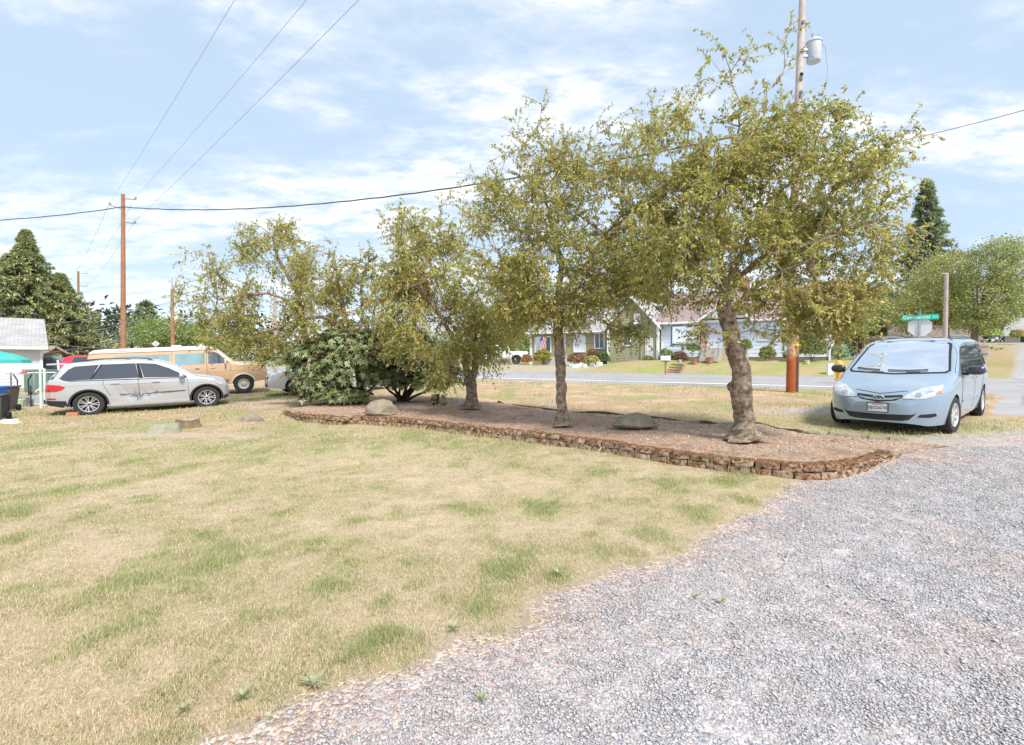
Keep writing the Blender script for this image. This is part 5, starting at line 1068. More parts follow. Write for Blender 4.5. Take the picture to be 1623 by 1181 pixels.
# ------------------------------------------------------------------ vehicles
def curve1(keys, smooth=.0):
    xs = np.array([k[0] for k in keys]); ys = np.array([k[1] for k in keys])
    if smooth:
        # rounded polyline: average over a window
        def f(x):
            x = np.asarray(x, float); o = np.linspace(-1, 1, 9)*smooth; return np.mean([np.interp(np.clip(x+q, xs[0], xs[-1]), xs, ys) for q in o], axis=0)
        return f
    return lambda x: np.interp(x, xs, ys)
class Car:
    """lofted body; x forward (rear axle at 0), y left, z up"""
    def __init__(s, name, label, cat, spec, loc, rotz, group=None):
        s.sp = spec; s.root = thing(name, label, cat, loc, rotz, group)
        x0, x1 = spec['x']; n = 110; tt = np.linspace(0, 1, n); xs = x0+(x1-x0)*(tt*.72+.28*(.5-.5*np.cos(math.pi*tt)))
        top = curve1(spec['top'], spec.get('sm', .05)); bot = curve1(spec['bot'], .04); Wf = curve1(spec['W'], 0.03); belt = curve1(spec['belt'], .05); tum = spec['tumble']; rc = curve1(spec['rc'], .05); crown = curve1(spec['crown'], .05)
        rings = []; K = []
        for x in xs:
            zt, zb, W_, bz, r_, cr_ = float(top(x)), float(bot(x)), float(Wf(x)), float(belt(x)), float(rc(x)), float(crown(x))
            zs = zt-cr_-r_; b = min(bz, zs); ring = []
            for k in range(9):
                f = k/8; z = zb+(b-zb)*f; ring.append((W_*(1-spec['tuck']*(1-f)**2.2+spec.get('bulge', .012)*math.sin(math.pi*f)), z))
            ws = W_-tum*max(0, zs-bz)
            for k in range(1, 8): f = k/7; ring.append((W_+(ws-W_)*f, b+(zs-b)*f))
            rx = min(r_*1.15, ws*.5)
            for k in range(1, 7): a = math.pi/2*k/6; ring.append((ws-rx*(1-math.cos(a)), zs+r_*math.sin(a)))
            w_end = ws-rx
            for k in range(1, 7): f = k/6; ring.append((w_end*(1-f), zt-cr_*(1-f)**1.0*(1-f) if cr_ else zt))
            ring[-1] = (0, zt); full = [(y, z) for y, z in ring]+[(-y, z) for y, z in ring[-2::-1]]; rings.append([(x, y, z) for y, z in full])
        V = [p for r in rings for p in r]; k = len(rings[0]); Fq = []
        for i in range(n-1):
            for j in range(k-1): a = i*k+j; Fq.append((a, a+1, a+k+1, a+k))
            Fq.append((i*k+k-1, i*k, (i+1)*k, (i+1)*k+k-1))
        Fq.append(tuple(range(k))); Fq.append(tuple(range((n-1)*k, n*k))[::-1])
        me = bpy.data.meshes.new('body'); me.from_pydata(V, [], Fq); bm = bmesh.new(); bm.from_mesh(me); bmesh.ops.recalc_face_normals(bm, faces=bm.faces); bm.to_mesh(me); bm.free()
        s.bvh = BVHTree.FromPolygons([Vector(v) for v in V], Fq); s.me = me; s.xs = xs
    def finish(s, m, axles, R_, wall=.33, sides=(1, -1), inner=None):
        """cut the wheel wells"""
        o = link('body', s.me, m, s.root); W0 = max(v.co.y for v in s.me.vertices)
        cm = MB()
        for ax in axles:
            for sd_ in sides:
                M = Matrix.Translation((ax, sd_*(W0+.1), R_*1.0)) @ Matrix.Rotation(math.pi/2*sd_, 4, 'X')
                cm.lathe([(R_*1.13, 0), (R_*1.13, wall+.1)], 40, M)
        c = cm.build('cut', None, s.root); md = o.modifiers.new('b', 'BOOLEAN'); md.object = c; md.operation = 'DIFFERENCE'; md.solver = 'EXACT'
        dg = bpy.context.evaluated_depsgraph_get(); me = bpy.data.meshes.new_from_object(o.evaluated_get(dg)); o.modifiers.clear(); o.data = me; bpy.data.objects.remove(c)
        me.name = 'body'; me.materials.clear(); me.materials.append(m); me.materials.append(inner or mat('well_black', (.012, .012, .013), .9))
        W_ = W0
        for p in me.polygons:
            c_ = p.center; n_ = p.normal
            for ax in axles:
                d = math.hypot(c_.x-ax, c_.z-R_)
                if d < R_*1.14 and abs(c_.y) < W0*1.02 and (abs(d-R_*1.13) < .03 and abs(n_.y) < .5 or (abs(n_.y) > .9 and abs(c_.y) < W0-wall*.6)): p.material_index = 1
            if n_.z < -.9 and c_.z < .45: p.material_index = 1
        me.shade_smooth(); me.set_sharp_from_angle(angle=math.radians(32)); s.body = o; return o
    def ray(s, p, axis, sgn):
        if axis == 'y': o, d = Vector((p[0], 3*sgn, p[1])), Vector((0, -sgn, 0))
        elif axis == 'x': o, d = Vector((9*sgn+1.4, p[0], p[1])), Vector((-sgn, 0, 0))
        else: o, d = Vector((p[0], p[1], 5)), Vector((0, 0, -1))
        hit, nrm, _, _ = s.bvh.ray_cast(o, d)
        if hit is None:
            hit, nrm, _, _ = s.bvh.find_nearest(o+d*(2.2 if axis == 'y' else 6 if axis == 'x' else 3.5))
        if nrm.dot(d) > 0: nrm = -nrm
        return hit, nrm
    def patch(s, name, poly, axis, sgn, m, off=.004, res=.06, parent=None, thick=0, smooth=True, label=None):
        pl = [Vector(q) for q in poly]; out = []
        for i in range(len(pl)):
            a, b = pl[i], pl[(i+1) % len(pl)]; k = max(1, int((b-a).length/res))
            for j in range(k): out.append(a.lerp(b, j/k))
        xs = [q[0] for q in out]; ys = [q[1] for q in out]; pts = list(out)
        gx_ = np.arange(min(xs)+res*.5, max(xs), res); gy_ = np.arange(min(ys)+res*.5, max(ys), res); px = np.array([q[0] for q in poly]); 
        for X in gx_:
            for Y_ in gy_:
                if inpoly(np.array(X), np.array(Y_), [tuple(q) for q in poly]) and dline(np.array(X), np.array(Y_), [tuple(q) for q in poly], True) > res*.35: pts.append(Vector((X, Y_)))
        n = len(out); vs, _, fs, _, _, _ = delaunay_2d_cdt([Vector((q[0], q[1])) for q in pts], [(i, (i+1) % n) for i in range(n)], [list(range(n))], 1, 1e-5)
        V = []; Vb = []
        for q in vs:
            hit, nrm = s.ray(q, axis, sgn); V.append(hit+nrm*(off+thick)); Vb.append(hit+nrm*off*.2)
        me = bpy.data.meshes.new(name); k = len(V); Fq = [tuple(f) for f in fs]; VV = V+Vb
        ecount = {}
        for f in Fq:
            for i in range(len(f)): e = (f[i], f[(i+1) % len(f)]); ecount[e] = 1
        for (a, b) in list(ecount):
            if (b, a) not in ecount: Fq.append((a, a+k, b+k, b))
        me.from_pydata(VV, [], Fq); bm = bmesh.new(); bm.from_mesh(me); bmesh.ops.recalc_face_normals(bm, faces=bm.faces)
        bm.to_mesh(me); bm.free()
        # face outward
        if smooth: me.shade_smooth(); me.set_sharp_from_angle(angle=math.radians(40))
        o = link(name, me, m, parent or s.root)
        if label: o['label'] = label
        return o
    def both(s, name, poly, m, sides=(1, -1), **k):
        return [s.patch(name, poly, 'y', sd_, m, **k) for sd_ in sides]
    def line(s, name, pts, axis, sgn, m, wdt=.012, parent=None, off=.002):
        """thin strip along a polyline on the body"""
        pl = []
        for a, b in zip(pts[:-1], pts[1:]):
            a, b = Vector(a), Vector(b); k = max(1, int((b-a).length/.05)); pl += [a.lerp(b, j/k) for j in range(k)]
        pl.append(Vector(pts[-1])); mm = MB(); P3 = []
        for q in pl: hit, nrm = s.ray(q, axis, sgn); P3.append(hit+nrm*off)
        mm.tube(P3, wdt/2, 5); return mm.build(name, m, parent or s.root, 60)
    def wheel(s, ax, sd_, y, R_, wdt, rim_r, mr, spokes=7, style='v', steer=0, tyre=None, z=None, center=None):
        M_ty = mat('tyre', (.028, .028, .03), .85, nscale=30, namt=.2); mt = mat('brake_dark', (.03, .03, .03), .6)
        zc_ = R_ if z is None else z; M = Matrix.Translation((ax, y*sd_, zc_)) @ Matrix.Rotation(steer, 4, 'Z') @ Matrix.Rotation(-math.pi/2*sd_, 4, 'X')   # +z of the lathe points outward
        w0 = MB(); w0.lathe([(.0, -wdt*.30), (rim_r*.9, -wdt*.30), (rim_r*.9, wdt*.06), (0, wdt*.06)], 24, M); wh = w0.build('wheel', mt, s.root)
        t_ = MB(); r = R_; t_.lathe([(rim_r*.98, -wdt*.5), (r*.93, -wdt*.5), (r*.985, -wdt*.42), (r, -wdt*.3), (r, wdt*.3), (r*.985, wdt*.42), (r*.94, wdt*.5), (rim_r*1.12, wdt*.52), (rim_r*1.0, wdt*.47), (rim_r*.98, wdt*.2)], 40, M, False); t_.build('tyre', M_ty, wh, 35)
        rm = MB(); rm.lathe([(rim_r*1.01, wdt*.15), (rim_r*1.02, wdt*.475), (rim_r*.95, wdt*.47), (rim_r*.90, wdt*.38), (rim_r*.88, wdt*.15)], 32, M, False)
        hubz = wdt*.36
        rm.lathe([(rim_r*.20, wdt*.1), (rim_r*.24, hubz), (rim_r*.12, hubz+.012), (0, hubz+.014)], 16, M)
        if style == 'steel':
            rm.lathe([(rim_r*.89, wdt*.30), (rim_r*.62, wdt*.16), (rim_r*.5, wdt*.22), (rim_r*.30, wdt*.44), (rim_r*.28, wdt*.54), (0, wdt*.55)], 24, M, False)
        for k in range(spokes):
            for da in ((-.16, .16) if style == 'double' else (0,)):
                a = 2*math.pi*k/spokes; a1 = a+da; 
                p0 = Vector((rim_r*.16*math.cos(a+da*.6), rim_r*.16*math.sin(a+da*.6), hubz)); p1 = Vector((rim_r*.93*math.cos(a1), rim_r*.93*math.sin(a1), wdt*.42)); dd = (p1-p0).normalized(); sv_ = Vector((-dd.y, dd.x, 0)).normalized()
                if style == 'steel': continue
                wa, wb = (rim_r*.055, rim_r*.05) if style == 'double' else (rim_r*.10, rim_r*.14)
                th = Vector((0, 0, -.03)); q = [p0-sv_*wa, p0+sv_*wa, p1+sv_*wb, p1-sv_*wb]; q = q+[v+th for v in q]
                rm.add([M @ v for v in q], [(0, 1, 2, 3), (7, 6, 5, 4), (0, 4, 5, 1), (1, 5, 6, 2), (2, 6, 7, 3), (3, 7, 4, 0)])
        rm.build('rim', mr, wh, 35)
        if center: c_ = MB(); c_.lathe([(rim_r*.13, hubz+.012), (rim_r*.12, hubz+.022), (0, hubz+.022)], 14, M); c_.build('hub_cap', center, wh)
        return wh
    def add(s, name, mb, m, parent=None, smooth=40, bevel=0, label=None):
        o = mb.build(name, m, parent or s.root, smooth, bevel)
        if label: o['label'] = label
        return o
def paint(name, c, met=.0, coat=.8, rough=.35, nz=.03): return mat(name, c, rough, metal=met, coat=coat, nscale=1.5, namt=nz)
M_blk = mat('black_plastic', (.022, .022, .024), .55, nscale=25, namt=.1); M_rub = mat('seam_black', (.015, .015, .015), .8); M_chr = mat('chrome', (.72, .72, .74), .15, metal=.9)
M_tint = mat('tinted_glass', (.035, .045, .06), .05, spec=.9, coat=.5); M_ws = mat('windscreen_glass', (.80, .84, .90), .06, metal=.85, spec=1., coat=1.0, nscale=1.2, namt=.10)
M_red = mat('tail_lens', (.50, .015, .02), .12, coat=.8); M_alloy = mat('alloy', (.55, .55, .57), .3, metal=.6); M_lens = mat('headlamp_lens', (.48, .52, .57), .08, coat=1., spec=.8, nscale=16, namt=.35); M_amb = mat('amber_lens', (.70, .22, .05), .15, coat=.6)
def plate(car, txt, pos, M, w_=.305, hh=.152, tcol=(.05, .08, .35)):
    pb = MB(); pb.box((-w_/2, -hh/2, 0), (w_/2, hh/2, .008), M); o = pb.build('licence_plate', mat('plate_white', (.78, .80, .82), .4, nscale=6, namt=.08), car.root)
    fb = MB()
    for a, b in (((-w_/2-.012, -hh/2-.012, -.002), (-w_/2, hh/2+.012, .011)), ((w_/2, -hh/2-.012, -.002), (w_/2+.012, hh/2+.012, .011)), ((-w_/2, hh/2, -.002), (w_/2, hh/2+.012, .011)), ((-w_/2, -hh/2-.012, -.002), (w_/2, -hh/2, .011))): fb.box(a, b, M)
    fb.build('plate_frame', M_rub, o)
    text_mesh('plate_text', txt, .082, mat('plate_blue', tcol, .5), o, M @ Matrix.Translation((0, -.008, .0095)), .001, True)
    text_mesh('plate_state', 'WASHINGTON', .026, mat('plate_red', (.45, .06, .08), .5), o, M @ Matrix.Translation((0, .057, .0095)), .001, True)
    return o

# --- minivan
W1 = P(1504, 687); a_ax = math.atan2(1.95, 2.32)        # rearward direction of the axis
fwd = math.atan2(-1.95, -2.32); fx, fy = math.cos(fwd), math.sin(fwd); lx, ly = -fy, fx
WB = 3.03; TR = .84
# its left front wheel is the one on the right of the picture
wx, wy = 8.05, 9.30; ox, oy = wx-fx*WB-lx*TR, wy-fy*WB-ly*TR
zf = h(wx, wy); zr = h(ox, oy); 
spec = dict(x=(-1.12, 3.98), sm=.07, tuck=.06, tumble=.27,
    top=[(-1.12, .95), (-1.08, 1.15), (-.98, 1.52), (-.72, 1.70), (.2, 1.76), (1.3, 1.755), (1.75, 1.69), (2.2, 1.47), (2.62, 1.22), (2.88, 1.09), (3.2, .99), (3.6, .88), (3.84, .78), (3.93, .68), (3.98, .55)],
    bot=[(-1.12, .38), (-.8, .26), (0, .22), (3.2, .20), (3.8, .19), (3.98, .24)], W=[(-1.12, .70), (-1.02, .84), (-.75, .93), (0, .965), (2.6, .965), (3.2, .95), (3.5, .90), (3.72, .80), (3.86, .66), (3.95, .50), (3.98, .40)],
    belt=[(-1.12, .98), (0, 1.02), (2.6, .96), (3.0, .93)], rc=[(-1.12, .08), (-.9, .12), (0, .10), (2.0, .08), (2.5, .09), (3.0, .14), (3.98, .08)], crown=[(-1.12, .01), (0, .04), (1.8, .04), (2.6, .06), (3.3, .05), (3.98, .01)])
van = Car('minivan', 'pale blue minivan parked nose-on beside the gravel drive', 'minivan', spec, (ox, oy, zr+.0), fwd)
van.root.rotation_euler = (0, math.atan2(zr-zf, WB), fwd)
M_pb = paint('paint_ice_blue', (.30, .40, .50), .3, 1.0, .34)
van.finish(M_pb, (0, WB), .335)
van.patch('windscreen', [(-.66, 1.60), (-.56, 1.655), (0, 1.685), (.56, 1.655), (.66, 1.60), (.785, 1.13), (.74, 1.105), (0, 1.075), (-.74, 1.105), (-.785, 1.13)], 'x', 1, M_ws, res=.05)
van.patch('windscreen_frit', [(-.70, 1.62), (-.58, 1.685), (0, 1.712), (.58, 1.685), (.70, 1.62), (.825, 1.12), (.77, 1.08), (0, 1.05), (-.77, 1.08), (-.825, 1.12)], 'x', 1, M_rub, off=.002, res=.05)
van.both('windscreen_surround', [(1.78, 1.60), (1.86, 1.60), (2.74, 1.08), (2.64, 1.08)], M_blk, off=.003)
for nm, pl in (('side_window', [(1.80, 1.56), (2.42, 1.13), (2.46, 1.05), (1.22, 1.05), (1.22, 1.58)]), ('side_window', [(1.15, 1.58), (1.15, 1.06), (.12, 1.08), (.12, 1.59)]), ('side_window', [(.04, 1.59), (.04, 1.09), (-.92, 1.13), (-.84, 1.42), (-.62, 1.57)])):
    van.both(nm, pl, M_tint)
van.both('window_pillar', [(1.22, 1.585), (1.22, 1.05), (1.15, 1.06), (1.15, 1.585)], M_blk, off=.006)
van.both('window_pillar', [(.12, 1.595), (.12, 1.08), (.04, 1.09), (.04, 1.595)], M_blk, off=.006)
van.both('door_seam', [(2.50, 1.02), (2.515, 1.02), (2.53, .42), (2.515, .30), (2.50, .42)], M_rub, off=.002); van.both('door_seam', [(1.19, 1.05), (1.20, 1.05), (1.20, .30), (1.19, .30)], M_rub, off=.002); van.both('door_seam', [(.08, 1.05), (.09, 1.05), (.36, .55), (.36, .5), (.35, .5)], M_rub, off=.002)
van.both('door_rail', [(.1, .93), (-.95, .96), (-.95, .98), (.1, .95)], M_rub, off=.003)
van.both('side_molding', [(2.45, .52), (.62, .52), (.62, .57), (2.45, .57)], M_pb, off=.004, thick=.01)
for yy in (1, -1):
    for x in (1.42, 1.02):
        hit, n_ = van.ray((x, .93), 'y', yy); b_ = MB(); b_.box((hit.x-.1, hit.y-.004 if yy > 0 else hit.y-.035, .915), (hit.x+.1, hit.y+.035 if yy > 0 else hit.y+.004, .945)); van.add('door_handle', b_, M_chr, bevel=.008)
# bonnet seams, lamps
van.line('bonnet_seam', [(.62, .905), (.40, .80), (0, .745), (-.40, .80), (-.62, .905)][1:4], 'x', 1, M_rub, .012)
for yy in (1, -1):
    lp = van.patch('headlight', [(yy*.845, .83), (yy*.83, .90), (yy*.62, .86), (yy*.44, .765), (yy*.34, .675), (yy*.56, .665), (yy*.74, .70)], 'x', 1, M_lens, thick=.006, res=.035)
    van.patch('reflector', [(yy*.72+.055*math.cos(a), .775+.04*math.sin(a)) for a in np.linspace(0, 2*np.pi, 12)[:-1]], 'x', 1, M_chr, off=.012, res=.03, parent=lp); van.patch('reflector', [(yy*.57+.05*math.cos(a), .74+.038*math.sin(a)) for a in np.linspace(0, 2*np.pi, 12)[:-1]], 'x', 1, mat('lens_grey', (.28, .31, .36), .15, coat=.8), off=.012, res=.03, parent=lp)
    van.patch('indicator', [(yy*.845, .775), (yy*.84, .825), (yy*.785, .79), (yy*.78, .755)], 'x', 1, M_amb, off=.014, res=.03, parent=lp)
    van.patch('fog_vent', [(yy*.80, .37), (yy*.79, .42), (yy*.60, .395), (yy*.57, .35), (yy*.72, .345)], 'x', 1, M_rub, off=.006, res=.03)
gr_ = van.patch('grille', [(-.34, .735), (0, .70), (.34, .735), (.36, .70), (.26, .635), (0, .595), (-.26, .635), (-.36, .70)], 'x', 1, M_rub, off=.003, res=.04)
van.patch('grille_bar', [(-.33, .695), (-.2, .672), (0, .658), (.2, .672), (.33, .695), (.30, .672), (.2, .640), (0, .626), (-.2, .640), (-.30, .672)], 'x', 1, M_pb, off=.003, thick=.012, res=.04, parent=gr_)
van.patch('lower_intake', [(-.56, .42), (-.5, .395), (0, .375), (.5, .395), (.56, .42), (.46, .30), (.35, .275), (0, .265), (-.35, .275), (-.46, .30)], 'x', 1, mat('mesh_black', (.02, .02, .022), .7, nscale=60, namt=.6), off=.004, res=.04)
# front emblem: interlaced ovals
hit, n_ = van.ray((0, .665), 'x', 1); em = MB(); fxm = hit.x+.022
def oval(mb, cy, cz, a, b, x, r_=.006):
    pts = [(x, cy+a*math.cos(t), cz+b*math.sin(t)) for t in np.linspace(0, 2*np.pi, 25)]; mb.tube(pts, r_, 5)
bk = MB(); bk.prism([(.088*math.cos(t), .058*math.sin(t)) for t in np.linspace(0, 2*np.pi, 25)[:-1]], lambda a, b, k: (fxm-.012+.010*k, a, .668+b)); ebk = van.add('emblem', bk, M_blk)
oval(em, 0, .668, .085, .055, fxm, .008); oval(em, 0, .668, .024, .052, fxm+.002); oval(em, 0, .690, .052, .022, fxm+.002); van.add('emblem_ring', em, M_chr, ebk)
hit, n_ = van.ray((0, .49), 'x', 1); plate(van, 'BJG2670', None, Matrix.Translation((hit.x+.012, 0, .50)) @ Matrix(((0, 0, 1, 0), (1, 0, 0, 0), (0, 1, 0, 0), (0, 0, 0, 1))))
# wipers, mirrors, roof rails
for pa in ([(.50, 1.125), (.2, 1.11), (-.12, 1.115)], [(-.26, 1.12), (-.5, 1.13), (-.68, 1.155)]):
    van.line('wiper', pa, 'x', 1, M_rub, .022, off=.02)
for yy in (1, -1):
    hit, n_ = van.ray((2.36, 1.08), 'y', yy); mm = MB(); mm.box((hit.x-.02, min(hit.y-.02*yy, hit.y+.10*yy), 1.03), (hit.x+.05, max(hit.y-.02*yy, hit.y+.10*yy), 1.08)); mr = van.add('mirror', mm, M_blk)
    sh_ = MB(); c0 = Vector((hit.x+.02, hit.y+.20*yy, 1.125)); me_ = bmesh.new(); bmesh.ops.create_uvsphere(me_, u_segments=18, v_segments=12, radius=1)
    for v in me_.verts: 
        e = .75; v.co = Vector([math.copysign(abs(c)**e, c) for c in v.co]); v.co = Vector((v.co.x*.085 if v.co.x > 0 else v.co.x*.05, v.co.y*.14, v.co.z*.088))+c0
    m2 = bpy.data.meshes.new('mirror_shell'); me_.to_mesh(m2); me_.free(); m2.shade_smooth(); link('mirror_shell', m2, mat('mirror_dark', (.035, .04, .055), .25, coat=.6), mr)
    rr_ = MB(); pts = []
    for x in np.linspace(1.35, -.75, 14):
        hit, n_ = van.ray((x, yy*.60), 'z', 1); pts.append((x, yy*.60, hit.z+(.055 if -.7 < x < 1.3 else .005)))
    rr_.tube(pts, .022, 7); rr_.box((1.18, yy*.60-.025, pts[2][2]-.1), (1.30, yy*.60+.025, pts[2][2]-.01)); rr_.box((-.66, yy*.60-.025, pts[-2][2]-.1), (-.55, yy*.60+.025, pts[-2][2]-.01)); van.add('roof_rail', rr_, mat('rail_grey', (.22, .24, .27), .4, metal=.4))
    van.patch('taillight', [(yy*.72, .85), (yy*.84, .85), (yy*.80, 1.25), (yy*.72, 1.25)], 'x', -1, M_red, res=.06)
van.patch('rear_window', [(-.6, 1.12), (.6, 1.12), (.55, 1.5), (-.55, 1.5)], 'x', -1, M_tint)
for ax, st in ((0, 0), (WB, -.10)):
    for sd_ in (1, -1): van.wheel(ax, sd_, .845, .335, .215, .215, mat('hubcap_silver', (.62, .63, .65), .35, metal=.4), 7, 'v', st)
# steering wheel-ish silhouette and headrests are behind glass; sunshade fold seen through the windscreen is a reflection

# --- silver SUV
rw = R(143, 657, 14.7); fw = R(322, 650, 16.25)
ang = math.atan2(fw.y-rw.y, fw.x-rw.x); WB = 2.93; TR = .80
ux, uy = math.cos(ang), math.sin(ang); nx_, ny_ = -uy, ux            # left of the car points away from the camera
ox, oy = rw.x+nx_*TR, rw.y+ny_*TR; zr, zf = h(ox, oy)-.035, h(ox+ux*WB, oy+uy*WB)-.03
spec = dict(x=(-.97, 3.59), sm=.05, tuck=.05, tumble=.30,
    top=[(-.97, .88), (-.93, 1.03), (-.80, 1.28), (-.55, 1.62), (-.35, 1.69), (.3, 1.745), (1.2, 1.755), (1.75, 1.70), (2.15, 1.53), (2.62, 1.22), (2.75, 1.17), (3.1, 1.12), (3.38, 1.04), (3.50, .94), (3.57, .78), (3.59, .65)],
    bot=[(-.97, .42), (-.6, .30), (0, .27), (3.1, .26), (3.4, .25), (3.59, .34)], W=[(-.97, .72), (-.86, .84), (-.5, .92), (0, .95), (2.6, .95), (3.2, .935), (3.38, .88), (3.50, .76), (3.59, .55)],
    belt=[(-.97, 1.10), (0, 1.12), (2.6, 1.03), (3.2, 1.0)], rc=[(-.97, .06), (-.5, .10), (0, .09), (2.0, .08), (2.6, .10), (3.3, .13), (3.83, .08)], crown=[(-.97, .01), (0, .035), (2.6, .05), (3.5, .05), (3.83, .01)])
suv = Car('suv', 'silver SUV with crumpled dented doors parked in front of the beige van', 'SUV', spec, (ox, oy, zr), ang)
suv.root.rotation_euler = (0, -math.atan2(zf-zr, WB), ang); suv.root.scale = (1, 1, .935)
M_sil = paint('paint_silver', (.50, .515, .55), .35, .9, .30)
suv.finish(M_sil, (0, WB), .37)
S_ = (-1, 1)
# black lower cladding and arches
def ring(ax, z, r0, r1, a0=0, a1=math.pi, n=20): return [(ax+r1*math.cos(a), z+r1*math.sin(a)) for a in np.linspace(a0, a1, n)]+[(ax+r0*math.cos(a), z+r0*math.sin(a)) for a in np.linspace(a1, a0, n)]
for ax in (0, WB): suv.both('arch_trim', ring(ax, .37, .42, .468, -.25 if ax == 0 else -.35, math.pi+.2), M_blk, off=.004, thick=.012, res=.05)
suv.both('sill', [(.50, .27), (2.45, .27), (2.45, .34), (.50, .34)], M_sil, off=.004, thick=.035)
suv.both('bumper_skirt', [(-.93, .40), (-.5, .29), (-.46, .33), (-.50, .50), (-.93, .54)], M_blk, off=.004, thick=.012)
suv.patch('rear_bumper', [(-.70, .43), (.70, .43), (.72, .56), (-.72, .56)], 'x', -1, M_blk, off=.004, thick=.03)
suv.both('bumper_reflector', [(-.93, .56), (-.72, .555), (-.72, .60), (-.93, .61)], M_red, off=.006)
suv.both('front_skirt', [(3.41, .28), (3.66, .34), (3.66, .42), (3.42, .42)], M_blk, off=.004, thick=.01)
suv.patch('grille', [(-.32, .62), (-.04, .62), (-.04, .84), (-.28, .84)], 'x', 1, M_blk); suv.patch('grille', [(.32, .62), (.04, .62), (.04, .84), (.28, .84)], 'x', 1, M_blk); suv.patch('front_intake', [(-.5, .38), (.5, .38), (.5, .5), (-.5, .5)], 'x', 1, M_blk)
suv.both('rear_quarter_window', [(-.52, 1.16), (-.60, 1.22), (-.42, 1.46), (-.28, 1.545), (.28, 1.585), (.05, 1.13), (-.40, 1.12)], M_tint, res=.05)
suv.both('side_window', [(.34, 1.588), (.10, 1.13), (1.20, 1.13), (1.13, 1.60)], M_tint, res=.05)
suv.both('side_window', [(1.22, 1.60), (1.32, 1.13), (2.40, 1.09), (2.43, 1.12), (1.95, 1.42), (1.62, 1.565)], M_tint, res=.05)
suv.both('window_trim', [(-.63, 1.20), (-.52, 1.13), (-.38, 1.095), (2.44, 1.065), (2.42, 1.085), (-.40, 1.115), (-.51, 1.155), (-.61, 1.215)], M_rub, off=.006); suv.both('door_pillar', [(1.14, 1.595), (1.22, 1.595), (1.31, 1.12), (1.20, 1.12)], M_rub, off=.006)
suv.both('rear_pillar', [(.045, 1.13), (.11, 1.13), (.35, 1.59), (.30, 1.588)], M_rub, off=.006); suv.both('rear_glass_corner', [(-.92, 1.15), (-.76, 1.17), (-.52, 1.60), (-.62, 1.60), (-.78, 1.34)], M_tint, off=.005)
suv.patch('windscreen', [(-.60, 1.60), (0, 1.66), (.60, 1.60), (.74, 1.27), (0, 1.20), (-.74, 1.27)], 'x', 1, M_ws)
suv.patch('rear_window', [(-.60, 1.17), (.60, 1.17), (.52, 1.60), (-.52, 1.60)], 'x', -1, M_tint)
sp_ = MB(); sp_.box((-.92, -.62, 1.60), (-.50, .62, 1.655)); suv.add('spoiler', sp_, M_sil, bevel=.02)
for a in ([(1.18, 1.12), (1.20, .36)], [(2.42, 1.05), (2.46, .40)], [(.50, .60), (.34, .98), (.38, 1.12)]): 
    for sd_ in S_: suv.line('door_seam', a, 'y', sd_, M_rub, .010)
suv.line('dent_crease', [(.72, .63), (1.02, .615), (1.12, .55), (1.18, .62), (1.22, .53), (1.30, .62), (1.42, .60), (1.62, .645), (1.72, .63), (2.36, .645)], 'y', -1, M_rub, .024, off=.004)
suv.line('dent_crease', [(1.05, .70), (1.12, .62), (1.16, .50), (1.13, .42)], 'y', -1, mat('crease_grey', (.16, .16, .17), .6), .020); suv.line('dent_crease', [(1.60, .72), (1.63, .66), (1.58, .58)], 'y', -1, mat('crease_grey'), .012)
suv.line('shoulder_crease', [(-.6, .96), (0, .97), (1.2, .955), (2.4, .93), (3.3, .88)], 'y', -1, M_sil, .016); suv.line('shoulder_crease', [(-.6, .96), (1.2, .955), (3.3, .88)], 'y', 1, M_sil, .016)
# crumple: push in the body skin round the door gap
for v in suv.body.data.vertices:
    if v.co.y < -.8:
        for cx__, cz__, rx_, rz_, am in ((1.15, .60, .30, .20, .055), (.85, .72, .22, .14, .03), (1.5, .68, .3, .13, .03), (1.9, .6, .35, .1, .015)):
            q = math.exp(-((v.co.x-cx__)/rx_)**2-((v.co.z-cz__)/rz_)**2); v.co.y += am*q*(1+.5*math.sin(v.co.x*31+v.co.z*17))
for yy in S_:
    for x in (.62, 1.62):
        hit, n_ = suv.ray((x, .985), 'y', yy); b_ = MB(); b_.box((hit.x-.1, min(hit.y, hit.y+.035*yy), .97), (hit.x+.1, max(hit.y, hit.y+.035*yy), 1.0)); suv.add('door_handle', b_, M_sil, bevel=.008)
    suv.patch('taillight', [(-.945, .80), (-.93, 1.03), (-.62, .985), (-.50, .93), (-.56, .85), (-.70, .80)], 'y', yy, M_red, thick=.008, res=.04)
    suv.patch('headlight', [(3.20, .84), (3.22, .93), (3.38, .90), (3.53, .80), (3.52, .72), (3.38, .76)], 'y', yy, M_lens, thick=.006, res=.04)
    hit, n_ = suv.ray((2.28, 1.12), 'y', yy); mb = MB(); c0 = Vector((hit.x, hit.y+.14*yy, 1.15)); bmm = bmesh.new(); bmesh.ops.create_uvsphere(bmm, u_segments=14, v_segments=10, radius=1)
    for v in bmm.verts: v.co = Vector((v.co.x*.08, v.co.y*.13, v.co.z*.085))+c0
    m2 = bpy.data.meshes.new('mirror'); bmm.to_mesh(m2); bmm.free(); m2.shade_smooth(); link('mirror', m2, M_sil, suv.root)
    rr_ = MB(); pts = []
    for x in np.linspace(1.55, -.35, 12):
        hit, n_ = suv.ray((x, yy*.58), 'z', 1); pts.append((x, yy*.58, hit.z+(.045 if -.3 < x < 1.5 else 0)))
    rr_.tube(pts, .02, 6); suv.add('roof_rail', rr_, M_blk)
hb = MB(); hb.box((-1.12, -.05, .40), (-.95, .05, .47)); hb.tube([(-1.08, 0, .47), (-1.08, 0, .53)], .03, 8); suv.add('tow_hitch', hb, M_blk)
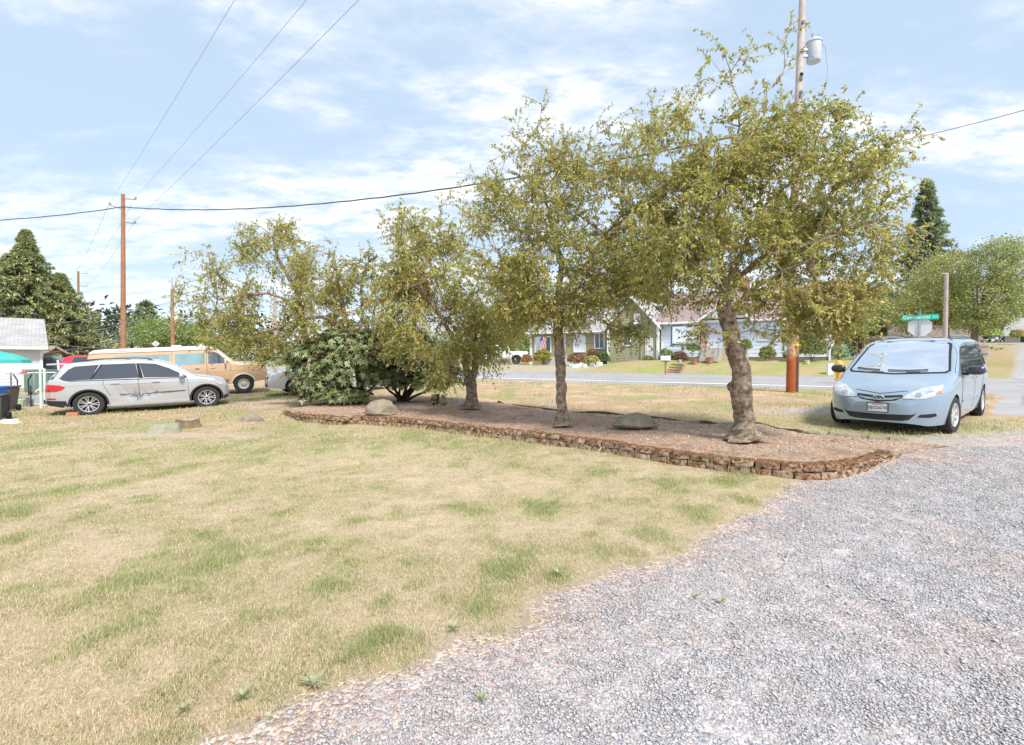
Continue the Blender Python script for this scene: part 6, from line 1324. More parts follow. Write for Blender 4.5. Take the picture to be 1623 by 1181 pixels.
for ax, st in ((0, 0), (WB, 0)):
    for sd_ in S_: suv.wheel(ax, sd_, .815, .37, .26, .242, M_alloy, 5 if False else 7, 'double', st, center=M_blk)

# --- beige passenger van
fwv = R(388, 628, 21.2); ang = math.radians(27); WB = 3.51; TR = .84; ux, uy = math.cos(ang), math.sin(ang); nx_, ny_ = -uy, ux
ox, oy = fwv.x-ux*WB+nx_*TR, fwv.y-uy*WB+ny_*TR; zr = h(ox, oy)+.0; zf = h(ox+ux*WB, oy+uy*WB)
spec = dict(x=(-1.62, 4.42), sm=.035, tuck=.05, tumble=.14, bulge=.02,
    top=[(-1.62, 1.55), (-1.56, 1.90), (-1.42, 2.03), (-1.1, 2.06), (2.0, 2.07), (2.45, 2.02), (2.60, 1.93), (3.12, 1.40), (3.2, 1.36), (3.9, 1.27), (4.28, 1.20), (4.36, 1.10), (4.42, .85)],
    bot=[(-1.62, .50), (0, .44), (3.3, .42), (4.42, .50)], W=[(-1.62, .90), (-1.5, .97), (0, 1.0), (3.2, 1.0), (3.8, .985), (4.2, .95), (4.42, .90)],
    belt=[(-1.62, 1.30), (4.42, 1.22)], rc=[(-1.62, .10), (2.4, .13), (3.2, .10), (4.42, .05)], crown=[(-1.62, .02), (2.4, .06), (3.2, .04), (4.42, .01)])
bv = Car('passenger_van', 'long beige passenger van with white roof behind the silver SUV', 'van', spec, (ox, oy, zr), ang)
bv.root.rotation_euler = (0, -math.atan2(zf-zr+.09, WB), ang); bv.root.location.z -= .07; bv.root.scale = (1, 1, .98)
M_bei = paint('paint_beige', (.60, .405, .255), 0, .5, .45, .05); M_vw = paint('paint_cream', (.76, .72, .66), 0, .4, .5)
bv.finish(M_bei, (0, WB), .375, .36)
rv = MB(); 
# white roof cap follows the body top
capV = []; xs_ = np.linspace(-1.50, 2.50, 40); ys_ = np.linspace(-1, 1, 21); 
for x in xs_:
    wv = 1.0-.14*(1.88-1.28)+.012
    for yv in ys_:
        y_ = yv*min(wv, .995); hit, nn_ = bv.ray((x, y_*.93), 'z', 1)
        capV.append((x, y_, hit.z+.022 if abs(yv) < .97 else hit.z-.03))
mk('roof_cap', capV, [(i*21+j, (i+1)*21+j, (i+1)*21+j+1, i*21+j+1) for i in range(39) for j in range(20)], M_vw, bv.root, smooth=True)
for yy in (1, -1): bv.line('rain_gutter', [(-1.5, 1.915), (2.45, 1.915), (2.62, 1.86), (3.10, 1.36)], 'y', yy, M_vw, .05, off=.01)
M_vg = mat('van_glass', (.22, .36, .40), .07, spec=.9, coat=.8, nscale=2, namt=.2)
bv.both('side_window', [(-.62, 1.30), (.98, 1.30), (.98, 1.76), (-.66, 1.76), (-.70, 1.70), (-.70, 1.36)], M_vg); bv.both('side_window', [(1.16, 1.31), (2.20-.02, 1.31), (2.18, 1.77), (1.16, 1.77)], M_vg)
bv.both('window_trim', [(-.76, 1.26), (1.02, 1.26), (1.02, 1.80), (-.76, 1.80), (-.76, 1.265), (-.70, 1.30), (-.70, 1.76), (.98, 1.76), (.98, 1.30), (-.70, 1.30)][:4], paint('paint_beige_dark', (.50, .33, .20), 0, .5, .5), off=.001)
M_tv = mat('van_front_glass', (.10, .13, .19), .05, spec=.9, coat=.8, nscale=3, namt=.3)
bv.both('door_window', [(2.30, 1.31), (3.02, 1.31), (2.95, 1.42), (2.60, 1.78), (2.30, 1.80)], M_tv); bv.both('vent_bar', [(2.66, 1.31), (2.69, 1.31), (2.69, 1.70), (2.66, 1.72)], M_rub, off=.007)
bv.patch('windscreen', [(-.74, 1.87), (.74, 1.87), (.86, 1.46), (-.86, 1.46)], 'x', 1, M_ws)
for a in ([(2.24, 1.85), (2.24, .62)], [(1.07, 1.85), (1.07, .62)], [(3.06, 1.30), (3.08, .95)], [(2.24, .62), (2.98, .58)]):
    for yy in (1, -1): bv.line('door_seam', a, 'y', yy, mat('seam_brown', (.20, .12, .07), .8), .014)
bv.both('side_crease', [(-1.55, 1.02), (4.30, .98), (4.30, 1.0), (-1.55, 1.045)], mat('crease_tan', (.68, .50, .33), .5), off=.003, thick=.008)
bv.both('rust_stripe', [(.48, .45), (2.92, .43), (2.99, .62), (.48, .66)], paint('paint_rust', (.33, .15, .08), 0, .3, .5), off=.003)
for yy in (1, -1):
    for ax in (0, WB): bv.patch('arch_trim', ring(ax, .375, .425, .475, -.05, math.pi+.05), 'y', yy, M_vw, off=.004, thick=.02)
    bv.patch('roof_side', [(-1.48, 1.92), (2.45, 1.92), (2.40, 2.02), (-1.42, 2.02)], 'y', yy, M_vw, off=.006)
    bv.patch('marker_lamp', [(3.90, 1.05), (4.12, 1.045), (4.12, 1.09), (3.90, 1.095)], 'y', yy, mat('amber_dull', (.65, .38, .06), .3), thick=.01)
    for x in (2.45, 1.90):
        hit, n_ = bv.ray((x, 1.14), 'y', yy); b_ = MB(); b_.box((hit.x-.08, min(hit.y, hit.y+.03*yy), 1.13), (hit.x+.08, max(hit.y, hit.y+.03*yy), 1.155)); bv.add('door_handle', b_, M_chr)
    hit, n_ = bv.ray((2.88, 1.36), 'y', yy); mm = MB(); mm.tube([hit, hit+Vector((.03, .14*yy, .02))], .012, 6); mm.tube([(hit.x, hit.y, 1.05), (hit.x+.03, hit.y+.14*yy, 1.32)], .010, 6); mi = bv.add('mirror', mm, M_chr); m2 = MB(); m2.box((hit.x+.0, min(hit.y+.06*yy, hit.y+.25*yy), 1.30), (hit.x+.06, max(hit.y+.06*yy, hit.y+.25*yy), 1.48)); bv.add('mirror_head', m2, M_vw, mi, bevel=.015)
    bv.patch('headlight', [(yy*.60, .92), (yy*.84, .92), (yy*.84, 1.08), (yy*.60, 1.08)], 'x', 1, M_lens)
    bv.patch('taillight', [(yy*.84, .85), (yy*.92, .85), (yy*.92, 1.15), (yy*.84, 1.15)], 'x', -1, M_red)
mm = MB(); mm.box((4.34, -.98, .52), (4.54, .98, .68)); bv.add('bumper', mm, M_chr, bevel=.03); mm = MB(); mm.box((-1.78, -.95, .48), (-1.6, .95, .62)); bv.add('bumper', mm, M_chr, bevel=.03)
bv.patch('grille', [(-.56, .86), (.56, .86), (.56, 1.12), (-.56, 1.12)], 'x', 1, M_blk)
mm = MB(); mm.lathe([(.001, 2.10), (.07, 2.10), (.06, 2.2), (0, 2.21)], 12, Matrix.Translation((2.05, -.1, 0))); mm.box((1.98, -.3, 2.08), (2.12, .1, 2.11)); bv.add('roof_light', mm, M_vw)
mm = MB(); mm.box((1.0, -.25, 2.08), (1.32, .15, 2.15)); bv.add('roof_vent', mm, M_vw, bevel=.02)
for ax in (0, WB):
    for sd_ in (1, -1): bv.wheel(ax, sd_, .87, .385, .24, .215, mat('steel_rim', (.58, .55, .50), .5, metal=.2, nscale=20, namt=.2), 5, 'steel', z=.385)

# --- generic sedans and pickup farther away
def sedan(name, label, u, v, Y, ang, c, hh=1.42, cat='car', group=None, ln=1.0, plate_txt=None, zoff=0, suvlike=False):
    q = R(u, v, Y); WB = 2.75; z0 = h(q.x, q.y)+zoff
    top = [(-.95, .80), (-.92, .98), (-.55, 1.02), (-.30, 1.08), (.25, 1.36), (.6, hh), (1.3, hh), (1.75, hh-.06), (2.45, 1.03), (2.65, .98), (3.2, .90), (3.5, .80), (3.62, .66), (3.66, .5)]
    if suvlike: top = [(-.90, .95), (-.86, 1.2), (-.62, 1.58), (-.3, 1.66), (1.3, 1.68), (1.7, 1.6), (2.4, 1.14), (2.6, 1.08), (3.2, 1.0), (3.5, .90), (3.62, .72), (3.66, .5)]
    sp = dict(x=(-.95 if not suvlike else -.90, 3.66), sm=.06, tuck=.07, tumble=.32, top=top, bot=[(-.95, .34), (0, .24), (3.2, .22), (3.66, .26)], W=[(-.95, .66), (-.8, .80), (-.3, .88), (2.6, .90), (3.1, .87), (3.4, .78), (3.66, .50)],
        belt=[(-.95, .93), (3.66, .86)], rc=[(-.95, .06), (.5, .08), (2.5, .09), (3.66, .06)], crown=[(-.95, .01), (.5, .03), (2.6, .05), (3.66, .01)])
    cr_ = Car(name, label, cat, sp, (q.x, q.y, z0), ang, group); cr_.finish(paint('paint_'+str(c), c, .1, .9, .3), (0, WB), .32)
    t1_, zb_ = (1.56, .98) if suvlike else (1.33, .94)
    cr_.both('side_window', [(.10, zb_), (1.05, zb_), (1.05, t1_), (.55, t1_-.02), (.35, t1_-.07)] if not suvlike else [(-.4, zb_+.08), (1.05, zb_+.05), (1.05, t1_), (-.2, t1_)], M_tint); cr_.both('side_window', [(1.12, zb_), (2.18, zb_-.01), (1.75, t1_-.12), (1.55, t1_), (1.12, t1_)], M_tint)
    cr_.patch('windscreen', [(-.55, hh-.08), (.55, hh-.08), (.68, 1.06), (-.68, 1.06)] if not suvlike else [(-.55, 1.55), (.55, 1.55), (.68, 1.2), (-.68, 1.2)], 'x', 1, M_tint); cr_.patch('rear_window', [(-.5, hh-.12), (.5, hh-.12), (.6, 1.1), (-.6, 1.1)] if not suvlike else [(-.5, 1.5), (.5, 1.5), (.6, 1.15), (-.6, 1.15)], 'x', -1, M_tint)
    for yy in (1, -1):
        cr_.patch('headlight', [(yy*.42, .62), (yy*.68, .66), (yy*.70, .76), (yy*.45, .72)], 'x', 1, M_lens, res=.05); cr_.patch('taillight', [(yy*.45, .72), (yy*.68, .72), (yy*.68, .88), (yy*.45, .86)], 'x', -1, M_red, res=.05)
        cr_.line('door_seam', [(1.08, .93), (1.08, .32)], 'y', yy, M_rub, .01)
    cr_.patch('grille', [(-.30, .56), (.30, .56), (.28, .66), (-.28, .66)], 'x', 1, M_blk)
    for ax in (0, WB):
        for sd_ in (1, -1): cr_.wheel(ax, sd_, .78, .32, .2, .2, M_alloy, 5)
    return cr_
fwd_a = math.radians(212); wc = sedan('sedan', 'white sedan mostly hidden behind the left rhododendron, its nose showing', 600, 600, 17.6, fwd_a, (.72, .73, .76), 1.42)
# place so that the nose shows at the left of the bush
nose = R(424, 612, 19.3); wc.root.location = (nose.x+3.62*math.cos(math.radians(32)), nose.y+3.62*math.sin(math.radians(32)), h(nose.x+2, nose.y+.6)-.02)
wc.patch('lower_intake', [(-.45, .36), (.45, .36), (.42, .28), (-.42, .28)], 'x', 1, M_blk); wc.patch('licence_plate', [(-.15, .42), (.15, .42), (.15, .56), (-.15, .56)], 'x', 1, mat('plate_pale', (.55, .58, .66), .5), off=.01)
hit, n_ = wc.ray((0, .44), 'x', 1); plate(wc, 'AKL', None, Matrix.Translation((hit.x+.012, 0, .45)) @ Matrix(((0, 0, 1, 0), (1, 0, 0, 0), (0, 1, 0, 0), (0, 0, 0, 1)))) if False else None
sedan('parked_car', 'dark slate car with pale roof, far left beyond the chain-link fence', 112, 575, 30.5, math.radians(200), (.10, .12, .17), 1.50, zoff=.12)
sedan('parked_car', 'bright red car nose to tail with the dark one at far left', 134, 580, 27.2, math.radians(22), (.62, .03, .06), 1.42, zoff=.02, suvlike=True)

# --- white pickup across the road
q = R(818, 577, 50); ang = math.radians(181)
spec = dict(x=(-1.15, 4.55), sm=.03, tuck=.03, tumble=.25, top=[(-1.15, 1.28), (.62, 1.30), (.66, 1.30), (.70, 1.86), (1.0, 1.93), (2.0, 1.94), (2.35, 1.88), (2.95, 1.40), (3.1, 1.33), (4.2, 1.24), (4.48, 1.15), (4.55, .8)], bot=[(-1.15, .55), (4.55, .5)],
    W=[(-1.15, .95), (-1, 1.0), (4.0, 1.0), (4.4, .93), (4.55, .8)], belt=[(-1.15, 1.2), (4.55, 1.18)], rc=[(-1.15, .04), (.6, .04), (.75, .09), (4.55, .06)], crown=[(-1.15, .01), (2.4, .05), (4.55, .02)])
pk = Car('pickup_truck', 'white pickup truck parked on the dirt left of the green house', 'pickup', spec, (q.x, q.y, h(q.x, q.y)), ang)
pk.finish(paint('paint_white', (.74, .75, .78), 0, .8, .35), (0, 3.55), .41, .34)
pk.both('side_window', [(.85, 1.34), (1.55, 1.34), (1.55, 1.78), (.85, 1.78)], M_tint); pk.both('side_window', [(1.62, 1.34), (2.62, 1.33), (2.2, 1.70), (2.05, 1.78), (1.62, 1.78)], M_tint)
for yy in (1, -1):
    for ax in (0, 3.55): pk.patch('arch_flare', ring(ax, .41, .465, .54, 0, math.pi), 'y', yy, M_blk, thick=.03)
    pk.patch('taillight', [(yy*.82, .95), (yy*.95, .95), (yy*.95, 1.2), (yy*.82, 1.2)], 'x', -1, M_red); pk.line('door_seam', [(1.58, 1.3), (1.58, .6)], 'y', yy, M_rub); pk.line('bed_seam', [(.66, 1.28), (.66, .58)], 'y', yy, M_rub, .02)
mm = MB(); mm.box((-1.32, -.95, .55), (-1.14, .95, .72)); pk.add('bumper', mm, M_blk)
for ax in (0, 3.55):
    for sd_ in (1, -1): pk.wheel(ax, sd_, .87, .41, .28, .24, mat('rim_dark', (.10, .10, .11), .4, metal=.4), 6)

# ------------------------------------------------------------------ poles, wires, signs, street furniture
M_pole = mat('pole_wood', (.34, .20, .12), .9, nscale=3.5, col2=(.25, .135, .08), bump=.012, bscale=30)
M_poleR = mat('pole_wood_red', (.40, .20, .11), .9, nscale=3, col2=(.30, .13, .07), bump=.01); M_poleG = mat('pole_wood_grey', (.50, .39, .34), .9, nscale=4, col2=(.36, .30, .26), bump=.012, bscale=30)
M_steel = mat('galvanised', (.45, .47, .49), .45, metal=.6, nscale=10, namt=.1); M_wire = mat('wire_dark', (.05, .05, .055), .6); M_wireg = mat('wire_grey', (.26, .28, .32), .5)
M_ins = mat('insulator', (.35, .33, .33), .3)
def at_ground(u, Y): q = R(u, 560, Y); return Vector((q.x, q.y, h(q.x, q.y)))
# transformer pole near
bp_ = at_ground(1257, 16.9); topz = R(1268, -6, 16.9).z; hp = topz-bp_.z
tp = thing('utility_pole', 'tall utility pole with grey transformer can and stub pole, right of centre', 'utility pole', tuple(bp_), group='utility poles')
x_off = -.062
# weathered grey above, brown-stained below
def pole_mat(name, low, mid, top_, z1, z2):
    m = mat(name, mid, .9, nscale=5, namt=.22, bump=.01, bscale=30); nt = m.node_tree; b = nt.nodes['Principled BSDF']; tcn = N(nt, 'ShaderNodeTexCoord'); sp = N(nt, 'ShaderNodeSeparateXYZ'); L(nt, tcn.outputs['Object'], sp.inputs[0])
    nz = N(nt, 'ShaderNodeTexNoise', i_Scale=7., i_Detail=4.); L(nt, tcn.outputs['Object'], nz.inputs['Vector']); ad = N(nt, 'ShaderNodeMath', operation='MULTIPLY_ADD', i_1=.5); L(nt, nz.outputs['Fac'], ad.inputs[0]); L(nt, sp.outputs[2], ad.inputs[2])
    cr_ = N(nt, 'ShaderNodeValToRGB'); mr = N(nt, 'ShaderNodeMapRange', i_From_Min=0., i_From_Max=z2, i_To_Min=0., i_To_Max=1.); L(nt, ad.outputs[0], mr.inputs[0]); L(nt, mr.outputs[0], cr_.inputs[0])
    e = cr_.color_ramp.elements; e[0].position = (z1+.2)/z2; e[0].color = (*low, 1); e[1].position = 1; e[1].color = (*top_, 1); k = e.new((z1+.45)/z2); k.color = (*mid, 1)
    for n_ in nt.nodes:
        if n_.type == 'VECT_MATH' and n_.operation == 'SCALE': L(nt, cr_.outputs[0], n_.inputs[0])
    return m
Mp1 = pole_mat('pole_stained', (.34, .085, .02), (.50, .30, .20), (.50, .43, .39), 1.15, 8.0); Mp2 = pole_mat('pole_stub_stained', (.10, .055, .04), (.42, .24, .16), (.50, .40, .34), 1.2, 6.0)
m_ = MB(); m_.tube([(x_off, 0, -.5), (x_off*.7+.01, 0, hp*.5), (.13, 0, hp)], [.145, .125, .10], 18); m_.build('pole', Mp1, tp, 60)
m_ = MB(); m_.tube([(.12, .02, -.4), (.12, .02, 2.2), (.125, .02, 3.0)], [.085, .082, .075], 14); m_.build('stub_pole', Mp2, tp, 60)
M_tape = mat('yellow_tape', (.72, .52, .03), .5); m_ = MB(); zt_ = R(1257, 547, 16.9).z-bp_.z
m_.lathe([(.205, zt_-.035), (.212, zt_-.01), (.21, zt_+.03), (.20, zt_+.04)], 24, Matrix.Translation((.03, 0.01, 0)) @ Matrix.Diagonal((1.05, .78, 1, 1))); m_.tube([(.02, -.165, zt_), (.05, -.19, zt_-.1)], .022, 6); m_.build('tape_band', M_tape, tp, 60)
zc_ = R(1288, 85, 16.9).z-bp_.z; m_ = MB(); tcx = .60
cx0 = .50
m_.lathe([(.001, -.30), (.20, -.30), (.215, -.27), (.215, .30), (.24, .31), (.24, .35), (.20, .40), (0, .43)], 26, Matrix.Translation((cx0, -.05, zc_)))
tf = m_.build('transformer', mat('transformer_grey', (.52, .56, .60), .45, nscale=8, namt=.05), tp, 35)
m_ = MB(); m_.tube([(cx0-.05, -.05, zc_+.42), (cx0-.05, -.05, zc_+.62)], .035, 8); m_.tube([(cx0+.08, -.12, zc_+.40), (cx0+.1, -.14, zc_+.52)], .025, 8); m_.build('bushing', M_ins, tf, 50)
m_ = MB(); m_.box((.14, -.09, zc_+.05), (cx0-.2, -.01, zc_+.12)); m_.box((.14, -.09, zc_-.15), (cx0-.2, -.01, zc_-.08)); m_.build('bracket', M_steel, tp)
# tiny blue label and stencil marks on the can
m_ = MB(); a_ = Vector((cx0, -.05, zc_)); m_.box((cx0-.16, -.238, zc_-.22), (cx0-.07, -.232, zc_-.13), Matrix.Identity(4)); m_.build('decal', mat('decal_blue', (.12, .35, .65), .5), tf)
m_ = MB(); pz = R(1265, 128, 16.9).z-bp_.z; pz2 = R(1262, 150, 16.9).z-bp_.z
for zz, xx in ((pz, .07), (pz+.15, .08), (pz2+.02, .07), (pz2-.12, .06), (hp*.86, .09), (hp*.93, .10), (hp*.8, .08)): m_.box((xx-.05, -.145, zz-.045), (xx+.03, -.10, zz+.045))
m_.build('hardware', mat('hardware_dark', (.12, .12, .12), .6, metal=.4), tp)
m_ = MB(); m_.tube([(.235, .0, hp-.8), (.28, 0, hp-.95), (.235, 0, hp-1.1)], .03, 6); m_.tube([(.23, 0, pz2-.2), (.26, 0, pz2-.35)], .04, 6); m_.build('guard', M_steel, tp)
m_ = MB(); m_.tube([(cx0+.15, -.1, zc_+.35), (cx0+.35, -.1, zc_+.1), (cx0+.45, -.08, zc_-.7), (cx0+.40, -.02, zc_-1.2)], .007, 4); m_.build('cable', M_wireg, tp)
# left tall pole with arms
YL = 38.0; bL = at_ground(194.5, YL); tL = R(195, 308, YL)
lpole = thing('utility_pole', 'tall brown utility pole with three side arms behind the beige van', 'utility pole', tuple(bL), group='utility poles')
m_ = MB(); m_.tube([(0, 0, -.4), (tL.x-bL.x, 0, tL.z-bL.z)], [.19, .125], 12); m_.build('pole', M_poleR, lpole, 60)
arms = []
def arm(parent, base, u0, v0, u1, v1, Y):
    a, b = R(u0, v0, Y)-base, R(u1, v1, Y)-base; m_ = MB(); m_.tube([a, b], .045, 6); o = m_.build('arm', M_steel, parent); m_ = MB(); m_.lathe([(.05, 0), (.09, .03), (.05, .08), (.09, .12), (.04, .18), (0, .2)], 10, Matrix.Translation(b)); m_.build('insulator', M_ins, o, 50); return b+base+Vector((0, 0, .2))
A1_ = arm(lpole, bL, 197, 315, 215, 316, YL); A2_ = arm(lpole, bL, 197, 352, 214, 354, YL); A3_ = arm(lpole, bL, 193, 331, 174, 325, YL)
YF = 78.0; bF = at_ground(124, YF); fp = thing('utility_pole', 'distant thin utility pole above the pines at far left', 'utility pole', tuple(bF), group='utility poles'); tF = R(124, 430, YF)
m_ = MB(); m_.tube([(0, 0, -.4), (tF.x-bF.x, 0, tF.z-bF.z)], [.2, .14], 8); m_.build('pole', M_pole, fp, 60)
F1 = arm(fp, bF, 125, 433, 137, 434, YF); F2 = arm(fp, bF, 125, 453, 137, 454, YF); F3 = arm(fp, bF, 123, 447, 112, 443, YF)
for (u, vt, Y, rr_, mm_, lab, vb) in ((273, 458, 34, .13, M_poleR, 'thin brown pole rising behind the middle of the beige van', 0), (436, 470, 27, .10, M_poleG, 'pale thin pole among the leaves above the left rhododendron', 0), (1500, 433, 24.5, .115, M_poleG, 'bare grey wooden pole standing just right of the stop sign', 0)):
    b_ = at_ground(u-(2 if u > 1000 else 0), Y); t_ = R(u, vt, Y); po = thing('utility_pole', lab, 'utility pole', tuple(b_), group='utility poles'); m_ = MB(); m_.tube([(0, 0, -.4), (t_.x-b_.x, 0, t_.z-b_.z)], [rr_, rr_*.75], 12); m_.build('pole', mm_, po, 60)
    if u == 273:
        m_ = MB(); m_.tube([(t_.x-b_.x, 0, t_.z-b_.z-.1), (t_.x-b_.x, 0, t_.z-b_.z+.7)], .03, 6); m_.build('top_pin', M_steel, po)
    if u == 1500:
        m_ = MB(); c_ = Vector((t_.x-b_.x, 0, t_.z-b_.z)); m_.tube([c_+Vector((-.05, -.1, -.04)), c_+Vector((-.33, -.1, -.03))], .02, 6); m_.build('bracket', M_steel, po)
def wire(lab, a, b, sag, r_, m, n=30, wig=0):
    a, b = Vector(a), Vector(b); pts = [a.lerp(b, k/n)-Vector((0, 0, sag*4*(k/n)*(1-k/n)))+Vector((0, 0, wig*math.sin(k*2.1))) for k in range(n+1)]
    m_ = MB(); m_.tube(pts, r_, 5); return tag(m_.build('power_line', m, None, 70), lab, 'power line', 'overhead wires')
def ext(a, u, Y, over=1.5): b = R(u, -8, Y); return Vector(a)+(b-Vector(a))*over
wire('thin wire from the left pole, leftmost of the three climbing to the top edge', A3_, ext(A3_, 369, 15), .25, .006, M_wireg)
wire('thin wire, middle of the three climbing from the left pole to the top edge', A1_, ext(A1_, 482, 15), .25, .006, M_wireg)
wire('thin wire, rightmost of the three climbing from the left pole to the top edge', A2_, ext(A2_, 563, 14), .25, .007, M_wireg)
wire('far wire from the left arm to the distant pole', A3_, F3, .6, .010, M_wireg); wire('far wire from the top right arm to the distant pole', A1_, F1, .6, .010, M_wireg); wire('far wire from the lower right arm to the distant pole', A2_, F2, .6, .010, M_wireg)
Tp = R(1262, 196, 16.9); Tl = R(194, 328, YL-.1)
wire('thick twisted cable from the left pole across to the transformer pole', Tl, Tp, 1.15, .034, M_wire, 60, .012); wire('thick twisted cable running out of the left edge from the left pole', Tl, R(-160, 352, 36), .35, .034, M_wire, 20, .012)
wire('thin wire leaving the transformer pole to the right edge', R(1266, 252, 16.9), R(1800, 122, 11), .2, .012, M_wireg)
for k, (a, b) in enumerate([((0, 520), (275, 478)), ((0, 545), (274, 494)), ((0, 527), (190, 552)), ((60, 560), (275, 516))]):
    wire(['low far wire, upper one, crossing before the pines', 'low far wire, second one, crossing before the pines', 'low far wire sagging just above the white garage roof', 'lowest far wire near the beige van roof'][k], R(a[0], a[1], 34), R(b[0], b[1], 34), .3, .014, M_wireg)

# stop sign seen from behind, with street name blades
YS = 19.6; bs = at_ground(1457, YS); ss = thing('stop_sign', 'back of a stop sign with green street name blades on top', 'street sign', tuple(bs), math.radians(-38))
cz = R(1457, 518, YS).z-bs.z; r8 = .40
m_ = MB(); m_.prism([(r8*math.cos(math.pi/8+k*math.pi/4), r8*math.sin(math.pi/8+k*math.pi/4)) for k in range(8)], lambda a, b, k: (a, .035+.006*k, cz+b)); o = m_.build('sign_plate', mat('sign_back', (.66, .67, .70), .45, metal=.3, nscale=6, namt=.06), ss)
m_ = MB(); m_.prism([(r8*.97*math.cos(math.pi/8+k*math.pi/4), r8*.97*math.sin(math.pi/8+k*math.pi/4)) for k in range(8)], lambda a, b, k: (a, .0415+.001*k, cz+b)); m_.build('sign_face', mat('sign_red', (.55, .03, .03), .5), o)
text_mesh('sign_text', 'STOP', .30, M_white, o, Matrix.Translation((0, .044, cz)) @ Matrix.Rotation(math.pi, 4, 'Z') @ Matrix.Rotation(math.pi/2, 4, 'X'), .001, True)
m_ = MB(); m_.box((-.025, -.025, -.3), (.025, .025, cz+.62)); m_.build('post', M_steel, ss)
M_sg = mat('sign_green', (.02, .50, .36), .4); zb_ = R(1457, 503, YS).z-bs.z
m_ = MB(); m_.box((-.56, -.032, zb_-.10), (.56, -.027, zb_+.10)); bl = m_.build('name_blade', M_sg, ss, None, .001)
text_mesh('blade_text', 'Commercial', .165, M_white, bl, Matrix.Translation((-.115, -.0335, zb_)) @ Matrix.Rotation(math.pi/2, 4, 'X'), .001, True)
text_mesh('blade_text', 'Ave', .10, M_white, bl, Matrix.Translation((.45, -.0335, zb_+.0)) @ Matrix.Rotation(math.pi/2, 4, 'X'), .001, True)
m_ = MB(); m_.box((-.003, -.40, zb_+.14), (.003, .40, zb_+.33)); m_.build('name_blade', M_sg, ss)
# diamond sign seen from behind
bs = at_ground(247, 30); ds = thing('road_sign', 'back of a diamond road sign peeking over the beige van roof', 'road sign', tuple(bs), math.radians(35)); cz = R(247, 545, 30).z-bs.z
m_ = MB(); m_.prism([(.20, 0), (0, .20), (-.20, 0), (0, -.20)], lambda a, b, k: (a, .03+.006*k, cz+b)); m_.build('sign_plate', mat('sign_back'), ds); m_ = MB(); m_.box((-.025, -.025, -.3), (.025, .025, cz+.1)); m_.build('post', M_steel, ds)
# mailbox
p = R(1055, 560, 34.5); zb_ = h(p.x, p.y); mbx = thing('mailbox', 'white mailbox on a brown post at the far road edge', 'mailbox', (p.x, p.y, zb_), math.radians(-33)); zt_ = R(1055, 572, 34.5).z-zb_
m_ = MB(); m_.box((-.05, -.05, -.2), (.05, .05, zt_)); m_.build('post', M_cedar, mbx)
m_ = MB(); m_.prism([(-.13, 0), (.13, 0), (.13, .2)]+[(.13*math.cos(a), .2+.12*math.sin(a)) for a in np.linspace(.3, math.pi-.3, 6)]+[(-.13, .2)], lambda a, b, k: (-.30+.6*k, a, zt_+b+.02)); m_.build('box', M_white, mbx)
m_ = MB(); m_.box((-.26, -.12, zt_-.05), (.26, .12, zt_+.018)); m_.build('bracket', M_dk, mbx)
# hydrant and white utility marker
p = R(1330, 600, 22.5); zb_ = h(p.x, p.y); hy = thing('fire_hydrant', 'yellow fire hydrant half hidden behind the minivan mirror', 'hydrant', (p.x, p.y, zb_+.12)); M_hy = mat('hydrant_yellow', (.70, .38, .03), .5, nscale=8, namt=.15)
sc_ = 1.15; m_ = MB(); m_.lathe([(.16*sc_, 0), (.16*sc_, .05), (.11*sc_, .07), (.11*sc_, .55*sc_), (.15*sc_, .57*sc_), (.15*sc_, .61*sc_), (.12*sc_, .70*sc_), (.05*sc_, .77*sc_), (0, .78*sc_)], 18); m_.build('barrel', M_hy, hy, 40)
m_ = MB()
for M in (Matrix.Rotation(math.pi/2, 4, 'Y'), Matrix.Rotation(-math.pi/2, 4, 'Y'), Matrix.Rotation(math.pi/2, 4, 'X')): m_.lathe([(.055, .08), (.055, .17), (.075, .17), (.075, .22), (0, .22)], 12, Matrix.Translation((0, 0, .45*sc_)) @ M)
m_.build('nozzle', mat('hydrant_cap', (.42, .36, .32), .6), hy, 40)
p = P(1315, 599); p = R(1315, 602, 31.3); zb_ = h(p.x, p.y); m_ = MB(); m_.box((-.16, -.1, -.1), (.16, .1, .62)); m_.box((-.17, -.11, .62), (.17, .11, .66)); o = m_.build('utility_box', M_white, None, None, .01); o.location = (p.x, p.y, zb_); tag(o, 'small white utility box standing at the far kerb', 'utility box')
# timber steps in the bank
bd = thing('garden_steps', 'four brown timber steps cut in the grass bank by the mailbox', 'steps', (0, 0, 0))
for k in range(4):
    a = R(1056+k*2.5, 586-3.4*k, 36.6+k*.55); b = R(1077+k*2, 585.6-3.4*k, 35.7+k*.55); d = (b-a).normalized(); n_ = Vector((-d.y, d.x, 0)); zz = R(1066, 588.5-3.4*k-3, 36.2+k*.55).z; M = Matrix(((d.x, n_.x, 0, a.x), (d.y, n_.y, 0, a.y), (0, 0, 1, h(a.x, a.y)), (0, 0, 0, 1))); m_ = MB(); m_.box((0, 0, -.15), ((b-a).length, .3, .09), M); m_.build('step', mat('timber_step', (.34, .24, .17), .9, nscale=5, namt=.15), bd)
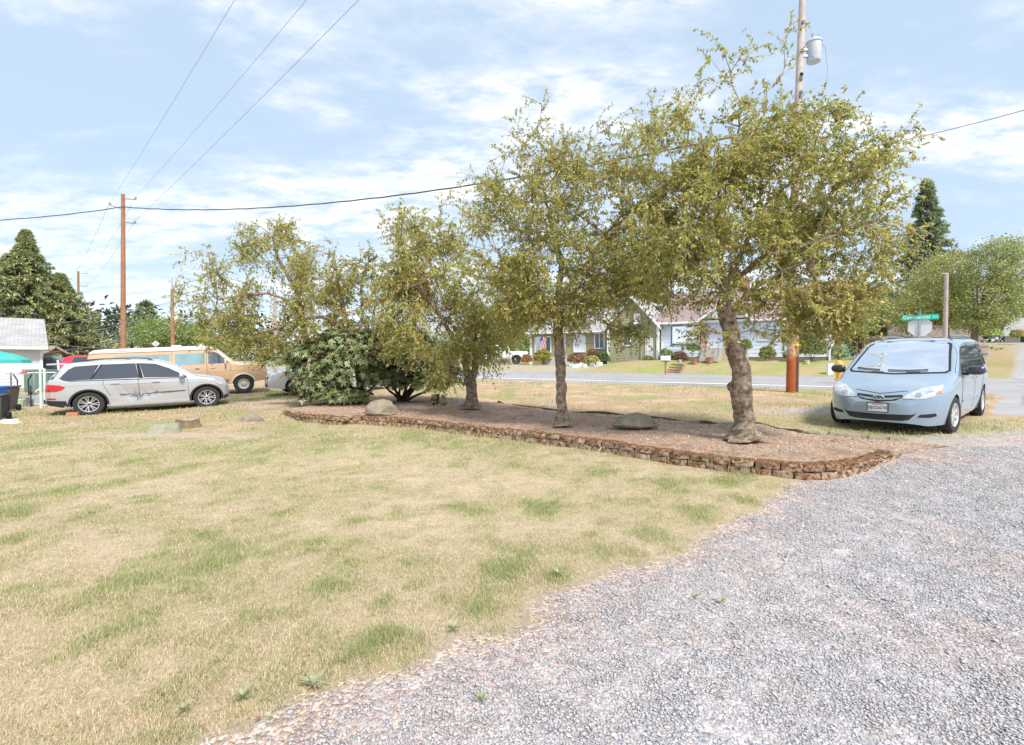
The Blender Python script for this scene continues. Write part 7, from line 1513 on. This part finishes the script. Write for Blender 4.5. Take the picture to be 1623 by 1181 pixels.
# chain-link fence in front of the green gable
def chain(name, label, P0, P1, hh, n, cell=.12, mesh_r=.004, group=None):
    d = Vector((P1[0]-P0[0], P1[1]-P0[1], 0)); W_ = d.length; t = thing(name, label, 'fence', (P0[0], P0[1], P0[2]), math.atan2(d.y, d.x), group=group)
    for k in range(n+1): m_ = MB(); x = W_*k/n; m_.tube([(x, 0, -.2), (x, 0, hh+.04)], .03, 7); m_.build('post', M_steel, t, 60)
    m_ = MB(); m_.tube([(0, 0, hh), (W_, 0, hh)], .02, 6); m_.build('top_rail', M_steel, t)
    p0 = []; p1 = []; s = -hh
    while s < W_:
        a0, a1 = max(s, 0), min(s+hh, W_)
        if a1 > a0: p0.append((a0, 0, a0-s)); p1.append((a1, 0, a1-s)); p0.append((a0, 0, hh-(a0-s))); p1.append((a1, 0, hh-(a1-s)))
        s += cell
    V, Fq = segs(np.array(p0, float), np.array(p1, float), np.full(len(p0), mesh_r), np.full(len(p0), mesh_r), 3); mk('mesh', V, Fq, M_steel, t); return t
a = R(992, 570, 42.6); b = R(1042, 570, 40.4); chain('chain_link_fence', 'low chain-link fence before the gable wing of the green house', (a.x, a.y, 1.15), (b.x, b.y, 1.15), 1.0, 4, .2, .006)
a = R(-60, 590, 19.5); b = R(122, 590, 21.5); chain('chain_link_fence', 'low chain-link fence behind the bins and the silver SUV', (a.x, a.y, h(a.x, a.y)), (b.x, b.y, h(b.x, b.y)), 1.05, 5, .10, .0035)
# wreath-like hose reel and tall white post at the green house
# ---- left yard clutter
def bin_(label, u, v, Y, hh, c, ang, liner=None):
    p = R(u, v, Y); t = thing('wheelie_bin', label, 'bin', (p.x, p.y, h(p.x, p.y)), ang, 'wheeled bins'); m = mat('bin_'+label[:4], c, .6, nscale=10, namt=.1)
    m_ = MB(); a, b = .23*hh, .30*hh; vs = [(-a, -a, .06), (a, -a, .06), (a, a, .06), (-a, a, .06), (-b, -b, hh*.9), (b, -b, hh*.9), (b, b*1.1, hh*.9), (-b, b*1.1, hh*.9)]; m_.add(vs, [(0, 3, 2, 1), (4, 5, 6, 7), (0, 1, 5, 4), (1, 2, 6, 5), (2, 3, 7, 6), (3, 0, 4, 7)]); m_.build('body', m, t, None, .02)
    m_ = MB(); m_.box((-b*1.08, -b*1.15, hh*.9), (b*1.08, b*1.2, hh*.96)); m_.build('lid', m, t, None, .02); m_ = MB(); m_.tube([(-b, b*1.35, hh*.93), (b, b*1.35, hh*.93)], .018, 7); m_.build('handle', m, t)
    for sx_ in (-1, 1): m_ = MB(); m_.lathe([(.1, -.03), (.1, .03)], 16, Matrix.Translation((sx_*(a+.04), a, .1)) @ Matrix.Rotation(math.pi/2, 4, 'Y')); m_.build('wheel', M_rub, t)
    return t
bin_('near black wheeled bin cut by the left edge', -7, 665, 13.3, .72, (.06, .065, .07), math.radians(25)); bin_('dark brown wheeled bin just behind the black one', 9, 646, 15.6, .82, (.12, .10, .10), math.radians(20)); bin_('bright blue wheeled bin peeking in at the left edge', -13, 640, 14.9, .84, (.03, .16, .62), math.radians(20))
# crumpled pale sack
rock('paper_sack', 'crumpled cream paper sack lying on the grass by the bins', 'sack', 13, 672, .42, .3, .13, 91, mat('paper_cream', (.62, .56, .44), .9, nscale=8, namt=.1), .2, cuts=9)
# teal parasol
c = R(-8, 558, 19.0); pa = thing('parasol', 'teal garden parasol entering from the left edge', 'parasol', (c.x, c.y, h(c.x, c.y))); zt_ = R(0, 556, 19).z-pa.location.z
V = [(0, 0, zt_+.02)]; n = 32; cols = [(0, 0, 0)]
for k in range(n):
    a = 2*math.pi*k/n; ssc = 1-.05*abs(math.sin(a*4)); V.append((.6*math.cos(a)*ssc, .6*math.sin(a)*ssc, zt_-.14))
for k in range(n): a = 2*math.pi*k/n; ssc = 1-.07*abs(math.sin(a*4)); V.append((.98*math.cos(a)*ssc, .98*math.sin(a)*ssc, zt_-.34))
for k in range(n): a = 2*math.pi*k/n; ssc = 1-.07*abs(math.sin(a*4)); V.append((1.0*math.cos(a)*ssc, 1.0*math.sin(a)*ssc, zt_-.45-.03*abs(math.sin(a*8))))
m_ = MB(); m_.add(V, [(0, 1+k, 1+(k+1) % n) for k in range(n)]+[(1+k, 1+n+k, 1+n+(k+1) % n, 1+(k+1) % n) for k in range(n)]+[(1+n+k, 1+2*n+k, 1+2*n+(k+1) % n, 1+n+(k+1) % n) for k in range(n)]); m_.build('canopy', mat('canvas_teal', (.10, .58, .56), .8, transl=.35, nscale=4, namt=.08), pa, 25)
m_ = MB(); m_.tube([(0, 0, 0), (0, 0, zt_+.1)], .022, 8); m_.build('pole', M_white, pa)
# folding table with clutter, white frame posts, grill stand, crate, plank
c = at_ground(35, 18.5); tb = thing('side_table', 'small metal stand with curved legs by the chain-link fence', 'table', tuple(c)); zt_ = R(35, 592, 18.5).z-c.z
m_ = MB(); m_.box((-.42, -.2, zt_-.03), (.42, .2, zt_)); m_.build('table_top', M_steel, tb)
for sx_ in (-1, 1):
    m_ = MB(); m_.tube([(sx_*.34, 0, zt_-.03), (sx_*.20, 0, zt_-.25), (sx_*.20, 0, 0)], .02, 7); m_.build('leg', M_rub, tb)
m_ = MB(); m_.lathe([(.0, 0), (.13, 0), (.15, .06), (.12, .13), (0, .15)], 16); o = m_.build('pot', mat('pot_white', (.7, .7, .72), .4), None, 40); o.location = (c.x-.2, c.y, c.z+zt_); tag(o, 'white pot on the left half of the metal stand', 'pot')
m_ = MB(); m_.lathe([(.0, 0), (.06, 0), (.075, .06), (.06, .11), (0, .12)], 16); o = m_.build('jar', mat('jar_red', (.55, .10, .08), .4), None, 40); o.location = (c.x+.08, c.y, c.z+zt_); tag(o, 'red and white jar on the middle of the metal stand', 'jar')
for k, u in enumerate((63, 69.5)):
    q = at_ground(u, 16.6 if k == 0 else 17.4); zt_ = R(u, 584, q.y).z-q.z; m_ = MB(); m_.box((-.022, -.022, -.1), (.022, .022, zt_)); o = m_.build('white_post', M_white, None); o.location = q; tag(o, ['nearer white post left of the SUV tail', 'slimmer white post right beside the nearer one'][k], 'post', 'white posts by the fence')
q = at_ground(96, 20.0); o_ = MB(); zt_ = R(92, 571, 20).z-q.z; o_.tube([(0, 0, 0), (-.12, 0, zt_)], .035, 6); o = o_.build('white_post', M_white, None); o.location = q; tag(o, 'tilted white post just above the SUV rear spoiler', 'post', 'white posts by the fence')
q = at_ground(47, 17); m_ = MB(); m_.tube([(0, 0, 0), (0, 0, .72)], .02, 8); m_.tube([(0, 0, .42), (0, 0, .52)], .055, 8); o = m_.build('garden_torch', M_blk, None, 40); o.location = q; tag(o, 'thin black garden torch standing by the white posts', 'torch')
q = at_ground(36, 17.2); m_ = MB(); m_.box((-.19, -.15, 0), (.19, .15, .24)); m_.lathe([(.14, .24), (.15, .30), (.08, .36), (0, .37)], 12); o = m_.build('crate', mat('crate_grey', (.20, .22, .20), .7, nscale=8, namt=.3), None, None, .01); o.location = q; tag(o, 'dark crate with a pale lid under the metal stand', 'crate')
q = at_ground(26, 17); m_ = MB(); m_.lathe([(.15, 0), (.2, .25), (.19, .26), (0, .26)], 14); o = m_.build('bucket', mat('bucket_green', (.45, .60, .42), .6), None, 40); o.location = q; tag(o, 'pale green bucket right of the brown bin', 'bucket')
a, b = P(38, 633), P(72, 618); m_ = MB(); m_.tube([a+Vector((0, 0, .05)), b+Vector((0, 0, .22))], .05, 4); tag(m_.build('plank', M_white, None), 'white plank leaning low on the grass by the posts', 'plank')
q = at_ground(66, 18.6); m_ = MB(); m_.box((-.45, -.3, 0), (.45, .3, .26)); o = m_.build('storage_box', mat('box_grey', (.30, .34, .33), .7, nscale=5, namt=.15), None, None, .02); o.location = q; tag(o, 'low grey storage box behind the white posts', 'box')
q = R(68, 578, 24); zz = h(q.x, q.y); m_ = MB(); m_.box((-.55, -.4, 0), (.55, .4, .95)); m_.box((-.6, -.45, .951), (.6, .45, 1.05)); o = m_.build('garbage_container', mat('container_green', (.10, .20, .16), .6, nscale=5, namt=.1), None, None, .03); o.location = (q.x, q.y, zz); tag(o, 'dark green lidded container right of the white garage', 'container')
# wood fence far left
a, b = R(78, 570, 33.5), R(150, 570, 34); m_ = MB(); n = 46; base = Vector((a.x, a.y, h(a.x, a.y))); d = (b-a); d.z = 0; W_ = d.length
for k in range(n): x = W_*k/n; hh_ = 1.55+.03*math.sin(k*3.1); m_.box((x, 0, -.1), (x+W_/n*.88, .03, hh_))
m_.box((0, .031, .3), (W_, .08, .4)); m_.box((0, .031, 1.2), (W_, .08, 1.3)); o = m_.build('wood_fence', mat('fence_orange', (.42, .24, .14), .85, nscale=4, namt=.2), None); o.location = base; o.rotation_euler.z = math.atan2(d.y, d.x); tag(o, 'orange-brown board fence behind the cars at far left', 'fence')
# brick chock under the SUV
p = P(121, 659); m_ = MB(); m_.box((-.13, -.1, 0), (.13, .1, .12)); o = m_.build('brick_chock', mat('brick_orange', (.42, .20, .11), .9, nscale=14, namt=.25), None, None, .008); o.location = (p.x, p.y-.12, p.z-.01); o.rotation_euler.z = .5; tag(o, 'orange-brown brick wedged before the SUV rear wheel', 'brick')
# concrete slab patch in the left yard
p = P(30, 640); m_ = MB(); m_.box((-1.6, -.9, -.05), (1.3, .9, .025)); o = m_.build('patio_slab', mat('slab_grey', (.42, .40, .38), .9, nscale=6, namt=.12), None); o.location = p; o.rotation_euler.z = .2; struct(o)
# flower pots and garden bits before the blue house
for k, (u, v, Y, r__, c) in enumerate([(1100, 569, 37.6, .26, (.42, .22, .15)), (1125, 569, 37.2, .26, (.44, .24, .16)), (1078, 570, 38.6, .12, (.75, .75, .75)), (1280, 566, 33.8, .14, (.78, .76, .72))]):
    q = R(u, v, Y); m_ = MB(); m_.lathe([(r__*.7, 0), (r__, r__*1.6), (r__*1.1, r__*1.7), (r__*.9, r__*1.75), (0, r__*1.7)], 16); o = m_.build('flower_pot', mat('pot_%d' % k, c, .8), None, 40); o.location = (q.x, q.y, h(q.x, q.y)); tag(o, ['terracotta pot at the left foot of the porch steps', 'terracotta pot at the right foot of the porch steps', 'tiny white pot below the plum coloured bush', 'little white garden ornament before the big dark shrub'][k], 'pot', 'pots before the blue house')
# white fence panel by the side street and rock heap by the driveway
a, b = R(1546, 540, 45), R(1568, 540, 43); m_ = MB(); d = b-a; d.z = 0
for k in range(12): x = d.length*k/12; m_.box((x, 0, 0), (x+d.length/12*.7, .03, 1.2))
m_.box((0, .031, .3), (d.length, .07, .4)); m_.box((0, .031, .9), (d.length, .07, 1.0)); o = m_.build('picket_fence', M_white, None); o.location = (a.x, a.y, h(a.x, a.y)); o.rotation_euler.z = math.atan2(d.y, d.x); tag(o, 'short white picket fence under the tree beside the side street', 'fence')
for k, (u, v, Y, ww) in enumerate([(915, 577, 42.5, .9), (928, 577, 42, .8), (940, 575, 42, .9), (950, 573, 42, .7), (921, 575, 42.8, .7), (906, 578, 43, .6)]):
    q = R(u, v, Y); rock('garden_rock', ['grey rock, largest in the heap below the red bush', 'grey rock in the heap, right next to the largest', 'grey rock below the pale yellow bush', 'rightmost grey rock before the dark round bush', 'upper grey rock of the heap below the red bush', 'leftmost small grey rock by the driveway mouth'][k], 'rock', 0, 0, ww, .5, .35, 500+k, M_rk4, k, pos=(q.x, q.y, h(q.x, q.y))); COL.objects[-1]['group'] = 'rocks in the green house flower bed'
